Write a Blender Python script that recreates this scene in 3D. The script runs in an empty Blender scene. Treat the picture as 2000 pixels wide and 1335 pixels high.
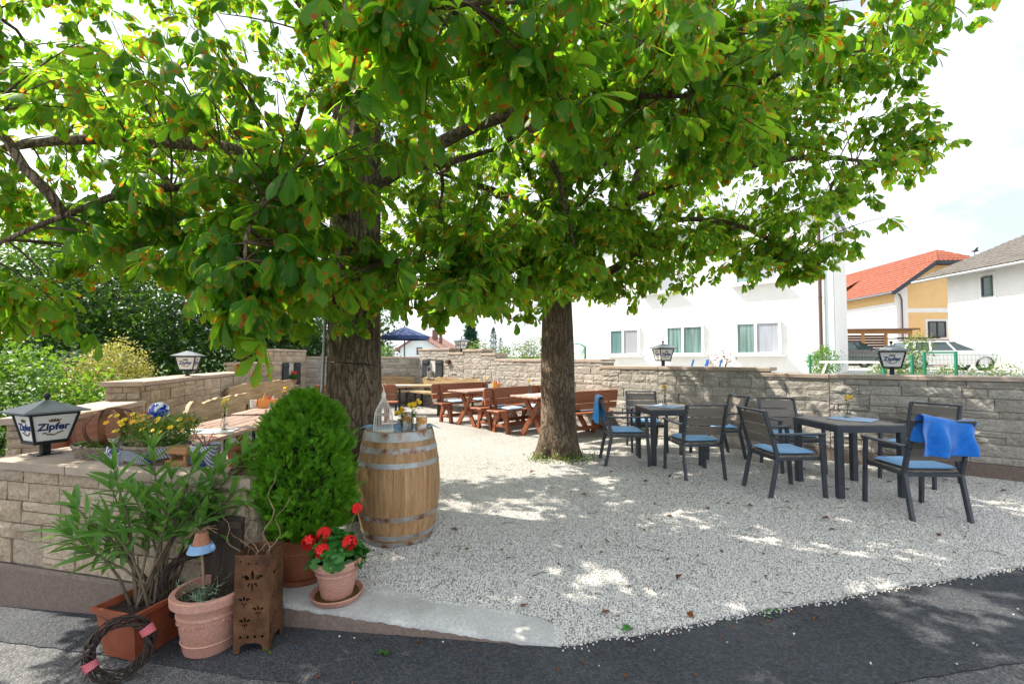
import bpy, math, random
import numpy as np
from mathutils import Vector, Matrix, noise
R = math.radians
SC = bpy.context.scene
COL = SC.collection

# ---------------------------------------------------------------- camera
cam_data = bpy.data.cameras.new('camera')
cam_data.lens = 16.0
cam_data.sensor_width = 36.0
cam_data.clip_end = 2000
cam_data.clip_start = 0.05
cam = bpy.data.objects.new('camera', cam_data)
COL.objects.link(cam)
cam.location = (0, 0, 1.42)
cam.rotation_euler = (R(90 + 2.09), 0, 0)
SC.camera = cam

# ---------------------------------------------------------------- sky, sun, exposure
SUN_AZ = Vector((-0.96, 0.28, 0)).normalized()
SUN_EL = R(49)
world = bpy.data.worlds.new('World')
SC.world = world
world.use_nodes = True
wn = world.node_tree
wn.nodes.clear()
w_out = wn.nodes.new('ShaderNodeOutputWorld')
w_bg = wn.nodes.new('ShaderNodeBackground')
w_bg.inputs['Strength'].default_value = 0.15
sky = wn.nodes.new('ShaderNodeTexSky')
sky.sky_type = 'NISHITA'
sky.sun_disc = False
sky.sun_elevation = SUN_EL
sky.sun_rotation = math.atan2(SUN_AZ.x, SUN_AZ.y)
sky.air_density = 1.0
sky.dust_density = 2.5
sky.ozone_density = 1.0
w_tc = wn.nodes.new('ShaderNodeTexCoord')
w_map = wn.nodes.new('ShaderNodeMapping')
w_map.inputs['Scale'].default_value = (1.2, 1.2, 3.2)
w_no = wn.nodes.new('ShaderNodeTexNoise')
w_no.inputs['Scale'].default_value = 1.5
w_no.inputs['Detail'].default_value = 6
w_no.inputs['Roughness'].default_value = 0.55
w_rm = wn.nodes.new('ShaderNodeValToRGB')
w_rm.color_ramp.elements[0].position = 0.42
w_rm.color_ramp.elements[0].color = (1.75, 1.88, 2.05, 1)
w_rm.color_ramp.elements[1].position = 0.66
w_rm.color_ramp.elements[1].color = (4.7, 4.75, 4.85, 1)
w_mix = wn.nodes.new('ShaderNodeMix')
w_mix.data_type = 'RGBA'
w_mix.inputs[0].default_value = 0.88
wn.links.new(w_tc.outputs['Generated'], w_map.inputs['Vector'])
wn.links.new(w_map.outputs['Vector'], w_no.inputs['Vector'])
wn.links.new(w_no.outputs['Fac'], w_rm.inputs['Fac'])
wn.links.new(w_rm.outputs['Color'], w_mix.inputs[7])
wn.links.new(sky.outputs['Color'], w_mix.inputs[6])
wn.links.new(w_mix.outputs[2], w_bg.inputs['Color'])
wn.links.new(w_bg.outputs['Background'], w_out.inputs['Surface'])

sun_data = bpy.data.lights.new('sun', 'SUN')
sun_data.energy = 3.2
sun_data.angle = R(0.55)
sun_data.color = (1.0, 0.93, 0.80)
sun = bpy.data.objects.new('sun', sun_data)
COL.objects.link(sun)
sun_vec = Vector((SUN_AZ.x * math.cos(SUN_EL), SUN_AZ.y * math.cos(SUN_EL), math.sin(SUN_EL)))
sun.rotation_euler = sun_vec.to_track_quat('Z', 'Y').to_euler()
sun.location = (-20, 10, 30)

SC.view_settings.view_transform = 'Standard'
SC.view_settings.look = 'None'
SC.view_settings.exposure = 1.72
SC.view_settings.gamma = 1.0
SC.view_settings.use_curve_mapping = False
SC.cycles.use_adaptive_sampling = True
SC.cycles.adaptive_threshold = 0.02
SC.cycles.max_bounces = 6
SC.cycles.diffuse_bounces = 3
SC.cycles.transmission_bounces = 5
SC.cycles.transparent_max_bounces = 8
SC.cycles.caustics_reflective = False
SC.cycles.caustics_refractive = False

# ---------------------------------------------------------------- mesh helpers
class MB:
    """collects shapes, built as one mesh object"""
    def __init__(s):
        s.v = []; s.f = []; s.m = []; s.attr = None
    def add(s, vs, fs, mi=0, T=None):
        o = len(s.v)
        if T is not None:
            vs = [T @ Vector(v) for v in vs]
        s.v += [tuple(v) for v in vs]
        s.f += [tuple(i + o for i in f) for f in fs]
        s.m += [mi] * len(fs)
        return s
    def box(s, c, d, mi=0, T=None, b=0.0):
        x, y, z = d[0] / 2, d[1] / 2, d[2] / 2
        cx, cy, cz = c
        if b <= 0:
            vs = [(cx + i * x, cy + j * y, cz + k * z) for k in (-1, 1) for j in (-1, 1) for i in (-1, 1)]
            fs = [(0, 2, 3, 1), (4, 5, 7, 6), (0, 1, 5, 4), (2, 6, 7, 3), (0, 4, 6, 2), (1, 3, 7, 5)]
            return s.add(vs, fs, mi, T)
        b = min(b, x * .9, y * .9, z * .9)
        vs = []; idx = {}
        for i in (-1, 1):
            for j in (-1, 1):
                for k in (-1, 1):
                    idx[i, j, k, 0] = len(vs); vs.append((cx + i * x, cy + j * (y - b), cz + k * (z - b)))
                    idx[i, j, k, 1] = len(vs); vs.append((cx + i * (x - b), cy + j * y, cz + k * (z - b)))
                    idx[i, j, k, 2] = len(vs); vs.append((cx + i * (x - b), cy + j * (y - b), cz + k * z))
        fs = []
        def q(*a):
            fs.append(a)
        for e in (-1, 1):
            l = [idx[e, -1, -1, 0], idx[e, 1, -1, 0], idx[e, 1, 1, 0], idx[e, -1, 1, 0]]; q(*(l if e > 0 else l[::-1]))
            l = [idx[-1, e, -1, 1], idx[-1, e, 1, 1], idx[1, e, 1, 1], idx[1, e, -1, 1]]; q(*(l if e > 0 else l[::-1]))
            l = [idx[-1, -1, e, 2], idx[1, -1, e, 2], idx[1, 1, e, 2], idx[-1, 1, e, 2]]; q(*(l if e > 0 else l[::-1]))
        for i in (-1, 1):
            for j in (-1, 1):
                l = [idx[i, j, -1, 0], idx[i, j, -1, 1], idx[i, j, 1, 1], idx[i, j, 1, 0]]; q(*(l if i * j > 0 else l[::-1]))
                l = [idx[i, -1, j, 2], idx[i, -1, j, 0], idx[i, 1, j, 0], idx[i, 1, j, 2]]; q(*(l if i * j < 0 else l[::-1]))
                l = [idx[-1, i, j, 1], idx[-1, i, j, 2], idx[1, i, j, 2], idx[1, i, j, 1]]; q(*(l if i * j > 0 else l[::-1]))
                for k in (-1, 1):
                    l = [idx[i, j, k, 0], idx[i, j, k, 1], idx[i, j, k, 2]]; q(*(l if i * j * k > 0 else l[::-1]))
        return s.add(vs, fs, mi, T)
    def bar(s, p, q, w, h, mi=0, up=(0, 0, 1), b=0.0, ext=0.0):
        """rectangular bar from p to q, w across, h along up"""
        p = Vector(p); q = Vector(q); d = q - p; L = d.length; d.normalize()
        u = Vector(up); a = d.cross(u)
        if a.length < 1e-4:
            a = d.cross(Vector((0, 1, 0)))
        a.normalize(); u = a.cross(d)
        T = Matrix(((d.x, a.x, u.x, 0), (d.y, a.y, u.y, 0), (d.z, a.z, u.z, 0), (0, 0, 0, 1)))
        T.translation = (p + q) / 2
        return s.box((0, 0, 0), (L + ext, w, h), mi, T, b)
    def tube(s, pts, r, n=8, mi=0, caps=True, T=None, flat=1.0):
        pts = [Vector(p) for p in pts]
        m = len(pts)
        if not hasattr(r, '__len__'):
            r = [r] * m
        vs = []; fs = []
        d = (pts[1] - pts[0]).normalized()
        a = d.cross(Vector((0, 0, 1)))
        if a.length < 1e-3:
            a = d.cross(Vector((1, 0, 0)))
        a.normalize()
        for i in range(m):
            if i == 0: t = pts[1] - pts[0]
            elif i == m - 1: t = pts[-1] - pts[-2]
            else: t = pts[i + 1] - pts[i - 1]
            if t.length < 1e-9: t = d
            t = t.normalized()
            a = a - t * a.dot(t)
            if a.length < 1e-6:
                a = t.orthogonal()
            a.normalize()
            c = t.cross(a)
            for k in range(n):
                g = 2 * math.pi * k / n
                vs.append(pts[i] + a * (r[i] * math.cos(g)) + c * (r[i] * math.sin(g) * flat))
        for i in range(m - 1):
            for k in range(n):
                k2 = (k + 1) % n
                fs.append((i * n + k, i * n + k2, (i + 1) * n + k2, (i + 1) * n + k))
        if caps:
            fs.append(tuple(range(n))[::-1])
            fs.append(tuple(range((m - 1) * n, m * n)))
        return s.add(vs, fs, mi, T)
    def lathe(s, prof, n=24, c=(0, 0, 0), mi=0, a0=0.0, a1=None, T=None, wob=0):
        full = a1 is None
        if full: a1 = a0 + 2 * math.pi
        cols = n if full else n + 1
        vs = []; fs = []
        for i in range(cols):
            g = a0 + (a1 - a0) * i / n
            for (r, z) in prof:
                vs.append((c[0] + r * math.cos(g), c[1] + r * math.sin(g), c[2] + z))
        m = len(prof)
        for i in range(n):
            j = (i + 1) % cols
            for k in range(m - 1):
                fs.append((i * m + k, j * m + k, j * m + k + 1, i * m + k + 1))
        return s.add(vs, fs, mi, T)
    def prism(s, poly, h, T=None, mi=0, z0=0.0):
        n = len(poly)
        vs = [(x, y, z0) for x, y in poly] + [(x, y, z0 + h) for x, y in poly]
        fs = [tuple(range(n))[::-1], tuple(range(n, 2 * n))]
        fs += [(i, (i + 1) % n, n + (i + 1) % n, n + i) for i in range(n)]
        return s.add(vs, fs, mi, T)
    def ball(s, c, r, nu=12, nv=8, mi=0, sc=(1, 1, 1), T=None, jit=0, rnd=None):
        vs = []; fs = []
        for j in range(nv + 1):
            t = math.pi * j / nv
            for i in range(nu):
                g = 2 * math.pi * i / nu
                k = r * (1 + (rnd.uniform(-jit, jit) if jit and 0 < j < nv else 0))
                vs.append((c[0] + sc[0] * k * math.sin(t) * math.cos(g), c[1] + sc[1] * k * math.sin(t) * math.sin(g), c[2] + sc[2] * k * math.cos(t)))
        for j in range(nv):
            for i in range(nu):
                i2 = (i + 1) % nu
                fs.append((j * nu + i, (j + 1) * nu + i, (j + 1) * nu + i2, j * nu + i2))
        return s.add(vs, fs, mi, T)
    def grid(s, fn, nu, nv, mi=0, T=None):
        vs = [fn(i / nu, j / nv) for j in range(nv + 1) for i in range(nu + 1)]
        fs = [(j * (nu + 1) + i, j * (nu + 1) + i + 1, (j + 1) * (nu + 1) + i + 1, (j + 1) * (nu + 1) + i) for j in range(nv) for i in range(nu)]
        return s.add(vs, fs, mi, T)
    def mesh(s, name, mats, smooth=None):
        me = bpy.data.meshes.new(name)
        me.from_pydata(s.v, [], s.f)
        mats = mats if isinstance(mats, (list, tuple)) else [mats]
        for m in mats: me.materials.append(m)
        if len(mats) > 1:
            me.polygons.foreach_set('material_index', s.m)
        if smooth is not None:
            me.polygons.foreach_set('use_smooth', [True] * len(s.f))
            if smooth < 180:
                me.set_sharp_from_angle(angle=R(smooth))
        me.update()
        return me
    def build(s, name, mats, parent=None, smooth=None, loc=(0, 0, 0), rot=(0, 0, 0)):
        return put(name, s.mesh(name, mats, smooth), parent, loc, rot)

def put(name, me, parent=None, loc=(0, 0, 0), rot=(0, 0, 0), scale=(1, 1, 1)):
    o = bpy.data.objects.new(name, me)
    COL.objects.link(o)
    o.parent = parent
    o.location = loc; o.rotation_euler = rot; o.scale = scale
    return o
def tag(o, label=None, cat=None, group=None, kind=None):
    if label: o['label'] = label
    if cat: o['category'] = cat
    if group: o['group'] = group
    if kind: o['kind'] = kind
    return o
def thing(name, label, cat, loc=(0, 0, 0), rz=0, group=None):
    o = bpy.data.objects.new(name, None)
    o.empty_display_size = 0.1; o['kind'] = 'thing'
    COL.objects.link(o)
    o.location = loc; o.rotation_euler = (0, 0, rz)
    return tag(o, label, cat, group)
KIDS = {}
def kids(o):
    return [c for c in bpy.data.objects if c.parent == o]
def clone(o, loc=None, rz=None, label=None, group=None, parent=None):
    c = o.copy(); COL.objects.link(c)
    if parent is not None: c.parent = parent
    if loc is not None: c.location = loc
    if rz is not None: c.rotation_euler = (0, 0, rz)
    if label: c['label'] = label
    if group: c['group'] = group
    for ch in kids(o):
        clone(ch, parent=c)
    return c
def curve_mesh(name, splines, depth, mat, bevel=0.0):
    """flat filled outline with holes, given thickness: list of closed polylines"""
    cu = bpy.data.curves.new(name, 'CURVE')
    cu.dimensions = '2D'; cu.fill_mode = 'BOTH'; cu.extrude = depth / 2; cu.bevel_depth = bevel
    for pl in splines:
        sp = cu.splines.new('POLY'); sp.points.add(len(pl) - 1); sp.use_cyclic_u = True
        for p, q in zip(sp.points, pl): p.co = (q[0], q[1], 0, 1)
    return curve_to_mesh(cu, name, mat)
def curve_to_mesh(cu, name, mat):
    ob = bpy.data.objects.new(name, cu); COL.objects.link(ob)
    dg = bpy.context.evaluated_depsgraph_get(); dg.update()
    me = bpy.data.meshes.new_from_object(ob.evaluated_get(dg))
    me.name = name
    bpy.data.objects.remove(ob); bpy.data.curves.remove(cu)
    me.materials.clear(); me.materials.append(mat)
    return me
def text_mesh(txt, size, mat, depth=0.0008, bold=0.0):
    cu = bpy.data.curves.new('lettering', 'FONT')
    cu.body = txt; cu.size = size; cu.align_x = 'CENTER'; cu.align_y = 'CENTER'
    cu.extrude = depth; cu.offset = bold; cu.resolution_u = 3
    return curve_to_mesh(cu, 'lettering', mat)

# ---------------------------------------------------------------- materials
def srgb(h):
    h = h.lstrip('#')
    c = [int(h[i:i + 2], 16) / 255 for i in (0, 2, 4)]
    return tuple(x / 12.92 if x <= 0.04045 else ((x + .055) / 1.055) ** 2.4 for x in c)
def c4(c):
    if isinstance(c, str): c = srgb(c)
    return (c[0], c[1], c[2], 1)
MATS = {}
class NT:
    def __init__(s, name):
        s.mat = bpy.data.materials.new(name); s.mat.use_nodes = True
        s.t = s.mat.node_tree; s.t.nodes.clear()
        s.out = s.t.nodes.new('ShaderNodeOutputMaterial')
        s.p = s.t.nodes.new('ShaderNodeBsdfPrincipled')
        s.l(s.p.outputs[0], s.out.inputs[0])
    def n(s, typ, **kw):
        nd = s.t.nodes.new('ShaderNode' + typ)
        for k, v in kw.items():
            if k in nd.inputs: nd.inputs[k].default_value = v
            else: setattr(nd, k, v)
        return nd
    def l(s, a, b): s.t.links.new(a, b)
    def coords(s, mode='obj', stretch=(1, 1, 1), rnd=True):
        if mode == 'world': src = s.n('NewGeometry').outputs['Position']
        else: src = s.n('TexCoord').outputs['Object']
        mp = s.n('Mapping'); mp.inputs['Scale'].default_value = stretch
        s.l(src, mp.inputs['Vector'])
        if rnd:
            oi = s.n('ObjectInfo'); vm = s.n('VectorMath', operation='SCALE'); vm.inputs['Scale'].default_value = 37.0
            cb = s.n('CombineXYZ')
            for k in range(3): s.l(oi.outputs['Random'], cb.inputs[k])
            s.l(cb.outputs[0], vm.inputs[0]); s.l(vm.outputs[0], mp.inputs['Location'])
        return mp.outputs[0]
    def noise(s, vec, scale, detail=5, rough=.55, dist=0):
        nd = s.n('TexNoise'); nd.inputs['Scale'].default_value = scale; nd.inputs['Detail'].default_value = detail
        nd.inputs['Roughness'].default_value = rough; nd.inputs['Distortion'].default_value = dist
        s.l(vec, nd.inputs['Vector']); return nd.outputs['Fac']
    def ramp(s, fac, stops):
        r = s.n('ValToRGB'); e = r.color_ramp.elements
        while len(e) < len(stops): e.new(0.5)
        for el, (p, c) in zip(e, stops): el.position = p; el.color = c4(c)
        s.l(fac, r.inputs[0]); return r.outputs[0]
    def rng(s, v, a, b, c=0, d=1):
        m = s.n('MapRange'); m.inputs[1].default_value = a; m.inputs[2].default_value = b
        m.inputs[3].default_value = c; m.inputs[4].default_value = d
        s.l(v, m.inputs[0]); return m.outputs[0]
    def mix(s, fac, a, b, mode='MIX'):
        m = s.n('Mix', data_type='RGBA', blend_type=mode)
        for sock, v in ((m.inputs[0], fac), (m.inputs[6], a), (m.inputs[7], b)):
            if isinstance(v, bpy.types.NodeSocket): s.l(v, sock)
            elif isinstance(v, (int, float)): sock.default_value = v
            else: sock.default_value = c4(v)
        return m.outputs[2]
    def math(s, op, a, b=0.0):
        m = s.n('Math', operation=op)
        for i, v in enumerate((a, b)):
            if isinstance(v, bpy.types.NodeSocket): s.l(v, m.inputs[i])
            else: m.inputs[i].default_value = v
        return m.outputs[0]
    def rand(s): return s.n('ObjectInfo').outputs['Random']
    def bump(s, h, strength=.5, dist=.01):
        b = s.n('Bump'); b.inputs['Strength'].default_value = strength; b.inputs['Distance'].default_value = dist
        s.l(h, b.inputs['Height']); s.l(b.outputs[0], s.p.inputs['Normal'])
    def col(s, c): s.l(c, s.p.inputs['Base Color'])
    def set(s, **kw):
        for k, v in kw.items(): s.p.inputs[k.replace('_', ' ')].default_value = v

def pm(name, c1, c2, scale=6, rough=.6, bump=.2, bd=.004, metal=0, mode='obj', stretch=(1, 1, 1), detail=6, rv=.25, spec=.4, c3=None, lo=.3, hi=.7, fine=0, sheen=0):
    """two-tone noise material with per-object brightness variation"""
    if name in MATS: return MATS[name]
    t = NT(name)
    v = t.coords(mode, stretch)
    f = t.noise(v, scale, detail)
    stops = [(lo, c1), (hi, c2)] if c3 is None else [(lo, c1), ((lo + hi) / 2, c2), (hi, c3)]
    c = t.ramp(f, stops)
    if fine:
        c = t.mix(.5, c, t.ramp(t.noise(v, fine, 3), [(.35, (.55, .55, .55)), (.65, (1, 1, 1))]), 'MULTIPLY')
    if rv:
        k = t.rng(t.rand(), 0, 1, 1 - rv, 1 + rv * .4)
        cb = t.n('CombineXYZ')
        for i in range(3): t.l(k, cb.inputs[i])
        c = t.mix(1.0, c, cb.outputs[0], 'MULTIPLY')
    t.col(c)
    t.set(Roughness=rough, Metallic=metal)
    t.p.inputs['Specular IOR Level'].default_value = spec
    if sheen: t.p.inputs['Sheen Weight'].default_value = sheen
    if bump:
        t.bump(t.math('ADD', f, t.math('MULTIPLY', t.noise(v, scale * 5, 3), .5)), bump, bd)
    MATS[name] = t.mat
    return t.mat
def flat(name, c, rough=.5, metal=0, spec=.5, bump=0):
    return pm(name, c, tuple(min(1, x * 1.12) for x in (srgb(c) if isinstance(c, str) else c)), 12, rough, bump, .002, metal, rv=.08, spec=spec)

def m_stone(name, a, b, c):
    t = NT(name); v = t.coords('world', rnd=False)
    o = t.coords('world', rnd=True)
    n1 = t.noise(o, 3.0, 6, .6); n2 = t.noise(o, 34, 4, .65); n3 = t.noise(v, 160, 2)
    col = t.ramp(n1, [(.25, a), (.5, b), (.78, c)])
    col = t.mix(.55, col, t.ramp(n2, [(.3, (.42, .40, .38)), (.62, (1, 1, 1))]), 'MULTIPLY')
    col = t.mix(.35, col, t.ramp(n3, [(.38, (.4, .38, .36)), (.6, (1.0, 1.0, 1.0))]), 'MULTIPLY')
    k = t.rng(t.rand(), 0, 1, .8, 1.1); cb = t.n('CombineXYZ')
    for i in range(3): t.l(k, cb.inputs[i])
    col = t.mix(1.0, col, cb.outputs[0], 'MULTIPLY')
    t.col(col); t.set(Roughness=.9); t.p.inputs['Specular IOR Level'].default_value = .2
    t.bump(t.math('ADD', t.noise(o, 16, 6, .65), t.math('MULTIPLY', n2, .6)), .9, .02)
    return t.mat
M_STONE = m_stone('split_stone', (.45, .35, .25), (.57, .46, .345), (.65, .555, .44))
M_STONE_GREY = m_stone('split_stone_grey', (.37, .335, .29), (.48, .445, .40), (.59, .56, .52))
M_CAP = pm('cap_slab_stone', (.41, .32, .255), (.53, .43, .355), 5, .85, .4, .004, mode='world', fine=140, rv=.15)
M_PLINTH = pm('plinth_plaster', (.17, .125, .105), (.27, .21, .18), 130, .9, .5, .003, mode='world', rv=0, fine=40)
M_MORTAR = pm('mortar', (.27, .23, .19), (.36, .31, .26), 20, .95, .4, .004, mode='world', rv=0)
M_WOOD = pm('red_glazed_wood', (.17, .048, .022), (.30, .098, .045), 2.2, .42, .25, .002, stretch=(1.2, 14, 14), rv=.3, c3=(.38, .15, .075), lo=.25, hi=.75)
M_WOODLEG = pm('red_glazed_leg', (.18, .05, .022), (.33, .108, .048), 3, .42, .25, .002, stretch=(10, 10, 1.5), rv=.25)
M_WOODTOP = pm('weathered_table_wood', (.24, .11, .075), (.38, .235, .185), 2.2, .5, .3, .002, stretch=(1.2, 16, 16), rv=.3, c3=(.45, .32, .27))
M_OAK = pm('live_edge_oak', (.25, .155, .075), (.40, .28, .15), 2, .6, .3, .003, stretch=(1.2, 12, 10), rv=.2, c3=(.5, .37, .22))
M_ALU = pm('anthracite_aluminium', (.045, .053, .068), (.062, .072, .09), 10, .38, .05, .001, rv=.1, spec=.5)
M_SLAT = pm('grey_brown_slat', (.17, .145, .125), (.25, .215, .19), 3, .5, .25, .0015, stretch=(1.5, 30, 30), rv=.2)
M_CUSH = pm('light_blue_cotton', (.21, .44, .80), (.28, .54, .88), 7, .9, .3, .004, rv=.12, spec=.15, sheen=.2)
M_CUSHP = pm('pale_blue_cotton', (.30, .43, .60), (.40, .53, .70), 7, .9, .3, .004, rv=.12, spec=.15)
M_TOWEL = pm('royal_blue_fleece', (.012, .15, .60), (.025, .22, .72), 24, .95, .5, .004, rv=.05, spec=.1, sheen=.5)
M_TOWELL = pm('sky_blue_fleece', (.03, .26, .68), (.06, .34, .76), 24, .95, .5, .004, rv=.05, spec=.1, sheen=.4)
M_NAPKIN = pm('blue_napkin', (.33, .45, .66), (.43, .55, .74), 16, .9, .2, .002, rv=.1, spec=.1)
M_PAPER = pm('white_paper', (.74, .74, .73), (.82, .82, .81), 9, .7, .1, .001, rv=.05)
M_BLACK = pm('black_lacquer', (.012, .014, .017), (.02, .022, .026), 9, .35, .05, .001, rv=.1)
M_LROOF = pm('lamp_roof_grey', (.12, .14, .16), (.16, .18, .205), 7, .4, .05, .001, rv=.05, metal=0)
M_OPAL = flat('opal_panel', (.80, .80, .79), .35)
M_BLUEINK = flat('navy_print', (.012, .025, .14), .5)
M_BROWNINK = flat('brown_print', (.13, .075, .03), .5)
M_TERRA = pm('terracotta', (.40, .155, .085), (.52, .235, .145), 7, .8, .3, .003, rv=.12, c3=(.58, .33, .24), fine=90)
M_TERRAP = pm('pale_terracotta', (.55, .26, .19), (.64, .36, .28), 6, .8, .3, .003, rv=.1, fine=80)
M_TERRAD = pm('dark_terracotta', (.27, .085, .04), (.38, .14, .075), 6, .7, .3, .003, rv=.1, fine=80)
M_PLASTIC = pm('terracotta_plastic', (.30, .075, .035), (.37, .105, .052), 4, .45, .1, .002, rv=.08, fine=12)
M_SOIL = pm('soil', (.018, .012, .008), (.06, .04, .026), 40, .95, 1.0, .02, rv=0)
M_RUST = pm('rusted_steel', (.045, .018, .009), (.125, .055, .024), 9, .85, .5, .002, rv=.1, c3=(.19, .09, .04), fine=60)
M_RUSTL = pm('orange_rusted_steel', (.10, .036, .014), (.21, .085, .032), 12, .8, .4, .002, rv=.1, fine=60)
M_TWIG = pm('brown_twig', (.022, .015, .012), (.06, .042, .034), 30, .85, .4, .003, rv=.25)
M_PALETWIG = pm('pale_twig', (.23, .15, .09), (.38, .27, .17), 30, .8, .3, .003, rv=.2)
M_WICKER = pm('grey_wicker', (.14, .105, .08), (.34, .28, .22), 26, .85, .4, .003, rv=.2)
M_STEM = pm('green_stem', (.07, .11, .025), (.13, .16, .05), 12, .7, .1, .002, rv=.2)
M_ZINC = pm('galvanised_hoop', (.33, .35, .36), (.46, .49, .50), 14, .45, .2, .001, metal=.55, rv=.1)
M_WHITEMETAL = flat('white_enamel', (.78, .76, .72), .5)
M_WHITEWALL = pm('white_render', (.70, .70, .685), (.76, .76, .745), 3, .9, .15, .004, mode='world', rv=0)
M_PVC = flat('white_window_frame', (.80, .80, .80), .35)
M_DARKWOOD = pm('dark_stained_wood', (.022, .014, .010), (.06, .038, .026), 3, .6, .3, .003, stretch=(8, 8, 1.2), rv=.2)
M_SHUTTER = pm('anthracite_shutter', (.022, .026, .032), (.035, .04, .048), 5, .6, .2, .002, rv=.1)
M_GREENMETAL = flat('green_fence_paint', (.006, .16, .085), .4)
M_GRAVELROCK = pm('grey_boulder', (.33, .31, .28), (.47, .44, .40), 8, .85, .5, .01, rv=.2, fine=50)
M_YELLOW = flat('yellow_petal', (.80, .52, .012), .6)
M_PALEYELLOW = flat('pale_yellow_petal', (.80, .66, .12), .6)
M_ORANGE = flat('orange_petal', (.82, .38, .01), .6)
M_RED = pm('red_petal', (.62, .006, .008), (.80, .016, .014), 30, .6, .2, .002, rv=.2)

def m_glass(name, tint=(.9, .95, .95), rough=.03):
    t = NT(name); t.set(Roughness=rough); t.p.inputs['Base Color'].default_value = c4(tint)
    t.p.inputs['Transmission Weight'].default_value = 1.0; t.p.inputs['IOR'].default_value = 1.2
    return t.mat
M_GLASS = m_glass('clear_glass')
def m_pane(name, c, rough=.06):
    t = NT(name); t.set(Roughness=rough); t.p.inputs['Base Color'].default_value = c4(c)
    t.p.inputs['Specular IOR Level'].default_value = .9
    return t.mat
M_PANE = m_pane('window_pane', (.06, .075, .08))
M_CURTAIN = pm('grey_curtain', (.36, .38, .42), (.50, .52, .56), 3, .9, .3, .01, stretch=(14, 14, .5), rv=.1)
M_CURTAING = pm('green_white_curtain', (.25, .36, .35), (.45, .55, .53), 3, .9, .3, .01, stretch=(14, 14, .5), rv=.1)
M_BLIND = pm('grey_blind', (.34, .35, .37), (.40, .41, .43), 3, .7, .1, .01, rv=.1)

def leaf_mat(name, dark, light, trans, brown=.0, brown_c=(.30, .085, .014), tw=.5, rough=.42, veins=True, yellow=None):
    t = NT(name)
    at = t.n('Attribute', attribute_name='luv')
    sp = t.n('SeparateXYZ'); t.l(at.outputs['Vector'], sp.inputs[0])
    u, v, r0 = sp.outputs
    r = t.math('FRACT', t.math('ADD', r0, t.rand()))
    base = t.mix(r, dark, light)
    tr = t.mix(r, tuple(x * .75 for x in trans), trans)
    au = t.math('ABSOLUTE', u)
    if veins:
        w = t.math('FRACT', t.math('MULTIPLY', t.math('SUBTRACT', v, t.math('MULTIPLY', au, .22)), 11.0))
        w = t.math('ABSOLUTE', t.math('SUBTRACT', w, .5))
        vein = t.rng(w, .0, .16, 1, 0)
        mid = t.rng(au, .03, .09, 1, 0)
        vn = t.math('MAXIMUM', t.math('MULTIPLY', vein, .5), mid)
        base = t.mix(t.math('MULTIPLY', vn, .45), base, tuple(min(1, x * 1.9 + .02) for x in light))
        t.bump(vein, -.35, .004)
    if brown > 0:
        pos = t.coords('world', rnd=False)
        nz = t.noise(pos, 21, 4, .6)
        e = t.math('ADD', nz, t.math('MULTIPLY', t.math('MAXIMUM', au, t.math('MULTIPLY', v, .8)), .13))
        e = t.math('ADD', e, t.math('MULTIPLY', t.math('SUBTRACT', r, .5), .10))
        thr = .735 - brown
        fb = t.rng(e, thr, thr + .035)
        fy = t.rng(e, thr - .05, thr + .01)
        if yellow:
            base = t.mix(t.math('MULTIPLY', fy, .75), base, yellow)
            tr = t.mix(t.math('MULTIPLY', fy, .7), tr, tuple(min(1, x * 1.6) for x in yellow))
        bc = t.mix(t.rng(t.noise(pos, 60, 2), .35, .65), brown_c, tuple(x * .45 for x in brown_c))
        base = t.mix(fb, base, bc)
        tr = t.mix(fb, tr, tuple(min(1, x * 1.5) for x in brown_c))
    t.col(base)
    t.set(Roughness=rough); t.p.inputs['Specular IOR Level'].default_value = .35
    td = t.n('BsdfTranslucent'); t.l(tr, td.inputs['Color'])
    ms = t.n('MixShader'); ms.inputs[0].default_value = tw
    t.l(t.p.outputs[0], ms.inputs[1]); t.l(td.outputs[0], ms.inputs[2]); t.l(ms.outputs[0], t.out.inputs[0])
    return t.mat
M_CHESTNUT = leaf_mat('chestnut_leaf', (.016, .080, .009), (.058, .195, .020), (.37, .72, .03), .050, (.50, .15, .012), .60, .5, True, (.36, .34, .02))
M_OLEANDER = leaf_mat('oleander_leaf', (.06, .17, .03), (.15, .32, .07), (.28, .52, .06), 0, tw=.38, rough=.36)
M_THUJA = leaf_mat('thuja_spray', (.045, .16, .010), (.16, .40, .025), (.30, .64, .02), 0, tw=.4, rough=.55, veins=False)
M_GERANIUM = leaf_mat('geranium_leaf', (.028, .13, .022), (.07, .25, .045), (.12, .34, .03), 0, tw=.3, veins=False)
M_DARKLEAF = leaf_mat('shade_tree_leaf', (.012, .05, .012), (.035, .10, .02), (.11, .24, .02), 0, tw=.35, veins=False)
M_BRIGHTLEAF = leaf_mat('shrub_leaf', (.04, .13, .012), (.10, .24, .022), (.25, .45, .03), 0, tw=.4, veins=False)
M_YELLOWLEAF = leaf_mat('variegated_leaf', (.20, .22, .035), (.50, .47, .13), (.6, .55, .1), 0, tw=.35, veins=False)
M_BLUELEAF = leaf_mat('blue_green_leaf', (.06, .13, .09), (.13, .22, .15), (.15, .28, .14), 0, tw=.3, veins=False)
M_REDLEAF = leaf_mat('purple_red_leaf', (.07, .018, .02), (.14, .04, .04), (.3, .06, .05), 0, tw=.35, veins=False)
M_WEED = leaf_mat('weed_leaf', (.07, .13, .02), (.15, .22, .04), (.25, .36, .05), 0, tw=.35, veins=False)
M_DRYLEAF = leaf_mat('fallen_leaf_brown', (.10, .035, .012), (.22, .085, .03), (.3, .12, .03), 0, tw=.25, veins=False)

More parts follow.
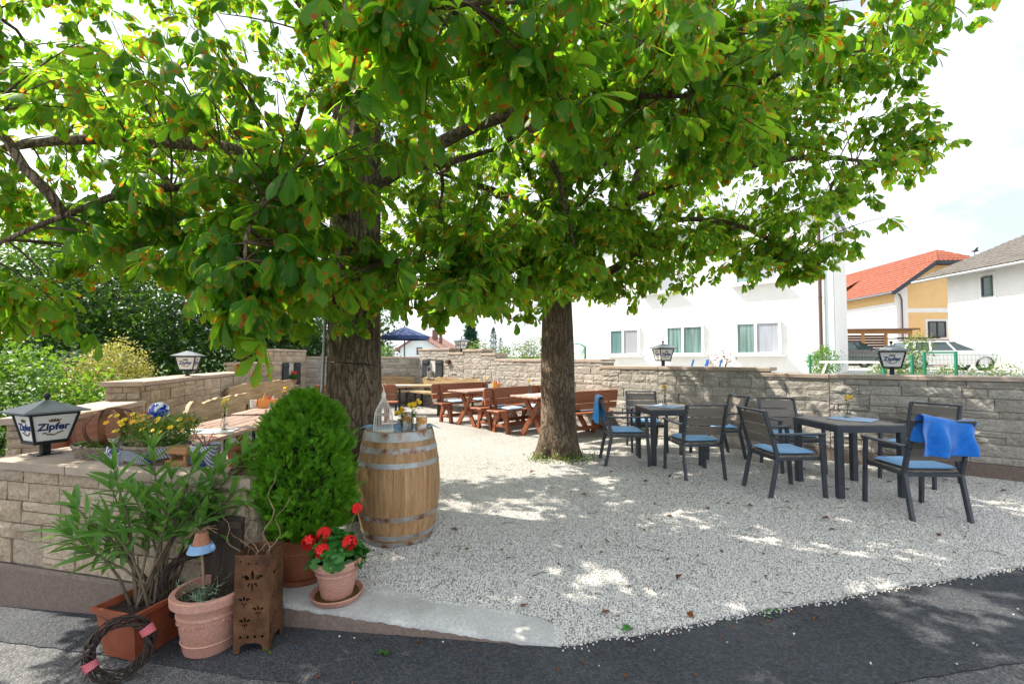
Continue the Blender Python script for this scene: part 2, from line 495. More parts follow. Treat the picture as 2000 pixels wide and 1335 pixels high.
def m_bark():
    t = NT('chestnut_bark'); v = t.coords('world', (1, 1, .22), rnd=False); w = t.coords('world', rnd=False)
    vo = t.n('TexVoronoi', feature='DISTANCE_TO_EDGE'); vo.inputs['Scale'].default_value = 21
    mv = t.n('VectorMath', operation='ADD'); ns = t.n('TexNoise'); ns.inputs['Scale'].default_value = 7; ns.inputs['Detail'].default_value = 5
    t.l(v, ns.inputs['Vector']); sc = t.n('VectorMath', operation='SCALE'); sc.inputs['Scale'].default_value = .28
    t.l(ns.outputs['Color'], sc.inputs[0]); t.l(v, mv.inputs[0]); t.l(sc.outputs[0], mv.inputs[1]); t.l(mv.outputs[0], vo.inputs['Vector'])
    crack = t.rng(vo.outputs['Distance'], .0, .13)
    n1 = t.noise(w, 2.2, 5); n2 = t.noise(w, 42, 4)
    c = t.ramp(n1, [(.3, (.14, .10, .07)), (.52, (.24, .18, .13)), (.72, (.34, .27, .20))])
    c = t.mix(.6, c, t.ramp(n2, [(.3, (.35, .33, .3)), (.68, (1, 1, 1))]), 'MULTIPLY')
    c = t.mix(t.rng(crack, 0, 1, .5, 0), c, (.04, .03, .022))
    t.col(c); t.set(Roughness=.92); t.p.inputs['Specular IOR Level'].default_value = .15
    t.bump(t.math('ADD', crack, t.math('MULTIPLY', n2, .5)), .9, .022)
    return t.mat
M_BARK = m_bark()
# ---------------------------------------------------------------- ground
def lerp_poly(pts, x):
    if x <= pts[0][0]: return pts[0][1]
    for (a, b), (c, d) in zip(pts, pts[1:]):
        if x <= c: return b + (d - b) * (x - a) / (c - a)
    return pts[-1][1]
def A(x):
    """height of the sloping asphalt drive"""
    return max(-.40, .076 * (min(x, .26) - .26)) - .012
def m_asphalt(name, c1, c2, speck):
    t = NT(name); v = t.coords('world', rnd=False)
    vo = t.n('TexVoronoi'); vo.inputs['Scale'].default_value = 95; t.l(v, vo.inputs['Vector'])
    n1 = t.noise(v, 1.3, 6, .6); n2 = t.noise(v, 60, 4, .7)
    c = t.ramp(n1, [(.3, c1), (.7, c2)])
    sp = t.n('SeparateColor'); t.l(vo.outputs['Color'], sp.inputs[0])
    c = t.mix(t.rng(sp.outputs[0], .3, 1, 0, speck), c, (.36, .36, .37))
    c = t.mix(.5, c, t.ramp(n2, [(.3, (.35, .35, .36)), (.7, (1, 1, 1))]), 'MULTIPLY')
    t.col(c); t.set(Roughness=.88); t.p.inputs['Specular IOR Level'].default_value = .3
    t.bump(t.math('ADD', t.math('MULTIPLY', vo.outputs['Distance'], -1.2), n2), .8, .008)
    return t.mat
M_OLDASPH = m_asphalt('worn_asphalt', (.085, .086, .09), (.145, .145, .147), .45)
M_NEWASPH = m_asphalt('dark_asphalt', (.040, .044, .053), (.072, .077, .088), .16)
M_GRASS = pm('meadow_grass', (.035, .075, .012), (.09, .15, .03), 1.2, .9, .5, .03, mode='world', rv=0, fine=30)
M_PAVE = pm('pale_paving', (.36, .35, .33), (.47, .46, .44), 1.5, .85, .3, .004, mode='world', rv=0, fine=30)

g = MB()
NG = 40
def gfn(u, v):
    x = -900 + 1800 * u; y = -300 + 1500 * v
    return (x, y, -.75 + 6.0 * max(0, (math.hypot(x, y) - 120) / 900) * (1 + .6 * math.sin(x * .011) * math.cos(y * .013)))
g.grid(gfn, 60, 60)
tag(g.build('ground', M_GRASS, smooth=180), kind='structure')
g = MB()
g.grid(lambda u, v: (-14 + 26 * u, -6 + 15 * v, A(-14 + 26 * u) + .006 * noise.noise(Vector((-14 + 26 * u, -6 + 15 * v, 0))) - .02 * (v > .99)), 130, 75)
tag(g.build('driveway', M_OLDASPH, smooth=180), kind='structure')
STRIP = [(-14, 5.2), (-3.16, 2.80), (-2.33, 2.58), (-1.28, 2.26), (-.73, 2.13), (.2, 1.93), (1.25, 1.97), (2.5, 2.22), (6, 2.95), (12, 4.4)]
FRONT = [(-14, 5.4), (-1.56, 2.78), (.26, 2.32), (.526, 2.36), (1.29, 2.58), (2.21, 2.83), (3.55, 3.18), (7, 4.2), (12, 5.8)]
g = MB()
def sfn(u, v):
    x = -14 + 26 * u; a = lerp_poly(STRIP, x) + .012 * noise.noise(Vector((x * 9, 0, 3))); b = lerp_poly(FRONT, x) + .12
    y = a + (b - a) * v
    return (x, y, A(x) + .006 * noise.noise(Vector((x, y, 0))) + .006)
g.grid(sfn, 420, 6)
tag(g.build('asphalt_strip', M_NEWASPH, smooth=180), kind='structure')

# gravel court
def m_gravel():
    t = NT('white_gravel_bed'); v = t.coords('world', rnd=False)
    vo = t.n('TexVoronoi'); vo.inputs['Scale'].default_value = 98; t.l(v, vo.inputs['Vector'])
    vd = t.n('TexVoronoi', feature='DISTANCE_TO_EDGE'); vd.inputs['Scale'].default_value = 98; t.l(v, vd.inputs['Vector'])
    sp = t.n('SeparateColor'); t.l(vo.outputs['Color'], sp.inputs[0])
    c = t.ramp(sp.outputs[0], [(0, (.52, .50, .47)), (.5, (.70, .68, .65)), (1, (.84, .82, .79))])
    c = t.mix(t.rng(vd.outputs['Distance'], 0, .10, .8, 0), c, (.20, .19, .175))
    c = t.mix(.4, c, t.ramp(t.noise(v, .9, 5), [(.35, (.74, .70, .65)), (.6, (1, 1, 1))]), 'MULTIPLY')
    t.col(c); t.set(Roughness=.9); t.p.inputs['Specular IOR Level'].default_value = .2
    t.bump(t.math('MINIMUM', vd.outputs['Distance'], .18), 1.0, .05)
    return t.mat
M_GRAVEL = m_gravel()
LEFTW = [(-6.1, 13.2), (-5.9, 11.0), (-5.35, 8.5), (-5.04, 7.26), (-4.5, 5.55), (-3.91, 4.0)]
def gravel_front(x):
    if x < -3.8: return lerp_poly([(-6.1, 13.2), (-5.75, 10.2), (-5.1, 7.4), (-4.55, 5.6), (-3.95, 4.1), (-3.8, 3.75)], x)
    if x < -1.50: return 2.75 + (x + 1.56) * -.255 + .45
    if x < .22: return lerp_poly([(-1.5, 3.02), (-.75, 2.78), (.22, 2.52)], x) + .02 * noise.noise(Vector((x * 6, 0, 0)))
    return lerp_poly(FRONT, x) + .035 * noise.noise(Vector((x * 5, 1, 0))) + .012 * noise.noise(Vector((x * 23, 1, 0)))
def gravel_z(x, y): return .012 * noise.noise(Vector((x * .9, y * .9, 0))) + .006 * noise.noise(Vector((x * 3, y * 3, 5)))
g = MB()
def grfn(u, v):
    x = -6.05 + 14.0 * u; a = gravel_front(x); y = a + (14.6 - a) * v ** 1.6
    return (x, y, gravel_z(x, y) - (.02 if v == 0 else 0))
g.grid(grfn, 200, 90)
tag(g.build('gravel_court', M_GRAVEL, smooth=180), kind='structure')

# loose stones over the bed, denser near the camera (stuff)
def stones():
    rs = np.random.RandomState(4)
    pts = []
    n = 250000; ys = 2.3 * (8.2 / 2.3) ** (rs.uniform(0, 1, n) ** .9); xs = rs.uniform(-.62, 1.18, n) * ys
    for x, y in zip(xs, ys):
        if y > gravel_front(x) + .01 and x < 6.2: pts.append((x, y, gravel_z(x, y) + .002))
    xs = rs.uniform(.2, 4.5, 420)
    for x in xs:
        y = gravel_front(x) - abs(rs.normal(0, .018))
        pts.append((x, y, A(x) + .012))
    for i in range(30):
        x = rs.uniform(-1.6, 3.5); y = gravel_front(x) - rs.uniform(.0, .75)
        if y < lerp_poly(FRONT, x) - .02: pts.append((x, y, A(x) + .012))
    me = bpy.data.meshes.new('loose_gravel'); me.from_pydata(pts, [], [])
    o = put('loose_gravel', me); tag(o, 'loose white gravel stones covering the court', 'gravel', kind='stuff')
    t = NT('gravel_stone')
    c = t.ramp(t.rand(), [(0, (.40, .38, .35)), (.10, (.62, .60, .56)), (.5, (.76, .74, .71)), (1, (.86, .845, .82))])
    t.col(c); t.set(Roughness=.85); t.p.inputs['Specular IOR Level'].default_value = .2
    t.bump(t.noise(t.coords('obj'), 2.5, 3), .5, .01)
    ng = bpy.data.node_groups.new('scatter_stones', 'GeometryNodeTree')
    ng.interface.new_socket('Geometry', in_out='INPUT', socket_type='NodeSocketGeometry')
    ng.interface.new_socket('Geometry', in_out='OUTPUT', socket_type='NodeSocketGeometry')
    N = ng.nodes.new; L = ng.links.new
    gi = N('NodeGroupInput'); go = N('NodeGroupOutput')
    ico = N('GeometryNodeMeshIcoSphere'); ico.inputs['Radius'].default_value = 1.0; ico.inputs['Subdivisions'].default_value = 1
    sp = N('GeometryNodeSetPosition'); wn_ = N('ShaderNodeTexNoise'); wn_.inputs['Scale'].default_value = 1.3
    vs = N('ShaderNodeVectorMath'); vs.operation = 'SUBTRACT'; vs.inputs[1].default_value = (.5, .5, .5)
    L(wn_.outputs['Color'], vs.inputs[0]); L(vs.outputs[0], sp.inputs['Offset']); L(ico.outputs['Mesh'], sp.inputs['Geometry'])
    sm = N('GeometryNodeSetMaterial'); sm.inputs['Material'].default_value = t.mat; L(sp.outputs[0], sm.inputs['Geometry'])
    mp = N('GeometryNodeMeshToPoints'); L(gi.outputs[0], mp.inputs['Mesh'])
    ip = N('GeometryNodeInstanceOnPoints'); L(mp.outputs[0], ip.inputs['Points']); L(sm.outputs[0], ip.inputs['Instance'])
    rr = N('FunctionNodeRandomValue'); rr.data_type = 'FLOAT_VECTOR'; rr.inputs[1].default_value = (6.28, 6.28, 6.28)
    L(rr.outputs[0], ip.inputs['Rotation'])
    rs_ = N('FunctionNodeRandomValue'); rs_.data_type = 'FLOAT_VECTOR'; rs_.inputs[0].default_value = (.0030, .0030, .0027); rs_.inputs[1].default_value = (.0070, .0070, .0060)
    rs_.inputs['Seed'].default_value = 7
    L(rs_.outputs[0], ip.inputs['Scale']); L(ip.outputs[0], go.inputs[0])
    md = o.modifiers.new('scatter', 'NODES'); md.node_group = ng
stones()

# kerb step in front of the court
KD = Vector((1.82, -.45, 0)).normalized(); KN = Vector((.24, .97, 0)).normalized()
M_KERBTOP = pm('pale_kerb_concrete', (.42, .415, .40), (.66, .66, .65), 4, .85, .4, .004, mode='world', rv=0, fine=60)
g = MB()
def kfn(u, v):
    rng = noise.noise(Vector((u * 24, 0, 1))) + .7 * noise.noise(Vector((u * 70, 0, 2)))
    p = Vector((-1.60, 2.76, 0)) + KD * (1.90 * u)
    ov = 1 - min(1, max(0, (u - .93) / .07)) * .35
    ys = [0, 0, .006, .02, .20 * ov + .14 * (1 - u), .26 * ov + .14 * (1 - u)]
    zs = [A(p.x) - .06, -.022 + .006 * rng, -.006, .0, .004, -.05]
    k = min(5, int(round(v * 5)))
    q = p + KN * (ys[k] + .005 * rng * (1 if k in (1, 2) else 0))
    e = noise.noise(Vector((u * 14, v * 5, 4))) * .004
    return (q.x, q.y, zs[k] + (e if 1 < k < 5 else 0))
g.grid(kfn, 150, 5)
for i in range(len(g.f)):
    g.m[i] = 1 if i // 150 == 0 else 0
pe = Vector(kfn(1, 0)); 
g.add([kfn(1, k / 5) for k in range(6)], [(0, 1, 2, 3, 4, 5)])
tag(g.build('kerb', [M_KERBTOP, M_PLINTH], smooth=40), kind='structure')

# ---------------------------------------------------------------- stone walls, every block its own piece
def block_mesh(seed, mat):
    rn = random.Random(seed); m = MB(); nu, nv = 5, 3
    vs = []
    for j in range(nv + 1):
        for i in range(nu + 1):
            e = i in (0, nu) or j in (0, nv)
            x = -.5 + i / nu + (0 if i in (0, nu) else rn.uniform(-.05, .05)); z = -.5 + j / nv + (0 if j in (0, nv) else rn.uniform(-.08, .08))
            y = -1 + (rn.uniform(.0, .28) if e else rn.uniform(-.3, .2))
            if e:
                x *= rn.uniform(.988, 1.0); z *= rn.uniform(.96, 1.0)
            vs.append((x, y, z))
    n0 = len(vs); ring = [i for i in range(nu + 1)] + [(j + 1) * (nu + 1) - 1 for j in range(1, nv + 1)] + [nv * (nu + 1) + i for i in range(nu - 1, -1, -1)] + [j * (nu + 1) for j in range(nv - 1, 0, -1)]
    fs = [(j * (nu + 1) + i, j * (nu + 1) + i + 1, (j + 1) * (nu + 1) + i + 1, (j + 1) * (nu + 1) + i) for j in range(nv) for i in range(nu)]
    for k, r in enumerate(ring): vs.append((vs[r][0], .6, vs[r][2]))
    L = len(ring)
    for k in range(L): fs.append((ring[k], n0 + k, n0 + (k + 1) % L, ring[(k + 1) % L]))
    m.add(vs, fs)
    return m.mesh('stone_block', mat)
BLOCKS = [block_mesh(i, M_STONE) for i in range(12)]
BLOCKSG = [block_mesh(40 + i, M_STONE_GREY) for i in range(12)]
WALL_RN = random.Random(21)
def blocks_on(root, p, q, n, z0, z1, kinds, hole=None, ch=(.15, .085, .15, .12, .15), lmin=.24, lmax=.56):
    """lay stone blocks on the face from p to q (plan), n the outward normal of the face"""
    rn = WALL_RN
    d = (q - p); L = d.length; d.normalize(); rl = root.location
    ang = math.atan2(d.y, d.x)
    if d.cross(n).z > 0: flip = True
    else: flip = False
    z = z0; ci = rn.randrange(5)
    while z < z1 - .02:
        h = ch[ci % len(ch)]; ci += 1 + (rn.random() < .3)
        if z + h > z1 - .05: h = z1 - z
        x = -rn.uniform(0, .2)
        while x < L - .01:
            l = rn.uniform(lmin, lmax)
            a = max(0, x); b = min(L, x + l)
            if L - b < .1: b = L
            x = b if b == L else x + l
            if b - a < .03: continue
            parts = [(a, b, z, z + h)]
            if h > .12 and rn.random() < .16:
                s = h * rn.choice((.42, .55)); parts = [(a, b, z, z + s), (a, b, z + s, z + h)]
            elif b - a > .38 and rn.random() < .2:
                c = a + (b - a) * rn.uniform(.35, .65); parts = [(a, c, z, z + h), (c, b, z, z + h)]
            for (xa, xb, za, zb) in parts:
                cut = [(xa, xb, za, zb)]
                if hole:
                    hx0, hx1, hz0, hz1 = hole
                    if xb > hx0 and xa < hx1 and zb > hz0 + .02 and za < hz1 - .02:
                        cut = []
                        if xa < hx0 - .03: cut.append((xa, hx0, za, zb))
                        if xb > hx1 + .03: cut.append((hx1, xb, za, zb))
                        if za < hz0 - .03: cut.append((max(xa, hx0), min(xb, hx1), za, hz0))
                        if zb > hz1 + .03: cut.append((max(xa, hx0), min(xb, hx1), hz1, zb))
                for (ua, ub, wa, wb) in cut:
                    c = p + d * ((ua + ub) / 2)
                    me = rn.choice(kinds)
                    o = put('stone_block', me, root, (c.x - rl.x, c.y - rl.y, (wa + wb) / 2 - rl.z))
                    sx = (ub - ua - .005); sz = (wb - wa - .005)
                    o.scale = (-sx if flip and False else sx, .024 + rn.uniform(-.006, .009), sz)
                    # unit face looks along -Y
                    o.rotation_euler = (0, 0, math.atan2(-n.x * -1, n.y * -1) if False else math.atan2(n.x, -n.y))
                    if rn.random() < .5: o.scale.x *= -1; o.scale.z *= -1
        z += h
def wall_core(root, name, p, q, n, th, z0, z1, mat, back=.0, ext=.02):
    m = MB(); d = (q - p).normalized(); rl = root.location
    a = p - d * 0 - n * back; b = q - n * back
    vs = []
    for z in (z0, z1):
        for w in (a, b, b - n * th, a - n * th): vs.append((w.x - rl.x, w.y - rl.y, z - rl.z))
    m.add(vs, [(0, 3, 2, 1), (4, 5, 6, 7), (0, 1, 5, 4), (1, 2, 6, 5), (2, 3, 7, 6), (3, 0, 4, 7)])
    return m.build(name, mat, root)
def caps_on(root, p, q, n, th, z, mat=M_CAP, over=.045, slab=.75, hgt=.055, dz=0.0, e0=.0, e1=.0):
    d = (q - p); L = d.length; d.normalize(); rl = root.location
    k = max(1, round((L + e0 + e1) / slab)); w = th + 2 * over; s = (L + e0 + e1) / k
    for i in range(k):
        c = p + d * (-e0 + s * (i + .5)) + n * over - n * (w / 2)
        m = MB(); rn = WALL_RN
        nx = 6
        vs = []; hx = s / 2 - .003
        for jx in range(nx + 1):
            x = -hx + 2 * hx * jx / nx
            j1 = rn.uniform(-.004, .004)
            vs += [(x, -w / 2 + rn.uniform(0, .008), -hgt / 2), (x, -w / 2 + rn.uniform(-.003, .005), hgt / 2 - .008), (x, -w / 2 + .012, hgt / 2 + j1 * .3), (x, w / 2, hgt / 2 + j1 * .3), (x, w / 2, -hgt / 2)]
        fs = []
        for jx in range(nx):
            for k2 in range(5):
                a = jx * 5 + k2; b = jx * 5 + (k2 + 1) % 5
                fs.append((a, a + 5, b + 5, b))
        fs.append(tuple(range(5))); fs.append(tuple(range(nx * 5, nx * 5 + 5))[::-1])
        m.add(vs, fs)
        o = m.build('cap_slab', mat, root, loc=(c.x - rl.x, c.y - rl.y, z + hgt / 2 + dz - rl.z + rn.uniform(0, .002)), smooth=35)
        o.rotation_euler = (0, 0, math.atan2(n.x, -n.y))
def inward(p, q, c=Vector((0, 6, 0))):
    d = (q - p).normalized(); n = Vector((-d.y, d.x, 0))
    return n if n.dot(c - p) > 0 else -n
V2 = lambda x, y: Vector((x, y, 0))

# front wall beside the drive
FW0 = V2(-3.66, 3.29); FW1 = V2(-1.58, 2.77)
fd = (FW1 - FW0).normalized(); fn_ = Vector((fd.y, -fd.x, 0))
if fn_.y > 0: fn_ = -fn_
root = thing('stone_wall', 'low beige stone wall with wide capping behind the oleander and round pots', 'wall', (FW0.x, FW0.y, -.3))
wall_core(root, 'wall_core', FW0 + fd * .0, FW1, fn_, .56, -.6, .64, M_MORTAR, back=.0)
blocks_on(root, FW0, FW1, fn_, .0, .645, BLOCKS, ch=(.13, .17, .11, .15), lmin=.2, lmax=.42)
blocks_on(root, FW1, FW1 - fn_ * .56, fd, .0, .645, BLOCKS, ch=(.13, .17, .11, .15), lmin=.2, lmax=.42)
blocks_on(root, FW0, FW0 - fn_ * .56, -fd, .0, .645, BLOCKS, ch=(.13, .17, .11, .15), lmin=.2, lmax=.42)
m = MB()
for (a, b, n_) in ((FW0 - fd * .035, FW1 + fd * .035, fn_),):
    vs = []
    for z in (-.6, -.03, -.005):
        for t_ in range(13):
            w = a.lerp(b, t_ / 12) + n_ * (.038 if z < -.02 else .028); vs.append((w.x - FW0.x, w.y - FW0.y, z + .3 + (.006 * noise.noise(Vector((t_ * 2.2, z, 0))) if z > -.1 else 0)))
    for t_ in (0, 12):
        pass
    nn = 13
    fs = [(j * nn + i, j * nn + i + 1, (j + 1) * nn + i + 1, (j + 1) * nn + i) for j in range(2) for i in range(12)]
    o_ = len(vs)
    for z in (-.6, -.005):
        for w in (a - n_ * .6, b - n_ * .6): vs.append((w.x - FW0.x, w.y - FW0.y, z + .3))
    fs += [(0, 26, o_ + 2, o_), (12, o_ + 1, o_ + 3, 38)]
    m.add(vs, fs)
m.build('plinth', M_PLINTH, root)
caps_on(root, FW0, FW1, fn_, .56, .645, over=.05, slab=.7, e0=.05, e1=.05, hgt=.06)

# left wall, stepping up towards the back
LP = [V2(-3.98, 4.02), V2(-4.5, 5.55), V2(-5.04, 7.26), V2(-5.62, 9.6), V2(-5.85, 11.2), V2(-5.95, 13.1)]
root = thing('stone_wall', 'stepped beige stone wall along the left behind the wooden picnic tables', 'wall', (LP[0].x, LP[0].y, -.1))
steps_l = [(0, 1, .86), (1, 2, 1.085), (2, 3, 1.085), (3, 4, 1.28), (4, 5, 1.60)]
for (i, j, zt) in steps_l:
    p, q = LP[i], LP[j]; n = inward(p, q); p = p - (q - p).normalized() * (.04 if i else 0)
    wall_core(root, 'wall_core', p, q, n, .34, -.5, zt - .003 * i, M_STONE, 0)
    hole = None
    if i == 4: hole = (.75, 1.15, .72, 1.30)
    blocks_on(root, p, q, n, -.02, zt, BLOCKS, hole=hole)
    d = (q - p).normalized()
    blocks_on(root, p - n * .34, p, -d, .3, zt, BLOCKS, lmin=.2, lmax=.36)
    caps_on(root, p, q, n, .34, zt, dz=.003 * (i % 3), e0=.06, e1=.0)
    if hole:   # recess with dark back
        L0 = p + d * .75; L1 = p + d * 1.15
        m = MB()
        vs = [(w.x - root.location.x, w.y - root.location.y, z - root.location.z) for z in (.72, 1.30) for w in (L0, L1)]
        vs = [Vector(v) + n * .004 for v in vs]
        m.add(vs, [(0, 1, 3, 2)])
        m.build('niche_back', pm('niche_plaster', (.45, .44, .42), (.55, .54, .52), 6, .9, .2, rv=0), root)
# end pillar at the front of the left wall
# back wall with niche
BP0 = V2(-5.95, 13.1); BP1 = V2(-2.9, 14.2)
root = thing('stone_wall', 'grey stone wall across the back with a small square niche', 'wall', (BP0.x, BP0.y, 0))
n = inward(BP0, BP1)
dB = (BP1 - BP0).normalized()
LB = (BP1 - BP0).length
wall_core(root, 'wall_core', BP0, BP1, n, .36, -.5, 1.42, M_STONE_GREY)
hole = (LB - 1.55, LB - 1.13, .72, 1.13)
blocks_on(root, BP0, BP1, n, -.02, 1.42, BLOCKSG, hole=hole)
caps_on(root, BP0, BP1, n, .36, 1.42, dz=.004)
L0 = BP0 + dB * hole[0] + n * .003; L1 = BP0 + dB * hole[1] + n * .003
m = MB(); m.add([(w.x - BP0.x, w.y - BP0.y, z) for z in (.72, 1.13) for w in (L0, L1)], [(0, 1, 3, 2)])
m.build('niche_back', pm('niche_grey', (.24, .22, .20), (.32, .30, .28), 6, .9, .2, rv=0), root)
NICHE = (L0 + L1) / 2
# wall stepping down from the back corner, with the shuttered recess
RP = [V2(6.75, 4.62), V2(5.95, 5.30), V2(4.45, 6.4), V2(2.6, 8.1), V2(1.80, 9.03), V2(-.40, 11.6), V2(-2.9, 14.2)]
def on_back(y):
    a, b = (RP[6], RP[5]) if y > 11.6 else ((RP[5], RP[4]) if y > 9.03 else (RP[4], RP[3]))
    t_ = (y - a.y) / (b.y - a.y); return a + (b - a) * t_
root = thing('stone_wall', 'grey stone wall stepping down from the back corner behind the wooden benches', 'wall', (RP[5].x, RP[5].y, 0))
W_BACK = root
segs = [(14.2, 13.05, 1.665), (13.05, 12.55, 1.535), (12.55, 12.0, 1.615), (12.0, 11.6, 1.50), (11.6, 9.03, 1.355)]
for k, (ya, yb, zt) in enumerate(segs):
    p, q = on_back(ya + (1e-6 if k == 0 else 0) * 0), on_back(yb)
    n = inward(p, q)
    wall_core(root, 'wall_core', p, q, n, .36, -.5, zt - .002 * k, M_STONE_GREY)
    hole = None
    if k == 0: hole = (.62, .98, .86, 1.37)
    blocks_on(root, p, q, n, -.02, zt, BLOCKSG, hole=hole)
    if hole:
        d = (q - p).normalized(); L0 = p + d * .62; L1 = p + d * .98
        m = MB(); vs = [(w.x + n.x * .003 - root.location.x, w.y + n.y * .003 - root.location.y, z) for z in (.86, 1.37) for w in (L0, L1)]
        m.add(vs, [(0, 1, 3, 2)]); m.build('niche_back', pm('niche_plaster', (.45, .44, .42), (.55, .54, .52), 6, .9, .2, rv=0), root)
        SHUT = (p, d, n)
    caps_on(root, p, q, n, .36, zt, dz=.003 * (k % 2), e0=.04 if k else 0, e1=.06 if k < 1 or k == 2 else .0)
    d = (q - p).normalized()
    if k in (0, 2, 3):
        blocks_on(root, q, q - n * .36, d, zt - .35, zt, BLOCKSG, lmin=.2, lmax=.36)
# right wall
root = thing('stone_wall', 'grey stone wall on the right behind the dark garden tables', 'wall', (RP[2].x, RP[2].y, 0))
W_RIGHT = root
mid = RP[3].lerp(RP[2], .68)
segs = [(RP[4], RP[3], 1.225, 0), (RP[3], mid, 1.225, 1), (mid, RP[2], 1.145, 2), (RP[2], RP[1], 1.145, 3), (RP[1], RP[0], 1.145, 4)]
for (p, q, zt, k) in segs:
    n = inward(p, q); d = (q - p).normalized()
    wall_core(root, 'wall_core', p, q, n, .36, -.5, zt - .002 * k, M_STONE_GREY)
    zb = -.02 if k < 2 else .17
    blocks_on(root, p, q, n, zb, zt, BLOCKSG, lmin=.26, lmax=.6)
    if k >= 2:
        m = MB(); rl = root.location
        a = p + n * .034; b = q + n * .034
        vs = [(w.x - rl.x, w.y - rl.y, z) for z in (-.3, .165) for w in (a, b, b - n * .1, a - n * .1)]
        m.add(vs, [(0, 1, 5, 4), (4, 5, 6, 7), (1, 2, 6, 5), (3, 0, 4, 7)]); m.build('plinth', M_PLINTH, root)
    caps_on(root, p, q, n, .36, zt, dz=.003 * (k % 2), slab=.9, e0=.06 if k in (0, 2) else .0, e1=.07 if k == 1 else .0)

# terrace behind the right and back walls, a metre above the court
m = MB()
poly = [(8.6, 3.0), (6.9, 4.7), (6.1, 5.45), (4.6, 6.55), (2.75, 8.28), (-.2, 11.75), (-2.7, 14.4), (-6.1, 13.3), (-7, 14), (-12, 19), (-20, 70), (150, 120), (150, -10), (40, -14)]
m.prism(poly[::-1], 1.6, z0=-.70)
tag(m.build('terrace', M_PAVE), kind='structure')

# ---------------------------------------------------------------- lanterns on the walls
ZIP = text_mesh('Zipfer', .082, M_BLUEINK, .0006, .0028)
def print_mesh():
    """small crown above and hop garland below the lettering"""
    m = MB()
    crown = [(-.034, 0), (.034, 0), (.042, .026), (.027, .013), (.018, .03), (.008, .014), (0, .034), (-.008, .014), (-.018, .03), (-.027, .013), (-.042, .026)]
    m.prism([(x, y + .042) for x, y in crown], .0012)
    rn = random.Random(3)
    for i in range(15):
        u = -1 + 2 * i / 14; x = u * .062; y = -.058 - .012 * math.cos(u * 3.1) + rn.uniform(-.006, .006)
        a = rn.uniform(0, 3); r = .009
        m.prism([(x + r * math.cos(a + k * 1.05) * (1 if k % 2 else .5), y + r * math.sin(a + k * 1.05) * (1 if k % 2 else .5)) for k in range(6)], .0012)
    return m.mesh('emblem', M_BROWNINK)
EMB = print_mesh()
def make_lamp():
    root = thing('wall_lantern', '', 'lantern')
    m = MB(); m.box((0, 0, .003), (.17, .17, .006), b=.001)
    for x in (-.07, .07):
        for y in (-.07, .07): m.lathe([(0, .012), (.007, .011), (.008, .006)], 8, (x, y, 0))
    m.build('base_plate', M_BLACK, root)
    m = MB(); m.box((0, 0, .056), (.058, .058, .10), b=.004); m.build('post', M_BLACK, root)
    bz, tz, bw, tw = .108, .345, .105, .158   # half widths of the body
    m = MB(); m.box((0, 0, bz - .004), (bw * 2 + .024, bw * 2 + .024, .014), b=.003)
    for sx in (-1, 1):
        for sy in (-1, 1): m.bar((sx * bw, sy * bw, bz), (sx * tw, sy * tw, tz), .018, .018, up=(sx, 0, 0), b=.003)
    for (z, w) in ((bz + .008, bw + .001), (tz - .006, tw)):
        for a in range(4):
            T = Matrix.Rotation(a * math.pi / 2, 4, 'Z'); m.box((0, -w, z), (2 * w, .014, .014), T=T)
    m.build('frame', M_BLACK, root)
    for a in range(4):
        T = Matrix.Rotation(a * math.pi / 2, 4, 'Z')
        e = .003; m = MB()
        vs = [(-bw, -bw + e, bz), (bw, -bw + e, bz), (tw, -tw + e, tz), (-tw, -tw + e, tz)]
        vs += [(x, y + .004, z) for x, y, z in vs]
        m.add(vs, [(0, 1, 2, 3), (7, 6, 5, 4)], T=T)
        pn = m.build('panel', M_OPAL, root)
        tilt = math.atan2(tw - bw, tz - bz)
        zc = (bz + tz) / 2 + .008; yc = -(bw + tw) / 2 + .001 - .0018
        X = T @ Matrix.Translation((0, yc, zc)) @ Matrix.Rotation(math.pi / 2 + tilt, 4, 'X')
        o = put('lettering', ZIP, pn); o.matrix_basis = X
        o = put('emblem', EMB, pn); o.matrix_basis = X; o['kind'] = 'stuff'
    m = MB(); w = .215; h = tz + .006
    def rr(w, z): return [(-w, -w, z), (w, -w, z), (w, w, z), (-w, w, z)]
    vs = rr(w, h) + rr(w, h + .012) + rr(w * .5, h + .056) + rr(.016, h + .098)
    fs = [(3, 2, 1, 0)] + [(k * 4 + i, k * 4 + (i + 1) % 4, k * 4 + 4 + (i + 1) % 4, k * 4 + 4 + i) for k in range(3) for i in range(4)] + [(12, 13, 14, 15)]
    m.add(vs, fs); rf = m.build('roof', M_LROOF, root)
    m = MB(); m.lathe([(.012, h + .09), (.012, h + .112), (.02, h + .116)], 10); m.ball((0, 0, h + .133), .025, 14, 9); m.build('finial', M_BLACK, rf, smooth=60)
    return root
L1 = make_lamp()
L1.location = (-3.50, 3.44, .706); L1.rotation_euler = (0, 0, R(-24)); L1.scale = (.87, .87, .9)
tag(L1, 'large lantern with white panels on the low front wall at the far left', 'lantern', 'wall lanterns')
def lamp_on(x, y, z, rz, label): clone(L1, (x, y, z), R(rz), label, 'wall lanterns')
lamp_on(-5.19, 7.30, 1.142, 18, 'lantern on the stepped left wall in front of dark trees')
pb = on_back(12.8) - inward(RP[6], RP[5]) * .16
lamp_on(pb.x, pb.y, 1.593, 45, 'small distant lantern on the back wall beside the conifer')
pb = RP[3].lerp(RP[2], .0) + Vector((.13, .13, 0))
lamp_on(pb.x, pb.y, 1.286, 12, 'lantern on the wall in front of the white house windows')
pb = V2(5.10, 6.12)
lamp_on(pb.x, pb.y, 1.203, -36, 'lantern on the right wall in front of the parked cars')
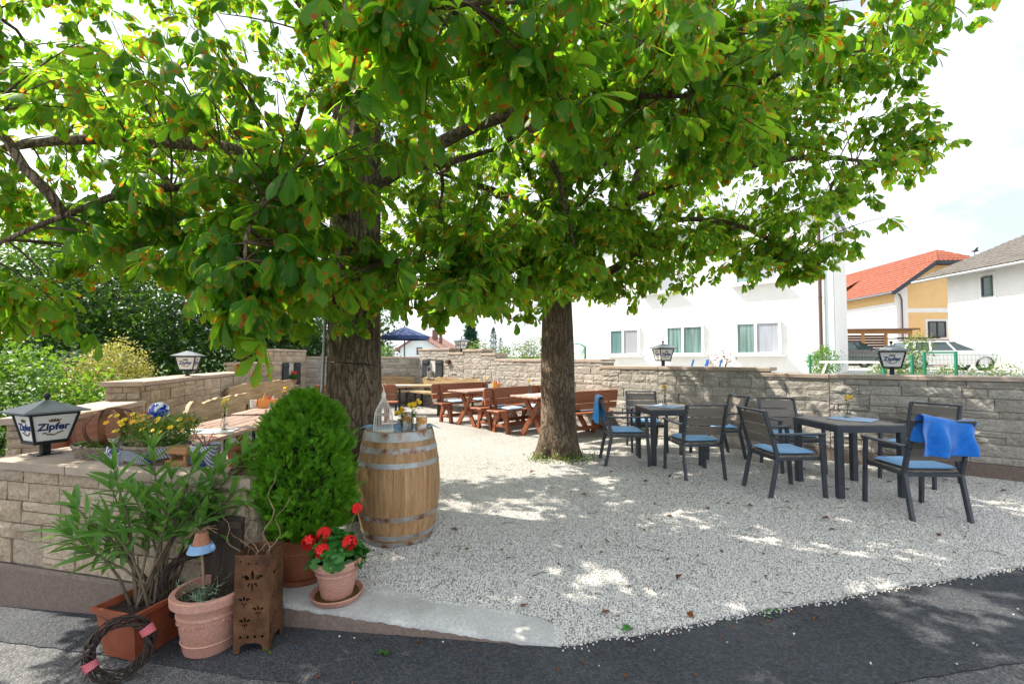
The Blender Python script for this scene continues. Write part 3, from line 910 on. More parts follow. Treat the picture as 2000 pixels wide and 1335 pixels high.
# ---------------------------------------------------------------- foliage helper
def set_luv(me, arr):
    at = me.attributes.new('luv', 'FLOAT_VECTOR', 'POINT')
    at.data.foreach_set('vector', np.asarray(arr, dtype=np.float32).ravel())
def np_mesh(name, verts, faces, mat, luv=None, smooth=False):
    """faces: (n,k) int array"""
    me = bpy.data.meshes.new(name)
    nv, (nf, k) = len(verts), faces.shape
    me.vertices.add(nv); me.vertices.foreach_set('co', np.asarray(verts, dtype=np.float32).ravel())
    me.loops.add(nf * k); me.loops.foreach_set('vertex_index', faces.astype(np.int32).ravel())
    me.polygons.add(nf); me.polygons.foreach_set('loop_start', np.arange(0, nf * k, k, dtype=np.int32))
    try: me.polygons.foreach_set('loop_total', np.full(nf, k, dtype=np.int32))
    except Exception: pass
    me.materials.append(mat)
    if smooth: me.polygons.foreach_set('use_smooth', np.ones(nf, dtype=bool))
    if luv is not None: set_luv(me, luv)
    me.update(calc_edges=True); me.validate()
    return me
def ell_points(rs, ells, n, shell=.55):
    out = []
    w = np.array([(e[3] * e[4] * e[5]) ** .75 * (e[6] if len(e) > 6 else 1) for e in ells]); w /= w.sum()
    for e, k in zip(ells, (w * n).astype(int) + 1):
        d = rs.normal(size=(k, 3)); d /= np.linalg.norm(d, axis=1)[:, None]
        r = rs.uniform(0, 1, k) ** (1 / 3); r = shell + (1 - shell) * r if shell > 0 else r
        r *= 1 + .22 * np.sin(d[:, 0] * 5 + e[0]) * np.cos(d[:, 2] * 6 + e[1]) + .10 * np.sin(d[:, 1] * 13)
        out.append(d * r[:, None] * np.array(e[3:6]) + np.array(e[:3]))
    return np.concatenate(out)
def leaf_cloud(name, mat, ells, n, size, seed, parent=None, shell=.55, clump=6, spread=.18, aspect=.55, up=.5, offset=(0, 0, 0)):
    rs = np.random.RandomState(seed)
    base = ell_points(rs, ells, max(1, n // clump), shell)
    P = np.repeat(base, clump, axis=0) + rs.normal(size=(len(base) * clump, 3)) * spread
    k = len(P)
    nrm = rs.normal(size=(k, 3)); nrm[:, 2] += up * 2; nrm /= np.linalg.norm(nrm, axis=1)[:, None]
    t = np.cross(nrm, rs.normal(size=(k, 3))); t /= np.linalg.norm(t, axis=1)[:, None] + 1e-9
    b = np.cross(nrm, t)
    s = size * rs.uniform(.6, 1.25, k)[:, None]
    V = np.empty((k, 6, 3)); L = np.empty((k, 6, 3))
    w = s * aspect * .5
    V[:, 0] = P; V[:, 1] = P + t * s * .45 + b * w - nrm * s * .1; V[:, 2] = P + t * s * .45 - b * w - nrm * s * .1
    V[:, 3] = P + t * s - nrm * s * .18; V[:, 4] = P + t * s * .5; V[:, 5] = V[:, 4]
    V[:, 5] = P + t * s * .5 + nrm * .0
    r = rs.uniform(0, 1, k)
    for i, (u, v) in enumerate(((0, 0), (1, .5), (-1, .5), (0, 1), (0, .5), (0, .5))):
        L[:, i, 0] = u; L[:, i, 1] = v; L[:, i, 2] = r
    o = np.arange(k)[:, None] * 6
    F = np.concatenate([o + np.array([[0, 1, 4]]), o + np.array([[1, 3, 4]]), o + np.array([[0, 4, 2]]), o + np.array([[4, 3, 2]])])
    me = np_mesh(name, V.reshape(-1, 3) - np.array(offset), F, mat, L.reshape(-1, 3))
    ob = put(name, me, parent)
    ob['kind'] = 'stuff'
    return ob
def bush(name, label, cat, loc, ells, mat, n, size, seed, group=None, stems=6, trunk_r=.02, trunk_h=None, **kw):
    root = thing(name, label, cat, loc, group=group)
    leaf_cloud('crown' if trunk_h else 'foliage', mat, ells, n, size, seed, root, **kw)
    rn = random.Random(seed); m = MB()
    if trunk_h:
        m.tube([(0, 0, -.3), (.05, 0, trunk_h * .5), (0, .05, trunk_h)], [trunk_r * 1.3, trunk_r, trunk_r * .7], 9)
        for i in range(5):
            a = rn.uniform(0, 6.28); l = rn.uniform(.6, 1.2) * ells[0][3] * .6
            m.tube([(0, 0, trunk_h * .8), (l * .5 * math.cos(a), l * .5 * math.sin(a), trunk_h + l * .4), (l * math.cos(a), l * math.sin(a), trunk_h + l * .9)], [trunk_r * .6, trunk_r * .4, trunk_r * .15], 6)
        m.build('trunk', M_BARK, root, smooth=60)
    else:
        for i in range(stems):
            e = ells[i % len(ells)]; a = rn.uniform(0, 6.28)
            m.tube([(e[0] * .3, e[1] * .3, -.1), (e[0] * .7 + .2 * e[3] * math.cos(a), e[1] * .7 + .2 * e[4] * math.sin(a), e[2] * .6), (e[0] + .5 * e[3] * math.cos(a), e[1] + .5 * e[4] * math.sin(a), e[2] + .4 * e[5])], [trunk_r, trunk_r * .7, trunk_r * .2], 5)
        m.build('stem', M_TWIG, root, smooth=60)['kind'] = 'stuff'
    return root

# ---------------------------------------------------------------- buildings
def local(root, pts): return pts
def window(root, x0, x1, z0, z1, panes, y=0, frame=.09, mats=None, frame_mat=None, sill=True, depth=.16):
    """window on a facade lying in the local plane y, looking along -y"""
    fm = frame_mat or M_PVC
    m = MB(); yy = y - .02
    xs = [x0] + [x0 + (x1 - x0) * p for p in panes] + [x1]
    m.box(((x0 + x1) / 2, yy, z1 - frame / 2), (x1 - x0, .10, frame)); m.box(((x0 + x1) / 2, yy, z0 + frame / 2), (x1 - x0, .10, frame))
    for x in xs: m.box((min(max(x, x0 + frame / 2), x1 - frame / 2), yy - .002, (z0 + z1) / 2), (frame, .10, z1 - z0 - .002))
    w = m.build('window', fm, root)
    for i in range(len(xs) - 1):
        a, b = xs[i] + frame * .5, xs[i + 1] - frame * .5
        m = MB(); m.box(((a + b) / 2, yy, (z0 + z1) / 2), (b - a - .01, .02, z1 - z0 - frame * 2 + .01))
        m.build('pane', (mats[i] if mats else M_PANE), w)
    if sill:
        m = MB(); m.box(((x0 + x1) / 2, yy - .08, z0 - .035), (x1 - x0 + .25, .24, .05), b=.01); m.build('sill', M_PVC, w)
    return w
def m_window_curtain(name, a, b, sc):
    t = NT(name); v = t.coords('obj', (1, 1, .05)); f = t.noise(v, sc, 2)
    t.col(t.ramp(f, [(.3, a), (.7, b)])); t.set(Roughness=.08); t.p.inputs['Specular IOR Level'].default_value = .7
    return t.mat
M_P1 = m_window_curtain('pane_green_curtain', (.06, .13, .12), (.24, .35, .33), 9)
M_P2 = m_window_curtain('pane_grey_curtain', (.26, .28, .33), (.40, .42, .47), 11)
M_P3 = m_window_curtain('pane_blind', (.30, .31, .34), (.35, .36, .39), 2)
M_P4 = m_window_curtain('pane_teal', (.09, .17, .17), (.20, .31, .31), 3)

root = thing('white_house', 'large white rendered house with wide windows behind the right wall', 'house', (1.6, 23.7, .9), R(-41.1))
def plain_wall(root, x0, x1, z0, z1, y0, y1, mat, name='wall'):
    m = MB(); m.box(((x0 + x1) / 2, (y0 + y1) / 2, (z0 + z1) / 2), (x1 - x0, y1 - y0, z1 - z0)); return m.build(name, mat, root)
plain_wall(root, 0, 12.5, -.6, 5.6, .02, 4.1, M_WHITEWALL)
window(root, 3.9, 5.42, .66, 1.88, (.46,), mats=[M_P4, M_P3])
window(root, 6.58, 8.17, .66, 1.90, (.46,), mats=[M_P1, M_P1])
window(root, 9.33, 10.89, .66, 1.92, (.46,), mats=[M_P1, M_P2])
window(root, 9.33, 10.89, 3.35, 4.65, (.46,), mats=[M_P4, M_P2])
window(root, 5.6, 7.1, 3.35, 4.65, (.46,), mats=[M_P4, M_P3])
m = MB(); m.tube([(12.1, -.09, -.2), (12.1, -.09, 5.55)], .055, 10)
for z in (.9, 2.6, 4.2): m.tube([(12.1, -.09, z), (12.1, -.09, z + .05)], .066, 10)
m.build('drain_pipe', pm('brown_pipe', (.07, .045, .045), (.10, .065, .06), 4, .5, 0, rv=0), root, smooth=60)
m = MB(); m.box((12.36, -.02, 2.5), (.22, .05, 5.9)); m.build('facade_strip', pm('pale_blue_strip', (.58, .68, .72), (.64, .73, .77), 3, .9, .1, rv=0), root)  # narrow pale blue strip on the facade beside the drain pipe
m = MB(); m.box((11.75, -.03, .62), (.30, .06, .30), b=.01); m.build('meter_box', flat('grey_meter_box', (.50, .54, .55), .5), root)
m = MB(); m.box((6.25, 2.1, 5.66), (12.7, 4.4, .12))
M_TILER = pm('red_roof_tile', (.21, .055, .03), (.31, .10, .06), 3, .8, .4, .02, mode='world', rv=.1)
M_TILEG = pm('grey_roof_tile', (.10, .09, .082), (.17, .155, .14), 3, .85, .4, .02, mode='world', rv=.1)
M_TILEB = pm('brown_red_roof_tile', (.20, .10, .08), (.33, .19, .15), 3, .85, .4, .02, mode='world', rv=.1)
m.build('roof', M_LROOF, root)

def tiles(m, a, b, c, d, nu, nv, lift=.05):
    """overlapping tiles on the quad a-b (eave) to d-c (ridge)"""
    a, b, c, d = map(Vector, (a, b, c, d)); n = (b - a).cross(d - a).normalized()
    if n.z < 0: n = -n
    for j in range(nv):
        v0, v1 = j / nv, (j + 1.25) / nv
        if v1 > 1: v1 = 1
        for i in range(nu):
            u0, u1 = (i + .03) / nu, (i + .97) / nu
            P = lambda u, v: a.lerp(b, u).lerp(d.lerp(c, u), v)
            um = (u0 + u1) / 2
            vs = [P(u0, v0) + n * lift, P(um, v0) + n * lift * 1.9, P(u1, v0) + n * lift, P(u0, v1) + n * .005, P(um, v1) + n * lift * .8, P(u1, v1) + n * .005, P(u0, v0), P(u1, v0)]
            m.add(vs, [(0, 1, 4, 3), (1, 2, 5, 4), (6, 7, 2, 1, 0)])
def roof_slab(root, name, a, b, c, d, mat, th=.14):
    a, b, c, d = map(Vector, (a, b, c, d)); n = (b - a).cross(d - a).normalized()
    if n.z < 0: n = -n
    m = MB(); m.add([a, b, c, d, a - n * th, b - n * th, c - n * th, d - n * th], [(0, 1, 2, 3), (7, 6, 5, 4), (0, 4, 5, 1), (1, 5, 6, 2), (2, 6, 7, 3), (3, 7, 4, 0)])
    return m.build(name, mat, root)

# orange house with half-hipped red roof
M_ORANGEWALL = pm('apricot_render', (.70, .46, .20), (.75, .51, .24), 2, .9, .1, .004, mode='world', rv=0)
root = thing('apricot_house', 'apricot yellow house with red tiled half-hipped roof behind the parked cars', 'house', (30.5, 36, .9), R(-4))
plain_wall(root, 0, 8.2, -.6, 6.2, 0, 14, M_ORANGEWALL)
m = MB(); m.add([(0, .0, 6.2), (8.2, .0, 6.2), (6.0, .0, 7.9), (2.2, .0, 7.9), (0, .3, 6.2), (8.2, .3, 6.2), (6.0, .3, 7.9), (2.2, .3, 7.9)], [(0, 1, 2, 3), (3, 2, 6, 7), (0, 3, 7, 4), (1, 5, 6, 2)]); m.build('gable', M_ORANGEWALL, root)
for z in (1.65, 4.15): plain_wall(root, .0, 8.2, z, z + .35, -.03, .1, M_WHITEWALL, 'white_band')
plain_wall(root, -.03, .85, -.6, 6.2, -.034, .12, M_WHITEWALL, 'corner_band')
plain_wall(root, -.035, .1, -.6, 5.0, .125, 13.9, M_WHITEWALL, 'sun_glare_panel')  # added white panel painting the sun glare on the side wall below the eave
for (x0, x1, z0, z1) in ((2.3, 3.6, 2.2, 3.45), (5.0, 6.2, 4.95, 6.1)):
    plain_wall(root, x0 - .18, x1 + .18, z0 - .18, z1 + .18, -.028, .05, M_WHITEWALL, 'window_surround')
    window(root, x0, x1, z0, z1, (.5,), y=-.03, frame=.08, frame_mat=M_DARKWOOD, sill=False)
plain_wall(root, 1.9, 5.6, -.6, 1.25, -.036, .05, M_WHITEWALL, 'garage_surround')
m = MB()
for i in range(5): m.box((3.75, -.05, -.4 + i * .33), (3.1, .05, .31), b=.01)
m.build('garage_door', flat('white_garage_door', (.70, .71, .72), .5), root)
m = MB(); m.tube([(-.35, 1.0, 5.9), (.2, -.12, 5.6), (.35, -.12, 5.2), (.35, -.12, -.3)], .05, 8); m.build('drain_pipe', pm('brown_pipe', (.07, .045, .045), (.10, .065, .06), 4, .5, 0, rv=0), root, smooth=60)
e0, e1, ra, rb = (-.9, -1.0, 5.72), (-.9, 14.5, 5.72), (4.1, 14.5, 9.35), (4.1, 1.2, 9.35)
h0 = (2.3, -1.0, 8.05); h1 = (5.9, -1.0, 8.05)
roof_slab(root, 'roof', e0, e1, ra, rb, M_DARKWOOD, .16)
m = MB(); tiles(m, (-.9, -1.0, 5.74), (-.9, 14.5, 5.74), (2.3, 14.5, 8.07), h0, 44, 9, .04); tiles(m, h0, (2.3, 14.5, 8.07), (4.1, 14.5, 9.38), (4.1, 1.2, 9.38), 44, 5, .04)
m.build('roof_tile', M_TILER, root)['kind'] = 'stuff'
m = MB(); tiles(m, (2.2, -1.05, 8.05), (6.0, -1.05, 8.05), (4.15, 1.2, 9.38), (4.05, 1.2, 9.38), 11, 6, .04); m.build('hip_tile', M_TILER, root)['kind'] = 'stuff'
m = MB(); m.add([(9.1, -1.0, 5.72), (5.9, -1.0, 8.05), (4.1, 1.2, 9.38), (4.1, 14.5, 9.38), (9.1, 14.5, 5.72)], [(0, 1, 2, 3, 4)]); m.build('roof', M_TILER, root)
m = MB(); dk = Vector((0, 0, -.32))
for (p, q) in ((e0, h0), (h0, h1), (h1, (9.1, -1.0, 5.72))):
    m.bar(Vector(p) + Vector((0, -.03, -.12)), Vector(q) + Vector((0, -.03, -.12)), .06, .30, ext=.05)
m.build('verge_board', pm('anthracite_verge', (.03, .035, .045), (.045, .05, .06), 5, .5, 0, rv=0), root)
m = MB()
m.tube([(-.98, -1, 5.66), (-.98, 14.4, 5.66)], .07, 8); m.build('gutter', M_LROOF, root)
m = MB(); tiles(m, (-1.0, 6.4, 6.3), (-1.0, 9.6, 6.3), (2.0, 9.0, 7.95), (2.0, 7.0, 7.95), 8, 5, .04)
m.add([(-1.0, 6.4, 6.25), (-1.0, 9.6, 6.25), (-.9, 9.6, 5.75), (-.9, 6.4, 5.75)], [(0, 1, 2, 3)]); m.build('dormer', M_TILER, root)['kind'] = 'stuff'
m = MB(); m.tube([(5.6, -.4, 8.2), (5.6, -.4, 8.9)], .02, 6); m.prism([(-.3, 0), (.0, .12), (.15, .3), (.3, .34), (.22, .16), (.3, .02), (.05, -.05)], .03, Matrix.Translation((5.6, -.4, 8.85)) @ Matrix.Rotation(R(90), 4, 'X'))
m.build('weather_cock', M_BLACK, root)

# white house with grey tiles at the right edge
root = thing('grey_roofed_house', 'white house with grey tiled roof at the right edge of the photo', 'house', (23.65, 24.6, .9), R(-90))
# local x runs along -Y (towards the camera), local y runs along +X (away from the court)
plain_wall(root, 0, 9.5, -.6, 5.1, .0, 11, M_WHITEWALL)
plain_wall(root, 1.72, 2.48, 3.45, 4.80, -.03, .05, M_PVC, 'window_surround')
window(root, 1.86, 2.36, 3.6, 4.6, (), y=-.04, frame=.07, frame_mat=flat('green_window_frame', (.05, .10, .08), .5), sill=False)
roof_slab(root, 'roof', (-1.0, -.95, 4.88), (10.5, -.95, 4.88), (10.5, 5.6, 7.55), (-1.0, 5.6, 7.55), M_DARKWOOD, .14)
m = MB(); tiles(m, (-1.0, -.95, 4.9), (10.5, -.95, 4.9), (10.5, 5.6, 7.57), (-1.0, 5.6, 7.57), 36, 17, .035); m.build('roof_tile', M_TILEG, root)['kind'] = 'stuff'
m = MB(); m.add([(-1.0, 5.6, 7.57), (10.5, 5.6, 7.57), (10.5, 12.1, 4.9), (-1.0, 12.1, 4.9)], [(0, 1, 2, 3)]); m.build('roof', M_TILEG, root)
m = MB(); m.tube([(-1.0, -1.02, 4.80), (10.5, -1.02, 4.80)], .065, 8); m.build('gutter', M_ZINC, root, smooth=60)
m = MB(); m.add([(0, .2, 5.1), (0, 10.9, 5.1), (0, 5.6, 7.3), (.3, .2, 5.1), (.3, 10.9, 5.1), (.3, 5.6, 7.3)], [(0, 2, 1), (3, 4, 5)]); m.build('gable', M_WHITEWALL, root)

# far white house with brown-red roof, seen between the trees
root = thing('distant_house', 'distant white gabled house with brownish red roof between the two trunks', 'house', (-17.4, 70, -.7), R(-10))
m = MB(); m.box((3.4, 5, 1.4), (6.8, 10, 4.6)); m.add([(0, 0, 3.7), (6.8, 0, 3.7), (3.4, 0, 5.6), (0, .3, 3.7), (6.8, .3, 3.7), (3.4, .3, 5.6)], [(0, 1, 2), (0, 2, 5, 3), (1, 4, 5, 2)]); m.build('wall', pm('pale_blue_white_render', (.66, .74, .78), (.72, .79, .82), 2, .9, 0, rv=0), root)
for s, nm in ((1, 'roof'), (-1, 'roof')):
    x0 = 3.4 + s * 4.1
    roof_slab(root, nm, (x0, -.8, 3.35), (x0, 10.8, 3.35), (3.4, 10.8, 5.75), (3.4, -.8, 5.75), M_TILEB, .15)
window(root, 2.9, 3.8, 2.7, 3.8, (.5,), frame=.1, frame_mat=M_DARKWOOD, sill=False)
window(root, 4.5, 5.4, .9, 2.0, (.5,), frame=.1, frame_mat=M_DARKWOOD, sill=False)
m = MB(); m.box((4.6, 3.4, 5.9), (.7, .7, 1.6)); m.build('chimney', pm('brick_chimney', (.16, .09, .07), (.24, .14, .11), 5, .9, .2, rv=0), root)
m = MB(); m.box((5.5, 3.6, 5.3), (.4, .4, 1.6)); m.build('chimney', pm('brick_chimney', (.16, .09, .07), (.24, .14, .11), 5, .9, .2, rv=0), root)

# timber building whose eave enters at the left edge
root = thing('timber_barn', 'dark timber building with red tiled eave at the left edge', 'building', (-9.6, 8.2, -.6))
plain_wall(root, -5, -.6, 0, 2.6, -5, -.5, M_DARKWOOD)
roof_slab(root, 'roof', (.95, .2, 2.66), (.35, -6, 2.66), (-4, -6, 4.9), (-4, .4, 4.9), M_DARKWOOD, .16)
m = MB(); tiles(m, (.98, .22, 2.68), (.38, -6, 2.68), (-4, -6, 4.92), (-4, .42, 4.92), 24, 13, .04); m.build('roof_tile', pm('old_red_tile', (.24, .08, .06), (.34, .14, .11), 3, .85, .3, .01, mode='world', rv=0), root)['kind'] = 'stuff'
for i in range(9):
    m = MB(); y = -.1 - i * .68; m.bar((.8 - i * .06, y, 2.40), (-2.5, y, 4.06), .10, .14); m.build('rafter', M_DARKWOOD, root)
for y in (-.3, -3.0):
    m = MB(); m.box((.1, y, 1.2), (.16, .16, 2.6), b=.01); m.bar((.1, y, 1.7), (-.6, y, 2.4), .1, .1); m.build('post', M_DARKWOOD, root)

# carport, fence shed, playground
root = thing('carport', 'low wooden carport with flat roof in front of the apricot house', 'carport', (21.3, 29.6, .9), R(-8))
M_LARCH = pm('larch_timber', (.32, .14, .05), (.45, .22, .09), 3, .7, .2, .003, stretch=(1, 8, 8), rv=.15)
m = MB(); m.box((2.1, 1.2, 2.40), (4.9, 3.0, .10)); m.build('roof', pm('carport_roof_felt', (.15, .09, .06), (.22, .14, .10), 4, .8, 0, rv=0), root)
m = MB(); m.box((2.0, -.1, 2.22), (4.4, .10, .24)); m.build('beam', M_LARCH, root)
for x in (0, 1.35, 2.7, 4.1):
    m = MB(); m.box((x, -.1, .9), (.14, .14, 2.4)); m.build('post', M_LARCH, root)
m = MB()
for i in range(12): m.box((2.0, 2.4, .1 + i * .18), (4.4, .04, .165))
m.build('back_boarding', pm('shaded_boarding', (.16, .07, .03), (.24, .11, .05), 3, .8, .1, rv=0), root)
root = thing('grey_board_shed', 'small weathered grey board shed beside the wooden carport', 'shed', (26.0, 30.2, .9), R(-6))
for i in range(10):
    m = MB(); m.box((.8, 0, .1 + i * .17), (1.9, .05, .155), b=.01); m.build('plank', pm('weathered_grey_plank', (.10, .10, .10), (.17, .17, .17), 3, .85, .2, .003, stretch=(1, 9, 9), rv=.25), root)
m = MB(); m.box((.9, .4, 1.88), (2.4, 1.2, .08)); m.build('roof', M_SHUTTER, root)
root = thing('playhouse_slide', 'red and green plastic playhouse with slide by the garage door', 'playground slide', (31.0, 33.5, .9), R(-6))
m = MB(); m.box((.1, 0, .8), (1.1, .9, 1.7), b=.05); m.build('playhouse_wall', flat('orange_red_plastic', (.72, .12, .05), .4), root)
m = MB(); m.box((.25, -.46, .95), (.5, .04, .6), b=.02); m.build('opening', flat('green_plastic', (.05, .38, .06), .4), root)
m = MB(); m.bar((-.9, -.6, .15), (-.35, -.5, 1.15), .5, .06); m.build('slide', flat('cream_plastic', (.75, .66, .58), .4), root)

# ---------------------------------------------------------------- cars
def make_car(name, label, loc, rz, paint, sc=.86, suv=False):
    root = thing(name, label, 'car', loc, rz, 'parked cars'); root.scale = (sc, sc, sc)
    H = .16 if suv else 0
    stat = [(-2.25, .62, .55, .60, .70), (-2.18, .42, .92 + H, .80, .80), (-1.9, .30, 1.0 + H, .86, .84), (-1.0, .26, 1.0 + H, .90, .88), (0, .26, .98 + H, .90, .88), (.9, .26, .96 + H, .90, .87), (1.35, .28, .92 + H, .88, .84), (1.9, .32, .82 + H, .84, .78), (2.2, .42, .68 + H * .6, .72, .66), (2.27, .5, .55, .55, .5)]
    m = MB(); vs = []; fs = []
    for (x, zl, zh, wl, wh) in stat:
        zm = (zl + zh) / 2
        for s_ in (-1, 1): pass
        vs += [(x, -wl * .9, zl), (x, -wl, zm), (x, -wh, zh), (x, 0, zh + .03), (x, wh, zh), (x, wl, zm), (x, wl * .9, zl)]
    for i in range(len(stat) - 1):
        for k in range(6): fs.append((i * 7 + k, (i + 1) * 7 + k, (i + 1) * 7 + k + 1, i * 7 + k + 1))
        fs.append((i * 7 + 6, (i + 1) * 7 + 6, (i + 1) * 7, i * 7))
    fs += [tuple(range(7)), tuple(range((len(stat) - 1) * 7, len(stat) * 7))[::-1]]
    m.add(vs, fs); m.build('body', paint, root, smooth=38)
    # greenhouse: glass block, roof skin and pillars
    zb, zt = .97 + H, 1.44 + H * 1.2
    gl = [(-2.05, .74), (1.15, .78)]; gt = [(-1.75, .58), (.25, .60)]
    B = lambda x, w, z: [(x, -w, z), (x, w, z)]
    vs = B(-2.05, .76, zb) + B(1.2, .78, zb) + B(-1.72, .60, zt) + B(.28, .60, zt)
    m = MB(); m.add(vs, [(0, 2, 6, 4), (1, 5, 7, 3), (0, 4, 5, 1), (2, 3, 7, 6), (4, 6, 7, 5)]); m.build('windows', m_pane('car_glass', (.03, .055, .055), .05), root)
    m = MB(); m.box((-.72, 0, zt + .015), (2.10, 1.26, .055), b=.025); m.build('roof', paint, root, smooth=50)
    m = MB()
    for s_ in (-1, 1):
        for (xb, xt, w) in ((1.2, .28, .07), (.22, -.08, .08), (-.85, -.80, .09), (-1.6, -1.45, .10), (-2.03, -1.72, .09)):
            m.bar((xb, s_ * .775, zb - .01), (xt, s_ * .605, zt + .01), w, .02, up=(0, s_, .3))
        m.bar((-2.05, s_ * .775, zb), (1.2, s_ * .79, zb), .03, .05)
    m.build('pillars', paint, root)
    for s_ in (-1, 1):
        m = MB(); m.tube([(-1.6, s_ * .55, zt + .09), (.1, s_ * .55, zt + .09)], .02, 6)
        for x in (-1.6, -.75, .1): m.box((x, s_ * .55, zt + .06), (.06, .03, .06))
        m.build('roof_rail', M_BLACK, root)
        m = MB(); m.box((.95, s_ * .98, zb + .06), (.12, .2, .13), b=.03); m.build('mirror', paint, root, smooth=50)
        m = MB(); m.box((-2.12, s_ * .70, .82 + H), (.14, .20, .32), b=.03); m.build('tail_light', flat('red_light_lens', (.55, .03, .03), .2), root)
        m = MB(); m.box((2.05, s_ * .62, .68 + H), (.22, .28, .14), b=.04); m.build('headlight', flat('clear_light_lens', (.62, .64, .66), .15), root)
        for xd in (-.85, .25):
            m = MB(); m.box((xd, s_ * .905, .84 + H), (.18, .02, .03), b=.008); m.build('door_handle', paint, root)
        for x in (-1.42, 1.38):
            T = Matrix.Translation((x, s_ * .84, .325)) @ Matrix.Rotation(R(90) * s_, 4, 'X')
            m = MB(); m.lathe([(.36, -.05), (.40, .07), (.40, .075), (.33, .078)], 22, T=T); m.build('wheel_arch', M_BLACK, root)
            m = MB(); m.lathe([(.21, .02), (.21, .10), (.24, .115), (.30, .115), (.325, .09), (.325, -.10)], 24, T=T); w = m.build('tyre', flat('tyre_rubber', (.018, .018, .019), .8), root, smooth=50)
            m = MB()
            for k in range(5):
                a = 2 * math.pi * k / 5; m.bar(T @ Vector((0, 0, .09)), T @ Vector((.22 * math.cos(a), .22 * math.sin(a), .085)), .065, .03, up=(0, -s_, 0))
            m.lathe([(.20, .04), (.225, .09), (.215, .10), (.19, .07)], 22, T=T); m.lathe([(0, .1), (.05, .1), (.05, .06)], 12, T=T)
            m.build('rim', flat('alloy_rim', (.52, .54, .56), .3, .6), w)
    m = MB(); m.box((-2.24, 0, .70 + H), (.03, .52, .12)); m.build('number_plate', M_PAPER, root)
    return root
def car_paint(name, c):
    t = NT(name); t.p.inputs['Base Color'].default_value = c4(c); t.set(Roughness=.25); t.p.inputs['Coat Weight'].default_value = .7; return t.mat
make_car('parked_car', 'white estate car parked side-on in front of the grey-roofed house', (19.4, 20.6, .92), R(-14), car_paint('white_car_paint', (.72, .73, .73)))
make_car('parked_car', 'dark sport utility car parked in front of the wooden carport', (19.7, 26.6, .92), R(-6), car_paint('dark_car_paint', (.012, .016, .028)), .88, True)

# ---------------------------------------------------------------- green mesh fence and things behind the right wall
root = thing('mesh_fence', 'green wire mesh fence with posts behind the right wall', 'fence', (8.3, 9.2, .9))
fp = [(-1.3, 1.5), (-.35, .55), (-.02, .23), (.12, .1), (.47, -.2), (1.6, -1.1), (3.0, -2.2)]
for i, (x, y) in enumerate(fp):
    m = MB(); m.box((x, y, .28), (.045, .045, .76 if i in (3, 4) else .66), b=.006); m.build('post', M_GREENMETAL, root)
m = MB(); m.bar((.12, .1, .64), (.47, -.2, .64), .025, .03); m.build('gate_rail', M_GREENMETAL, root)
m = MB()
for (p, q) in zip(fp, fp[1:]):
    L = math.dist(p, q); k = int(L / .055)
    for i in range(k + 1):
        t_ = i / k; x = p[0] + (q[0] - p[0]) * t_; y = p[1] + (q[1] - p[1]) * t_; m.tube([(x, y, -.05), (x, y, .6)], .0026, 3, caps=False)
    for z in (.05, .2, .35, .5, .59): m.tube([(p[0], p[1], z), (q[0], q[1], z)], .0032, 3, caps=False)
m.build('wire_mesh', flat('wire_grey_green', (.10, .22, .17), .5), root)['kind'] = 'stuff'
root = thing('white_pallet_bench', 'white painted pallet bench behind the right lantern', 'bench', (9.3, 12.6, .9), R(-35))
for i in range(4):
    m = MB(); m.box((0, -.35 + i * .22, .42), (1.3, .16, .05), b=.01); m.build('slat', M_PVC, root)
for x in (-.55, .55):
    m = MB(); m.bar((x - .08, -.3, 0), (x + .06, -.3, .4), .09, .06); m.bar((x - .08, .25, 0), (x + .06, .25, .4), .09, .06); m.build('leg', M_PVC, root)
m = MB(); m.box((-1.25, 0, 0), (.02, .02, .02))
root = thing('green_trellis', 'green arched garden trellis behind the trunk by the white house', 'trellis', (2.02, 14.4, .9), R(-35))
m = MB()
for x in (-.33, .33): m.box((x, 0, .42), (.05, .04, .95))
m.tube([(-.33, 0, .88), (-.2, 0, .96), (0, 0, .99), (.2, 0, .96), (.33, 0, .88)], .025, 6); m.build('frame', M_GREENMETAL, root)
m = MB()
for i in range(-7, 8):
    for s_ in (-1, 1):
        x0 = i * .1
        a = (max(-.33, min(.33, x0 - s_ * .45)), 0, 0); b = (max(-.33, min(.33, x0 + s_ * .45)), 0, .9)
        m.bar(a, b, .012, .008)
m.build('lattice', flat('pale_green_lattice', (.25, .45, .36), .6), root)['kind'] = 'stuff'
for k, (x, y, lab) in enumerate(((5.62, 10.1, 'upper tips of the left blue chair behind the wall'), (6.0, 10.3, 'upper tips of the right blue chair behind the wall'))):
    root = thing('folding_chair', lab, 'chair', (x - 1.55, y - .2, .9), R(20), 'blue chairs behind the wall')
    for s_ in (-.2, .2):
        m = MB(); m.bar((s_, .15, 0), (s_ - .06, -.12, .50), .04, .025, b=.005); m.build('leg', flat('blue_chair_paint', (.03, .17, .46), .5), root)
    m = MB(); m.box((0, 0, .24), (.44, .4, .03), b=.008); m.build('seat', flat('blue_chair_paint', (.03, .17, .46), .5), root)

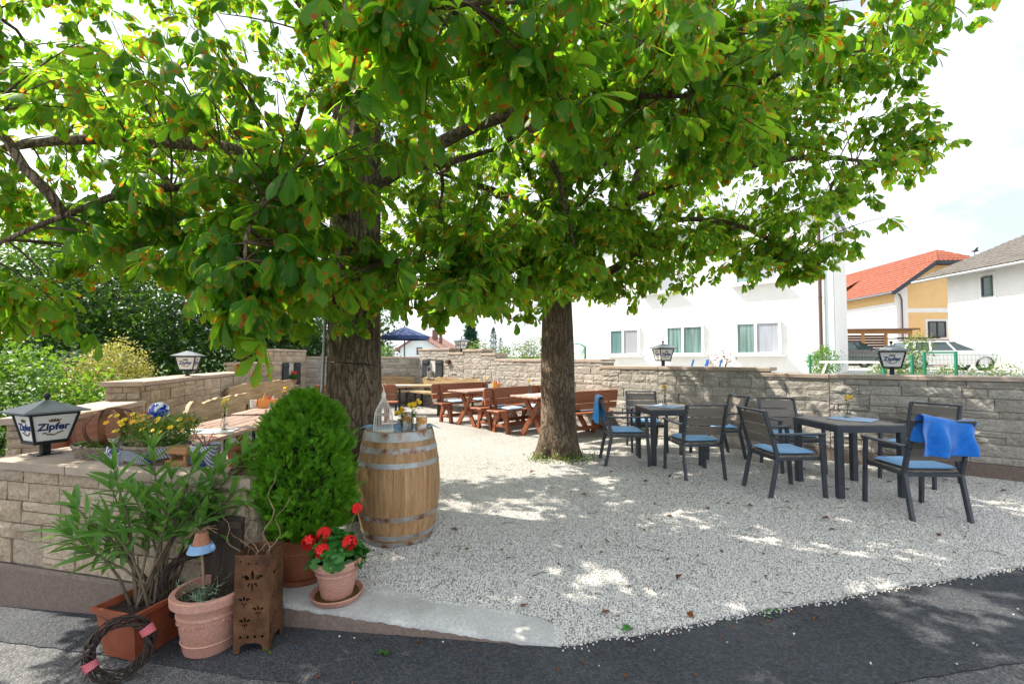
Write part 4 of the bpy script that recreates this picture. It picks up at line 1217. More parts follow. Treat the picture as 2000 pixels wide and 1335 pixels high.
# parasols beyond the back wall
def parasol(label, loc, r, h, c, c2):
    root = thing('parasol', label, 'parasol', loc)
    m = MB(); m.tube([(0, 0, -.3), (0, 0, h + .1)], .025, 8); m.build('pole', M_ALU, root)
    m = MB(); n = 8
    vs = [(0, 0, h + .05)] + [(r * math.cos(2 * math.pi * i / n), r * math.sin(2 * math.pi * i / n), h - r * .34) for i in range(n)] + [(r * math.cos(2 * math.pi * i / n), r * math.sin(2 * math.pi * i / n), h - r * .34 - .14) for i in range(n)]
    m.add(vs, [(0, 1 + i, 1 + (i + 1) % n) for i in range(n)] + [(1 + i, 9 + i, 9 + (i + 1) % n, 1 + (i + 1) % n) for i in range(n)]); m.build('canopy', flat(c2, c, .9), root)
parasol('pale blue and white parasol beyond the left wall under the chestnut leaves', (-9.2, 16, .0), 1.2, 3.0, (.55, .64, .80), 'pale_parasol_cloth')
parasol('navy blue parasol behind the back wall beside the near trunk', (-4.3, 18.2, .4), 1.0, 2.25, (.03, .05, .14), 'navy_parasol_cloth')

# ---------------------------------------------------------------- background planting
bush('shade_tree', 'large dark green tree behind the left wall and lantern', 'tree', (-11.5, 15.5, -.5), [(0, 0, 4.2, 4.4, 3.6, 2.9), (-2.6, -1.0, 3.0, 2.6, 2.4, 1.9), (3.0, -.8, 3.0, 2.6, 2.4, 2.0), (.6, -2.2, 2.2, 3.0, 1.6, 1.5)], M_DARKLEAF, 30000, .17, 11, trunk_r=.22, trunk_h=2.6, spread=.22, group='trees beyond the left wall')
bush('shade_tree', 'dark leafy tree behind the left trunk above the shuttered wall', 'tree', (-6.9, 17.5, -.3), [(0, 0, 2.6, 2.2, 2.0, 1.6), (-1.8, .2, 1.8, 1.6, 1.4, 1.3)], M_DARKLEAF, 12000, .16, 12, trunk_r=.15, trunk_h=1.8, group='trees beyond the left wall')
bush('sunlit_tree', 'bright green tree top left of the large dark tree', 'tree', (-15.8, 16, -.5), [(0, 0, 5.0, 2.6, 2.2, 2.0), (1.8, -.5, 4.0, 2.0, 1.8, 1.6), (.2, 0, 2.9, 2.3, 2, 1.6)], M_BRIGHTLEAF, 15000, .17, 13, trunk_r=.16, trunk_h=3.0, group='trees beyond the left wall')
bush('garden_shrub', 'dense bright green shrub at the left edge behind the front lantern', 'shrub', (-7.6, 6.7, -.45), [(0, 0, 1.1, 1.25, 1.0, .95), (-1.1, -.2, 1.0, 1.0, .9, .9), (.9, .6, .7, .8, .7, .7)], M_BRIGHTLEAF, 12000, .09, 14, spread=.1)
bush('variegated_shrub', 'yellow variegated shrub beyond the low stone wall', 'shrub', (-8.0, 9.0, -.45), [(0, 0, 1.15, .72, .7, .95), (.2, .1, 1.7, .42, .4, .5)], M_YELLOWLEAF, 8000, .055, 15, spread=.07)
bush('blue_green_shrub', 'blue green shrub between the barn and the yellow shrub', 'shrub', (-10.6, 11.2, -.45), [(0, 0, 1.15, .8, .7, .95), (.5, .2, 1.6, .5, .5, .55)], M_BLUELEAF, 5000, .08, 16, spread=.09)
bush('low_hedge', 'low light green hedge below the yellow shrub along the wall', 'hedge', (-6.6, 7.4, -.45), [(0, 0, .45, .9, .6, .55), (.5, 1.3, .5, .8, .7, .55), (-1.2, .2, .4, .8, .6, .5)], M_WEED, 6000, .055, 17, spread=.07)
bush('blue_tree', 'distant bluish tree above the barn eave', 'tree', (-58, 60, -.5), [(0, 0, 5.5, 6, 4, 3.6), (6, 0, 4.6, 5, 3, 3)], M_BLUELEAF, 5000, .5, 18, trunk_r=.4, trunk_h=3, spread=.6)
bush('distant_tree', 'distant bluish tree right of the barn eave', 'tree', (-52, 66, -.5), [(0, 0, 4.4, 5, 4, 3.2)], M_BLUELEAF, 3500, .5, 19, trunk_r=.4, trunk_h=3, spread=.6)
def conifer(name, label, loc, h, r, n, seed, mat=M_BLUELEAF, col=False):
    root = thing(name, label, 'conifer', loc)
    m = MB(); m.tube([(0, 0, -.5), (0, 0, h * .95)], [r * .12, .02], 7); m.build('trunk', M_BARK, root)
    rs = np.random.RandomState(seed); P = []
    for i in range(n):
        z = h * (.06 + .94 * rs.uniform() ** 1.25); rad = r * ((1 - z / h) ** .8 if not col else min(1, (1 - z / h) * 5) ** .6)
        lay = .55 + .45 * abs(math.sin(z * 9 / max(h, 1) * 3.0)); a = rs.uniform(0, 6.28); q = rad * lay * rs.uniform(.35, 1.05)
        P.append((q * math.cos(a), q * math.sin(a), z - q * .22))
    e = [(p[0], p[1], p[2], .04, .04, .04) for p in P]
    rs2 = np.random.RandomState(seed); B = np.array(P)
    k = len(B); d = np.stack([B[:, 0], B[:, 1], np.full(k, -.15 * r)], 1) + rs2.normal(size=(k, 3)) * .15 * r; d /= np.linalg.norm(d, axis=1)[:, None]
    b = np.cross(d, rs2.normal(size=(k, 3))); b /= np.linalg.norm(b, axis=1)[:, None]
    s = .20 * r * rs2.uniform(.7, 1.4, k)[:, None] + .03
    V = np.stack([B - b * s * .3, B + b * s * .3, B + d * s * 1.5], 1).reshape(-1, 3); F = np.arange(k * 3).reshape(-1, 3)
    l = np.zeros((k, 3, 3)); l[:, :, 2] = rs2.uniform(0, 1, k)[:, None]
    ob = put('crown', np_mesh('crown', V, F, mat, l.reshape(-1, 3)), root); ob['kind'] = 'stuff'
M_SPRUCE = leaf_mat('spruce_needle', (.02, .075, .05), (.05, .13, .085), (.06, .14, .08), 0, tw=.2, veins=False)
conifer('spruce_tree', 'blue green spruce behind the small distant lantern', (-2.7, 29.5, 0), 4.2, .85, 5000, 31, M_SPRUCE)
conifer('column_conifer', 'slim dark column conifer right of the spruce', (-1.35, 33, 0), 3.7, .26, 1800, 32, M_SPRUCE, True)
conifer('column_conifer', 'thin distant conifer next to the slim column conifer', (-1.0, 40, 0), 3.3, .22, 900, 33, M_SPRUCE, True)
bush('back_shrub', 'pale green shrub behind the back wall left of the second trunk', 'shrub', (.15, 15.6, .8), [(0, 0, .55, .75, .5, .6), (-.75, .3, .3, .6, .5, .42), (.7, .1, .8, .5, .4, .5)], M_WEED, 5000, .07, 20, spread=.08)
bush('back_shrub', 'yellowish shrub between the spruce and the column conifer', 'shrub', (-2.0, 26, .3), [(0, 0, 1.2, .9, .5, .8)], M_WEED, 1800, .12, 21)
bush('wall_top_plant', 'small green plant on the back wall in front of the distant house', 'plant', (-4.05, 14.6, 1.2), [(0, 0, .35, .22, .2, .28)], M_BRIGHTLEAF, 700, .06, 22, spread=.05, stems=3)
bush('purple_shrub', 'sparse purple leaved shrub below the white house window', 'shrub', (4.75, 10.4, .9), [(0, 0, .35, .30, .25, .35), (.15, 0, .6, .2, .15, .2)], M_REDLEAF, 380, .045, 23, spread=.06, clump=4, trunk_r=.008, stems=9)
bush('round_shrub', 'small round light green shrub by the white house downpipe', 'shrub', (9.6, 14.0, .9), [(0, 0, .42, .38, .36, .42)], M_BRIGHTLEAF, 1500, .07, 24, spread=.06)
bush('climbing_shrub', 'yellow green climbing shrub between right lantern and white car', 'shrub', (8.75, 10.2, .9), [(0, 0, .35, .35, .3, .38), (.25, -.1, .75, .22, .2, .28), (-.35, .1, .2, .25, .25, .22)], M_WEED, 1800, .06, 25, spread=.07)
bush('climbing_shrub', 'low bushy green plants along the fence below the white car', 'plant', (8.85, 9.2, .9), [(0, 0, .12, .5, .25, .24), (.55, -.45, .15, .45, .3, .26), (-.45, .4, .1, .4, .25, .2)], M_WEED, 2400, .05, 26, spread=.05)
root = thing('tall_grass', 'tall bent grass stalk in front of the grey-roofed house wall', 'plant', (9.0, 8.55, .9))
rn = random.Random(5)
for k in range(4):
    m = MB(); h = rn.uniform(.7, 1.05); b = rn.uniform(.15, .3)
    pts = [(b * t_ * t_, .03 * k, h * t_) for t_ in [i / 8 for i in range(9)]]
    m.tube(pts, [.005 - .004 * i / 8 for i in range(9)], 4)
    for i in range(10):
        t_ = .55 + .045 * i; p = Vector((b * t_ * t_, .03 * k, h * t_)); m.bar(p, p + Vector((rn.uniform(-.05, .05), rn.uniform(-.03, .03), rn.uniform(.0, .03))), .006, .003)
    m.build('stalk', M_STEM, root)['kind'] = 'stuff'
# low old wall outside at the far left
root = thing('low_concrete_wall', 'low mossy concrete wall behind the front lantern at the left edge', 'wall', (-6.9, 5.6, -.5), R(-14))
m = MB(); m.grid(lambda u, v: (-2.2 + 4.4 * u, -.1 + .2 * (v > .5) + .01 * noise.noise(Vector((u * 20, v, 0))), .62 if .2 < v < .8 else -.1), 20, 3)
m.build('wall_body', pm('mossy_concrete', (.13, .12, .09), (.24, .22, .18), 4, .95, .5, .01, rv=0, fine=25), root)
# ---------------------------------------------------------------- dark garden chairs and tables
def sq_tube(m, pts, w, d, up): 
    for a, b in zip(pts, pts[1:]): m.bar(a, b, w, d, up=up, b=.004, ext=.012)
def make_chair():
    root = thing('garden_chair', '', 'chair')
    for s in (-1, 1):
        m = MB(); sq_tube(m, [(s * .262, .27, 0), (s * .262, .235, .635)], .03, .042, (0, 1, 0)); m.build('leg', M_ALU, root)
        m = MB(); sq_tube(m, [(s * .235, -.30, 0), (s * .235, -.215, .40), (s * .235, -.24, .50), (s * .235, -.345, .875)], .03, .042, (0, 1, 0)); m.build('leg', M_ALU, root)
        m = MB(); m.box((s * .262, -.0, .645), (.05, .56, .022), b=.006); m.build('armrest', M_ALU, root)
    m = MB()
    for s in (-1, 1): m.box((s * .238, .0, .395), (.028, .47, .035), b=.004)
    m.box((0, .235, .392), (.50, .028, .035), b=.004); m.box((0, -.222, .392), (.50, .028, .035), b=.004)
    m.build('seat_frame', M_ALU, root)
    for i in range(5):
        m = MB(); m.box((0, -.175 + i * .094, .419), (.50, .086, .014), b=.003); m.build('seat_slat', M_SLAT, root)
    m = MB(); m.box((0, -.350, .878), (.50, .042, .018), b=.003); m.build('top_rail', M_ALU, root)
    tilt = math.atan2(.105, .375)
    for i in range(3):
        z = .57 + i * .112; y = -.24 - (z - .5) * .28 + .004
        T = Matrix.Translation((0, y, z)) @ Matrix.Rotation(tilt, 4, 'X')
        m = MB(); m.box((0, 0, 0), (.44, .014, .104), T=T, b=.003); m.build('back_slat', M_SLAT, root)
    m = MB(); T0 = Matrix.Rotation(R(0), 4, 'X')
    for s in (-1, 1):
        for i in range(6):
            z = .545 + i * .056; y = -.24 - (z - .5) * .28 - .022
            m.ball((s * .236, y, z), .005, 6, 4)
    m.build('screw', M_ZINC, root)['kind'] = 'stuff'
    return root
CH = make_chair()
def make_cushion(mat, w=.43, d=.42, h=.045, seed=0):
    rn = random.Random(seed); m = MB()
    def f(u, v, top):
        x = (u - .5) * w; y = (v - .5) * d
        e = min(u, 1 - u, v, 1 - v); k = min(1, e / .10) ** .45
        z = h * (.5 + (.5 if top else -.5) * k) + (.006 * noise.noise(Vector((x * 9, y * 9, seed))) * k if top else 0)
        return (x * (1 + .01 * noise.noise(Vector((y * 12, seed, 0)))), y * (1 + .01 * noise.noise(Vector((x * 12, seed, 5)))), z)
    m.grid(lambda u, v: f(u, v, True), 14, 14); m.grid(lambda u, v: f(1 - u, v, False), 14, 14)
    return m.mesh('cushion', mat, 180)
CUSH = [make_cushion(M_CUSH, seed=i) for i in range(3)]
CHAIRS = [
    ((1.545, 6.30), -92, 'sky blue fleece over its back, left of its table', 'in profile beside the second trunk'),
    ((2.10, 7.20), 176, 'behind the left dark table, facing the camera near the stone wall', 'behind the left dark table'),
    ((2.25, 5.67), 3, 'in front of the left dark table, back to the camera', 'in front of the left table'),
    ((2.98, 6.68), 93, 'right of the left dark table, facing left', 'right of the left dark table'),
    ((2.92, 4.95), -86, 'left of the right dark table, seen from its side', 'left of the right dark table'),
    ((3.62, 5.95), 178, 'behind the right dark table, facing the camera', 'behind the right dark table'),
    ((3.755, 4.30), -5, 'with royal blue fleece, nearest to the camera at the right', 'under the royal blue fleece'),
    ((4.72, 5.32), 112, 'at the far right behind the chair with the royal blue fleece', 'at the far right'),
]
for i, ((x, y), rz, lab, cl) in enumerate(CHAIRS):
    l = 'dark slatted armchair ' + lab
    if i == 0:
        CH.location = (x, y, 0); CH.rotation_euler = (0, 0, R(rz)); tag(CH, l, 'chair', 'dark garden chairs')
    else: clone(CH, (x, y, 0), R(rz), l, 'dark garden chairs')
    o = put('seat_cushion', CUSH[i % 3], None, (x, y, .427), (0, 0, R(rz + random.Random(i).uniform(-5, 5))))
    tag(o, 'light blue seat cushion on the dark chair ' + cl, 'cushion', 'blue seat cushions')
def make_garden_table(label, loc, rz, s=.72, h=.745):
    root = thing('garden_table', label, 'table', loc, rz, 'dark garden tables')
    e = s / 2
    for sx in (-1, 1):
        for sy in (-1, 1):
            m = MB(); m.box((sx * (e - .035), sy * (e - .035), (h - .03) / 2), (.065, .065, h - .03), b=.006); m.build('leg', M_ALU, root)
    m = MB()
    for k in range(4):
        T = Matrix.Rotation(k * math.pi / 2, 4, 'Z'); m.box((0, -e + .014, h - .045), (s - .004, .027, .075), T=T, b=.004)
    m.build('apron', M_ALU, root)
    n = 7
    for i in range(n):
        w = (s - .03) / n; m = MB(); m.box((0, -e + .015 + w * (i + .5), h - .009), (s - .03, w - .005, .017), b=.003); m.build('top_slat', M_SLAT, root)
    return root
make_garden_table('square dark slatted garden table on the left, beside the second trunk', (2.19, 6.42, 0), R(2))
make_garden_table('square dark slatted garden table on the right, nearer to the camera', (3.67, 5.03, 0), R(1))

def draped(name, label, mat, T, w, front, back, seed, fold=.02, sag=.0, thick=.007):
    """cloth hanging over a bar along local x at the origin: front hangs to -y side, back to +y side"""
    m = MB(); nu, nv = 26, 34
    def f(u, v, off):
        x = (u - .5) * w; s = -front + (front + back) * v
        r = .035
        ww = 1 + .10 * noise.noise(Vector((u * 3, v * 2, seed)))
        if abs(s) < r * 1.5:
            a = s / r; y = math.sin(a) * r; z = math.cos(a) * r - .005
        else:
            sg = 1 if s > 0 else -1; d = abs(s) - r * 1.5; y = sg * (r + d * .06); z = -d + r * .05
        hang = max(0, min(1, (abs(s) - .04) / .22))
        wave = math.sin(u * 13 + seed) * fold + .7 * math.sin(u * 23 + seed * 2 + v * 2) * fold * .5 + noise.noise(Vector((u * 4, v * 3, seed))) * fold
        y += wave * hang * (1 if s > 0 else -1) + off * (1 if s > 0 else -1) * (1 if abs(s) > r else abs(s) / r)
        z += sag * math.sin(u * math.pi) * -1 + noise.noise(Vector((u * 5, v * 3, seed + 9))) * .014 + off * (1 if abs(s) < r else 0)
        z += (u - .5) * .06 * hang * (1 if seed % 2 else -1)
        return (x * ww + .02 * hang * noise.noise(Vector((v * 4, seed, 1))), y, z)
    m.grid(lambda u, v: f(u, v, thick / 2), nu, nv); m.grid(lambda u, v: f(1 - u, v, -thick / 2), nu, nv)
    o = m.build(name, mat, None, smooth=180); o.matrix_world = T
    return tag(o, label, 'blanket', 'fleece blankets over chairs')
def chair_top(i, z=.89, dx=0):
    (x, y), rz, *_ = CHAIRS[i]
    return Matrix.Translation((x, y, 0)) @ Matrix.Rotation(R(rz), 4, 'Z') @ Matrix.Translation((dx, -.352, z))
draped('fleece_blanket', 'royal blue fleece blanket draped over the nearest chair back at the right', M_TOWEL, chair_top(6, .885, .02) @ Matrix.Rotation(R(10), 4, 'Z') @ Matrix.Rotation(R(7), 4, 'Y'), .50, .34, .24, 3, .045, .014)
draped('fleece_blanket', 'sky blue fleece blanket hanging over the chair next to the second trunk', M_TOWELL, chair_top(0, .885, .06), .34, .36, .34, 4, .02, .0)

# ---------------------------------------------------------------- small table things
def flower(m, p, d, r, n=6, mi=0, cup=.25):
    d = Vector(d).normalized(); a = d.orthogonal().normalized(); b = d.cross(a); p = Vector(p)
    for k in range(n):
        g0 = 2 * math.pi * k / n; e = a * math.cos(g0) + b * math.sin(g0); f = a * math.cos(g0 + 1.57) + b * math.sin(g0 + 1.57)
        m.add([p, p + e * r * .55 + f * r * .38 + d * r * cup * .5, p + e * r + d * r * cup, p + e * r * .55 - f * r * .38 + d * r * cup * .5], [(0, 1, 2, 3)], mi)
    m.ball(p + d * r * .12, r * .22, 6, 4, mi)
def bouquet(root, n, h0, h1, spread, r, mat, seed, heads=5, green=True):
    rn = random.Random(seed)
    ms = MB(); mg = MB()
    for i in range(n):
        a = rn.uniform(0, 6.28); q = spread * rn.uniform(.3, 1); tip = Vector((q * math.cos(a), q * math.sin(a), rn.uniform(h0 + (h1 - h0) * .5, h1)))
        ms.tube([(rn.uniform(-.01, .01), rn.uniform(-.01, .01), .02), (tip.x * .3, tip.y * .3, h0), tip], [.0022, .002, .0015], 4)
        f = MB()
        for k in range(heads):
            c = tip + Vector((rn.uniform(-1, 1), rn.uniform(-1, 1), rn.uniform(-.6, 1))) * r * (.9 if heads > 1 else 0)
            flower(f, c, (rn.uniform(-.7, .7), rn.uniform(-1.2, .3), rn.uniform(.3, 1)), r, 6)
        f.build('blossom', mat, root)
        for k in range(5 if green else 2):
            t_ = rn.uniform(.3, .95); p = Vector((tip.x * t_, tip.y * t_, h0 * .5 + (tip.z - h0 * .5) * t_)); d = Vector((rn.uniform(-1, 1), rn.uniform(-1, 1), rn.uniform(-.2, .8))).normalized(); l = rn.uniform(.02, .04); w = d.orthogonal().normalized() * l * .22
            mg.add([p, p + d * l * .5 + w, p + d * l, p + d * l * .5 - w], [(0, 1, 2, 3)])
    ms.build('stem', M_STEM, root)['kind'] = 'stuff'
    if mg.v:
        o = mg.build('leaf', M_WEED, root); o['kind'] = 'stuff'; set_luv(o.data, [(0, .5, (i // 4 * .37) % 1) for i in range(len(o.data.vertices))])
def vase(label, loc, seed, h=.17, flow=M_YELLOW, n=4, heads=5, r=.016, group='flower vases', spread=.045):
    root = thing('flower_vase', label, 'vase', loc, 0, group)
    m = MB(); k = h / .17
    m.lathe([(0, .004), (.034 * k, .004), (.037 * k, .02), (.030 * k, .06 * k), (.015 * k, .125 * k), (.015 * k, .145 * k), (.022 * k, .17 * k), (.0205 * k, .17 * k), (.0135 * k, .146 * k), (.0135 * k, .124 * k), (.028 * k, .06 * k), (.034 * k, .022), (0, .018)], 20)
    m.build('glass_body', M_GLASS, root, smooth=50)
    bouquet(root, n, h * .9, h * 1.65, spread, r, flow, seed, heads)
    return root
def napkin(label, loc, rz, mat, w=.36, d=.36, grp='table mats'):
    m = MB(); m.grid(lambda u, v: ((u - .5) * w, (v - .5) * d, .004 + .004 * noise.noise(Vector((u * 3 + loc[0], v * 3, 2)))), 8, 8)
    m.grid(lambda u, v: ((.5 - u) * w, (v - .5) * d, .0018 + .004 * noise.noise(Vector(((1 - u) * 3 + loc[0], v * 3, 2)))), 8, 8)
    o = m.build('table_mat', mat, None, 180, loc, (0, 0, rz)); tag(o, label, 'table mat', grp)
vase('glass vase with yellow flowers on the left dark table', (2.16, 6.46, .754), 1)
napkin('pale blue cloth mat under the vase on the left dark table', (2.17, 6.45, .7465), R(42), M_NAPKIN, .40, .40)
vase('glass vase with yellow flowers on the right dark table', (3.83, 5.22, .754), 2, n=3)
napkin('pale blue cloth mat under the vase on the right dark table', (3.80, 5.10, .7465), R(40), M_NAPKIN, .40, .40)

# ---------------------------------------------------------------- red wooden benches and trestle tables
def rounded(w, h, r, n=5, corners=(1, 1, 1, 1)):
    pts = []
    for (cx, cy, a, k) in ((w / 2, -h / 2, -90, 0), (w / 2, h / 2, 0, 1), (-w / 2, h / 2, 90, 2), (-w / 2, -h / 2, 180, 3)):
        if corners[k]:
            ox = cx - math.copysign(r, cx); oy = cy - math.copysign(r, cy)
            pts += [(ox + r * math.cos(R(a + 90 * i / n)), oy + r * math.sin(R(a + 90 * i / n))) for i in range(n + 1)]
        else: pts.append((cx, cy))
    return pts
def make_bench(Lb=1.75):
    """bench along x, facing +y"""
    root = thing('wooden_bench', '', 'bench')
    for (y, w, t_) in ((.075, .17, 0), (-.105, .17, 0)):
        m = MB(); m.box((0, y, .43), (Lb, w, .035), b=.008); m.build('seat_plank', M_WOOD, root)
    tilt = R(9)
    for (z, h) in ((.57, .11), (.745, .205)):
        T = Matrix.Translation((0, -.225 - (z - .45) * .16, z)) @ Matrix.Rotation(R(90) + tilt, 4, 'X')
        m = MB(); m.prism(rounded(Lb, h, .05, 5, (0, 1, 1, 0) if h > .15 else (1, 1, 1, 1)) if h > .15 else rounded(Lb, h, .02), .032, T, z0=-.016); m.build('back_board', M_WOOD, root)
    for s in (-1, 1):
        x = s * (Lb / 2 - .24)
        for (f, y0, y1) in ((1, .17, .085), (-1, -.24, -.13)):
            side = 1 if f > 0 else -1
            poly = [(y0 - .045 * side, 0), (y0 + .035 * side, 0), (y0 + .005 * side, .16), (y1 + .07 * side, .34), (y1 + .075 * side, .41), (y1 - .06 * side, .41), (y1 - .055 * side, .30), (y0 - .055 * side, .15)]
            T = Matrix(((0, 0, 1, x - .03), (1, 0, 0, 0), (0, 1, 0, 0), (0, 0, 0, 1)))
            m = MB(); m.prism(poly, .06, T); m.build('leg', M_WOODLEG, root)
        m = MB(); m.box((x, -.03, .385), (.055, .36, .055), b=.006); m.build('seat_bearer', M_WOODLEG, root)
        m = MB(); m.bar((x, -.185, .40), (x, -.262, .83), .06, .05, up=(0, 1, 0), b=.006); m.build('back_post', M_WOODLEG, root)
        m = MB(); m.box((x, -.03, .14), (.04, .34, .06), b=.006); m.build('foot_rail', M_WOODLEG, root)
    m = MB(); m.box((0, -.03, .15), (Lb - .5, .035, .07), b=.006); m.build('stretcher', M_WOODLEG, root)
    return root
def make_trestle(Lt=1.7, W=.72):
    """table along x"""
    root = thing('trestle_table', '', 'table')
    n = 5
    for i in range(n):
        w = W / n; m = MB(); m.box((0, -W / 2 + w * (i + .5), .735), (Lt, w - .006, .034), b=.006); m.build('top_plank', M_WOODTOP, root)
    for s in (-1, 1):
        x = s * (Lt / 2 - .24)
        m = MB(); m.prism([(-.30, .66), (.30, .66), (.32, .715), (-.32, .715)], .055, Matrix(((0, 0, 1, x - .0275), (1, 0, 0, 0), (0, 1, 0, 0), (0, 0, 0, 1)))); m.build('top_bearer', M_WOODLEG, root)
        for k, sg in enumerate((-1, 1)):
            m = MB(); m.bar((x + (k - .5) * .052, -.27 * sg, .0), (x + (k - .5) * .052, .22 * sg, .67), .05, .10, up=(0, -1, 0), b=.008); m.build('cross_leg', M_WOODLEG, root)
        m = MB(); m.tube([(x - .065, .02, .365), (x + .065, .02, .365)], .016, 8); m.build('bolt', M_BLACK, root)
    m = MB(); m.box((0, .01, .365), (Lt - .5, .04, .085), b=.006); m.build('stretcher', M_WOODLEG, root)
    return root
BENCH = make_bench(); TREST = make_trestle()
first = {'b': True, 't': True}
def place(kind, near, direction, face, L, label, z=0):
    """near: plan point of the near end centre, direction: unit plan vector of the length, face: +1 if the seat looks to the left of direction"""
    d = Vector((direction[0], direction[1], 0)).normalized(); src = BENCH if kind == 'b' else TREST
    base = 1.75 if kind == 'b' else 1.7
    c = Vector((near[0], near[1], z)) + d * L / 2; rz = math.atan2(d.y, d.x)
    if face < 0: rz += math.pi
    if first[kind]:
        first[kind] = False; o = src; o.location = c; o.rotation_euler = (0, 0, rz)
        tag(o, label, None, 'wooden benches' if kind == 'b' else 'wooden trestle tables')
    else: o = clone(src, c, rz, label, 'wooden benches' if kind == 'b' else 'wooden trestle tables')
    o.scale = (L / base, 1, 1)
    return o
VB = (.74, .67)   # length direction of the right-hand sets
place('b', (-.36, 8.55), VB, -1, 1.75, 'red wooden bench behind the middle trestle table, left of the second trunk')
place('t', (.20, 8.12), VB, 1, 1.7, 'red trestle table half hidden behind the second trunk')
place('b', (.62, 7.95), (.82, .57), 1, 1.45, 'red wooden bench right of the second trunk with its back to the camera')
place('b', (-.74, 9.05), VB, 1, 1.7, 'red wooden bench standing back to back behind the middle bench')
place('t', (-1.14, 9.50), VB, 1, 1.7, 'red trestle table between the two benches near the shuttered niche')
place('b', (-1.62, 10.0), VB, -1, 1.75, 'red wooden bench furthest left of the right group, facing the back trestle table')
place('t', (-2.83, 3.62), (-.05, 1), 1, 1.75, 'weathered trestle table beside the front wall behind the flower baskets')
place('b', (-3.62, 3.85), (-.10, 1), -1, 1.55, 'red wooden bench against the left wall behind the rusty hoops')
place('t', (-3.05, 5.58), (-.10, 1), 1, 1.75, 'weathered trestle table with condiments by the left wall, second from the front')
place('b', (-4.35, 10.25), (1, .12), 1, 1.75, 'red wooden bench behind the near trunk, its back towards the camera')
# cushions on the benches
CB = [make_cushion(M_CUSHP, .40, .36, .05, 20 + i) for i in range(2)]
def bcush(x, y, rz, label, z=.449):
    tag(put('bench_cushion', CB[int(abs(x * 10)) % 2], None, (x, y, z), (0, 0, rz)), label, 'cushion', 'pale blue bench cushions')
va = math.atan2(VB[1], VB[0]); vd = Vector((VB[0], VB[1], 0)).normalized()
def bpos(near, t_, off=0):
    p = Vector((near[0], near[1], 0)) + vd * t_ + Vector((vd.y, -vd.x, 0)) * off; return p.x, p.y
x, y = bpos((-.36, 8.55), .42, .02); bcush(x, y, va, 'pale blue cushion nearest on the bench before the middle trestle table')
x, y = bpos((-.36, 8.55), 1.05, .02); bcush(x, y, va, 'second pale blue cushion on the bench before the middle trestle table')
x, y = bpos((-.74, 9.05), .5, -.02); bcush(x, y, va, 'pale blue cushion on the bench standing back to back')
x, y = bpos((-1.62, 10.0), .45, .02); bcush(x, y, va, 'pale blue cushion nearest on the furthest left bench of the right group')
x, y = bpos((-1.62, 10.0), 1.15, .02); bcush(x, y, va, 'far pale blue cushion on the furthest left bench of the right group')
bcush(1.32, 8.58, R(35), 'pale blue cushion on the bench right of the second trunk')
bcush(-3.60, 4.9, R(90), 'pale blue cushion on the bench against the left wall')
bcush(-3.85, 6.2, R(95), 'pale blue cushion on the live-edge bench near the left wall', .474)
bcush(-3.95, 6.9, R(95), 'second pale blue cushion on the live-edge bench near the left wall', .474)
# live-edge benches
def live_bench(label, p, q, n, hb=.88, seed=1, zb=.55, leg=True):
    p = Vector((p[0], p[1], 0)); q = Vector((q[0], q[1], 0)); d = (q - p); L = d.length; d.normalize(); rz = math.atan2(d.y, d.x)
    nn = Vector((-d.y, d.x, 0)); s = 1 if nn.dot(Vector((n[0], n[1], 0))) > 0 else -1
    root = thing('live_edge_bench', label, 'bench', (p.x, p.y, 0), rz, 'live-edge oak benches')
    N = 26
    top = [(L * i / N, hb + .05 * noise.noise(Vector((i * .25, seed, 0))) + .03 * noise.noise(Vector((i * .7, seed, 3))) - .10 * (max(0, abs(i / N - .5) * 2 - .85) / .15) ** 2) for i in range(N + 1)]
    bot = [(L * i / N, zb + .02 * noise.noise(Vector((i * .4, seed, 7)))) for i in range(N, -1, -1)]
    T = Matrix(((1, 0, 0, 0), (0, 0, -1, 0), (0, 1, 0, 0), (0, 0, 0, 1)))
    m = MB(); m.prism(top + bot, .05, Matrix.Translation((0, .05, 0)) @ T); m.build('back_slab', M_OAK, root, smooth=35)
    fr = [(L * i / N, s * (.42 + .03 * noise.noise(Vector((i * .35, seed, 11))))) for i in range(N + 1)]
    m = MB(); m.prism((fr + [(L, s * .06), (0, s * .06)])[::(-1 if s > 0 else 1)], .05, Matrix.Translation((0, 0, .42))); m.build('seat_slab', M_OAK, root, smooth=35)
    for x in (.25, L - .25):
        m = MB(); m.box((x, s * .12, .21), (.05, .05, .42)); m.box((x, s * .36, .21), (.05, .05, .42)); m.box((x, s * .24, .405), (.05, .3, .03)); m.build('leg', M_BLACK, root)
        m = MB(); m.box((x, s * .0 - s * .0, .50), (.05, .03, .30)); m.build('bracket', M_BLACK, root)
    return root
live_bench('live-edge oak bench along the left wall beside the condiment table', (-4.05, 5.7), (-4.55, 8.0), (1, 0), .84, 1)
live_bench('live-edge oak bench below the left shutters', (-5.15, 8.3), (-5.40, 11.3), (1, 0), .92, 2)
nb = inward(BP0, BP1)
a = BP0 + dB * .7 + nb * .12; b = BP1 - dB * .15 + nb * .12
live_bench('live-edge oak bench below the small niche in the back wall', a, b, nb, .90, 3)
n2 = inward(RP[6], RP[5]); d2 = (RP[5] - RP[6]).normalized()
a = RP[6] + d2 * .3 + n2 * .12; b = RP[6] + d2 * 3.2 + n2 * .12
live_bench('long live-edge oak bench below the shuttered niche', a, b, n2, .88, 4)
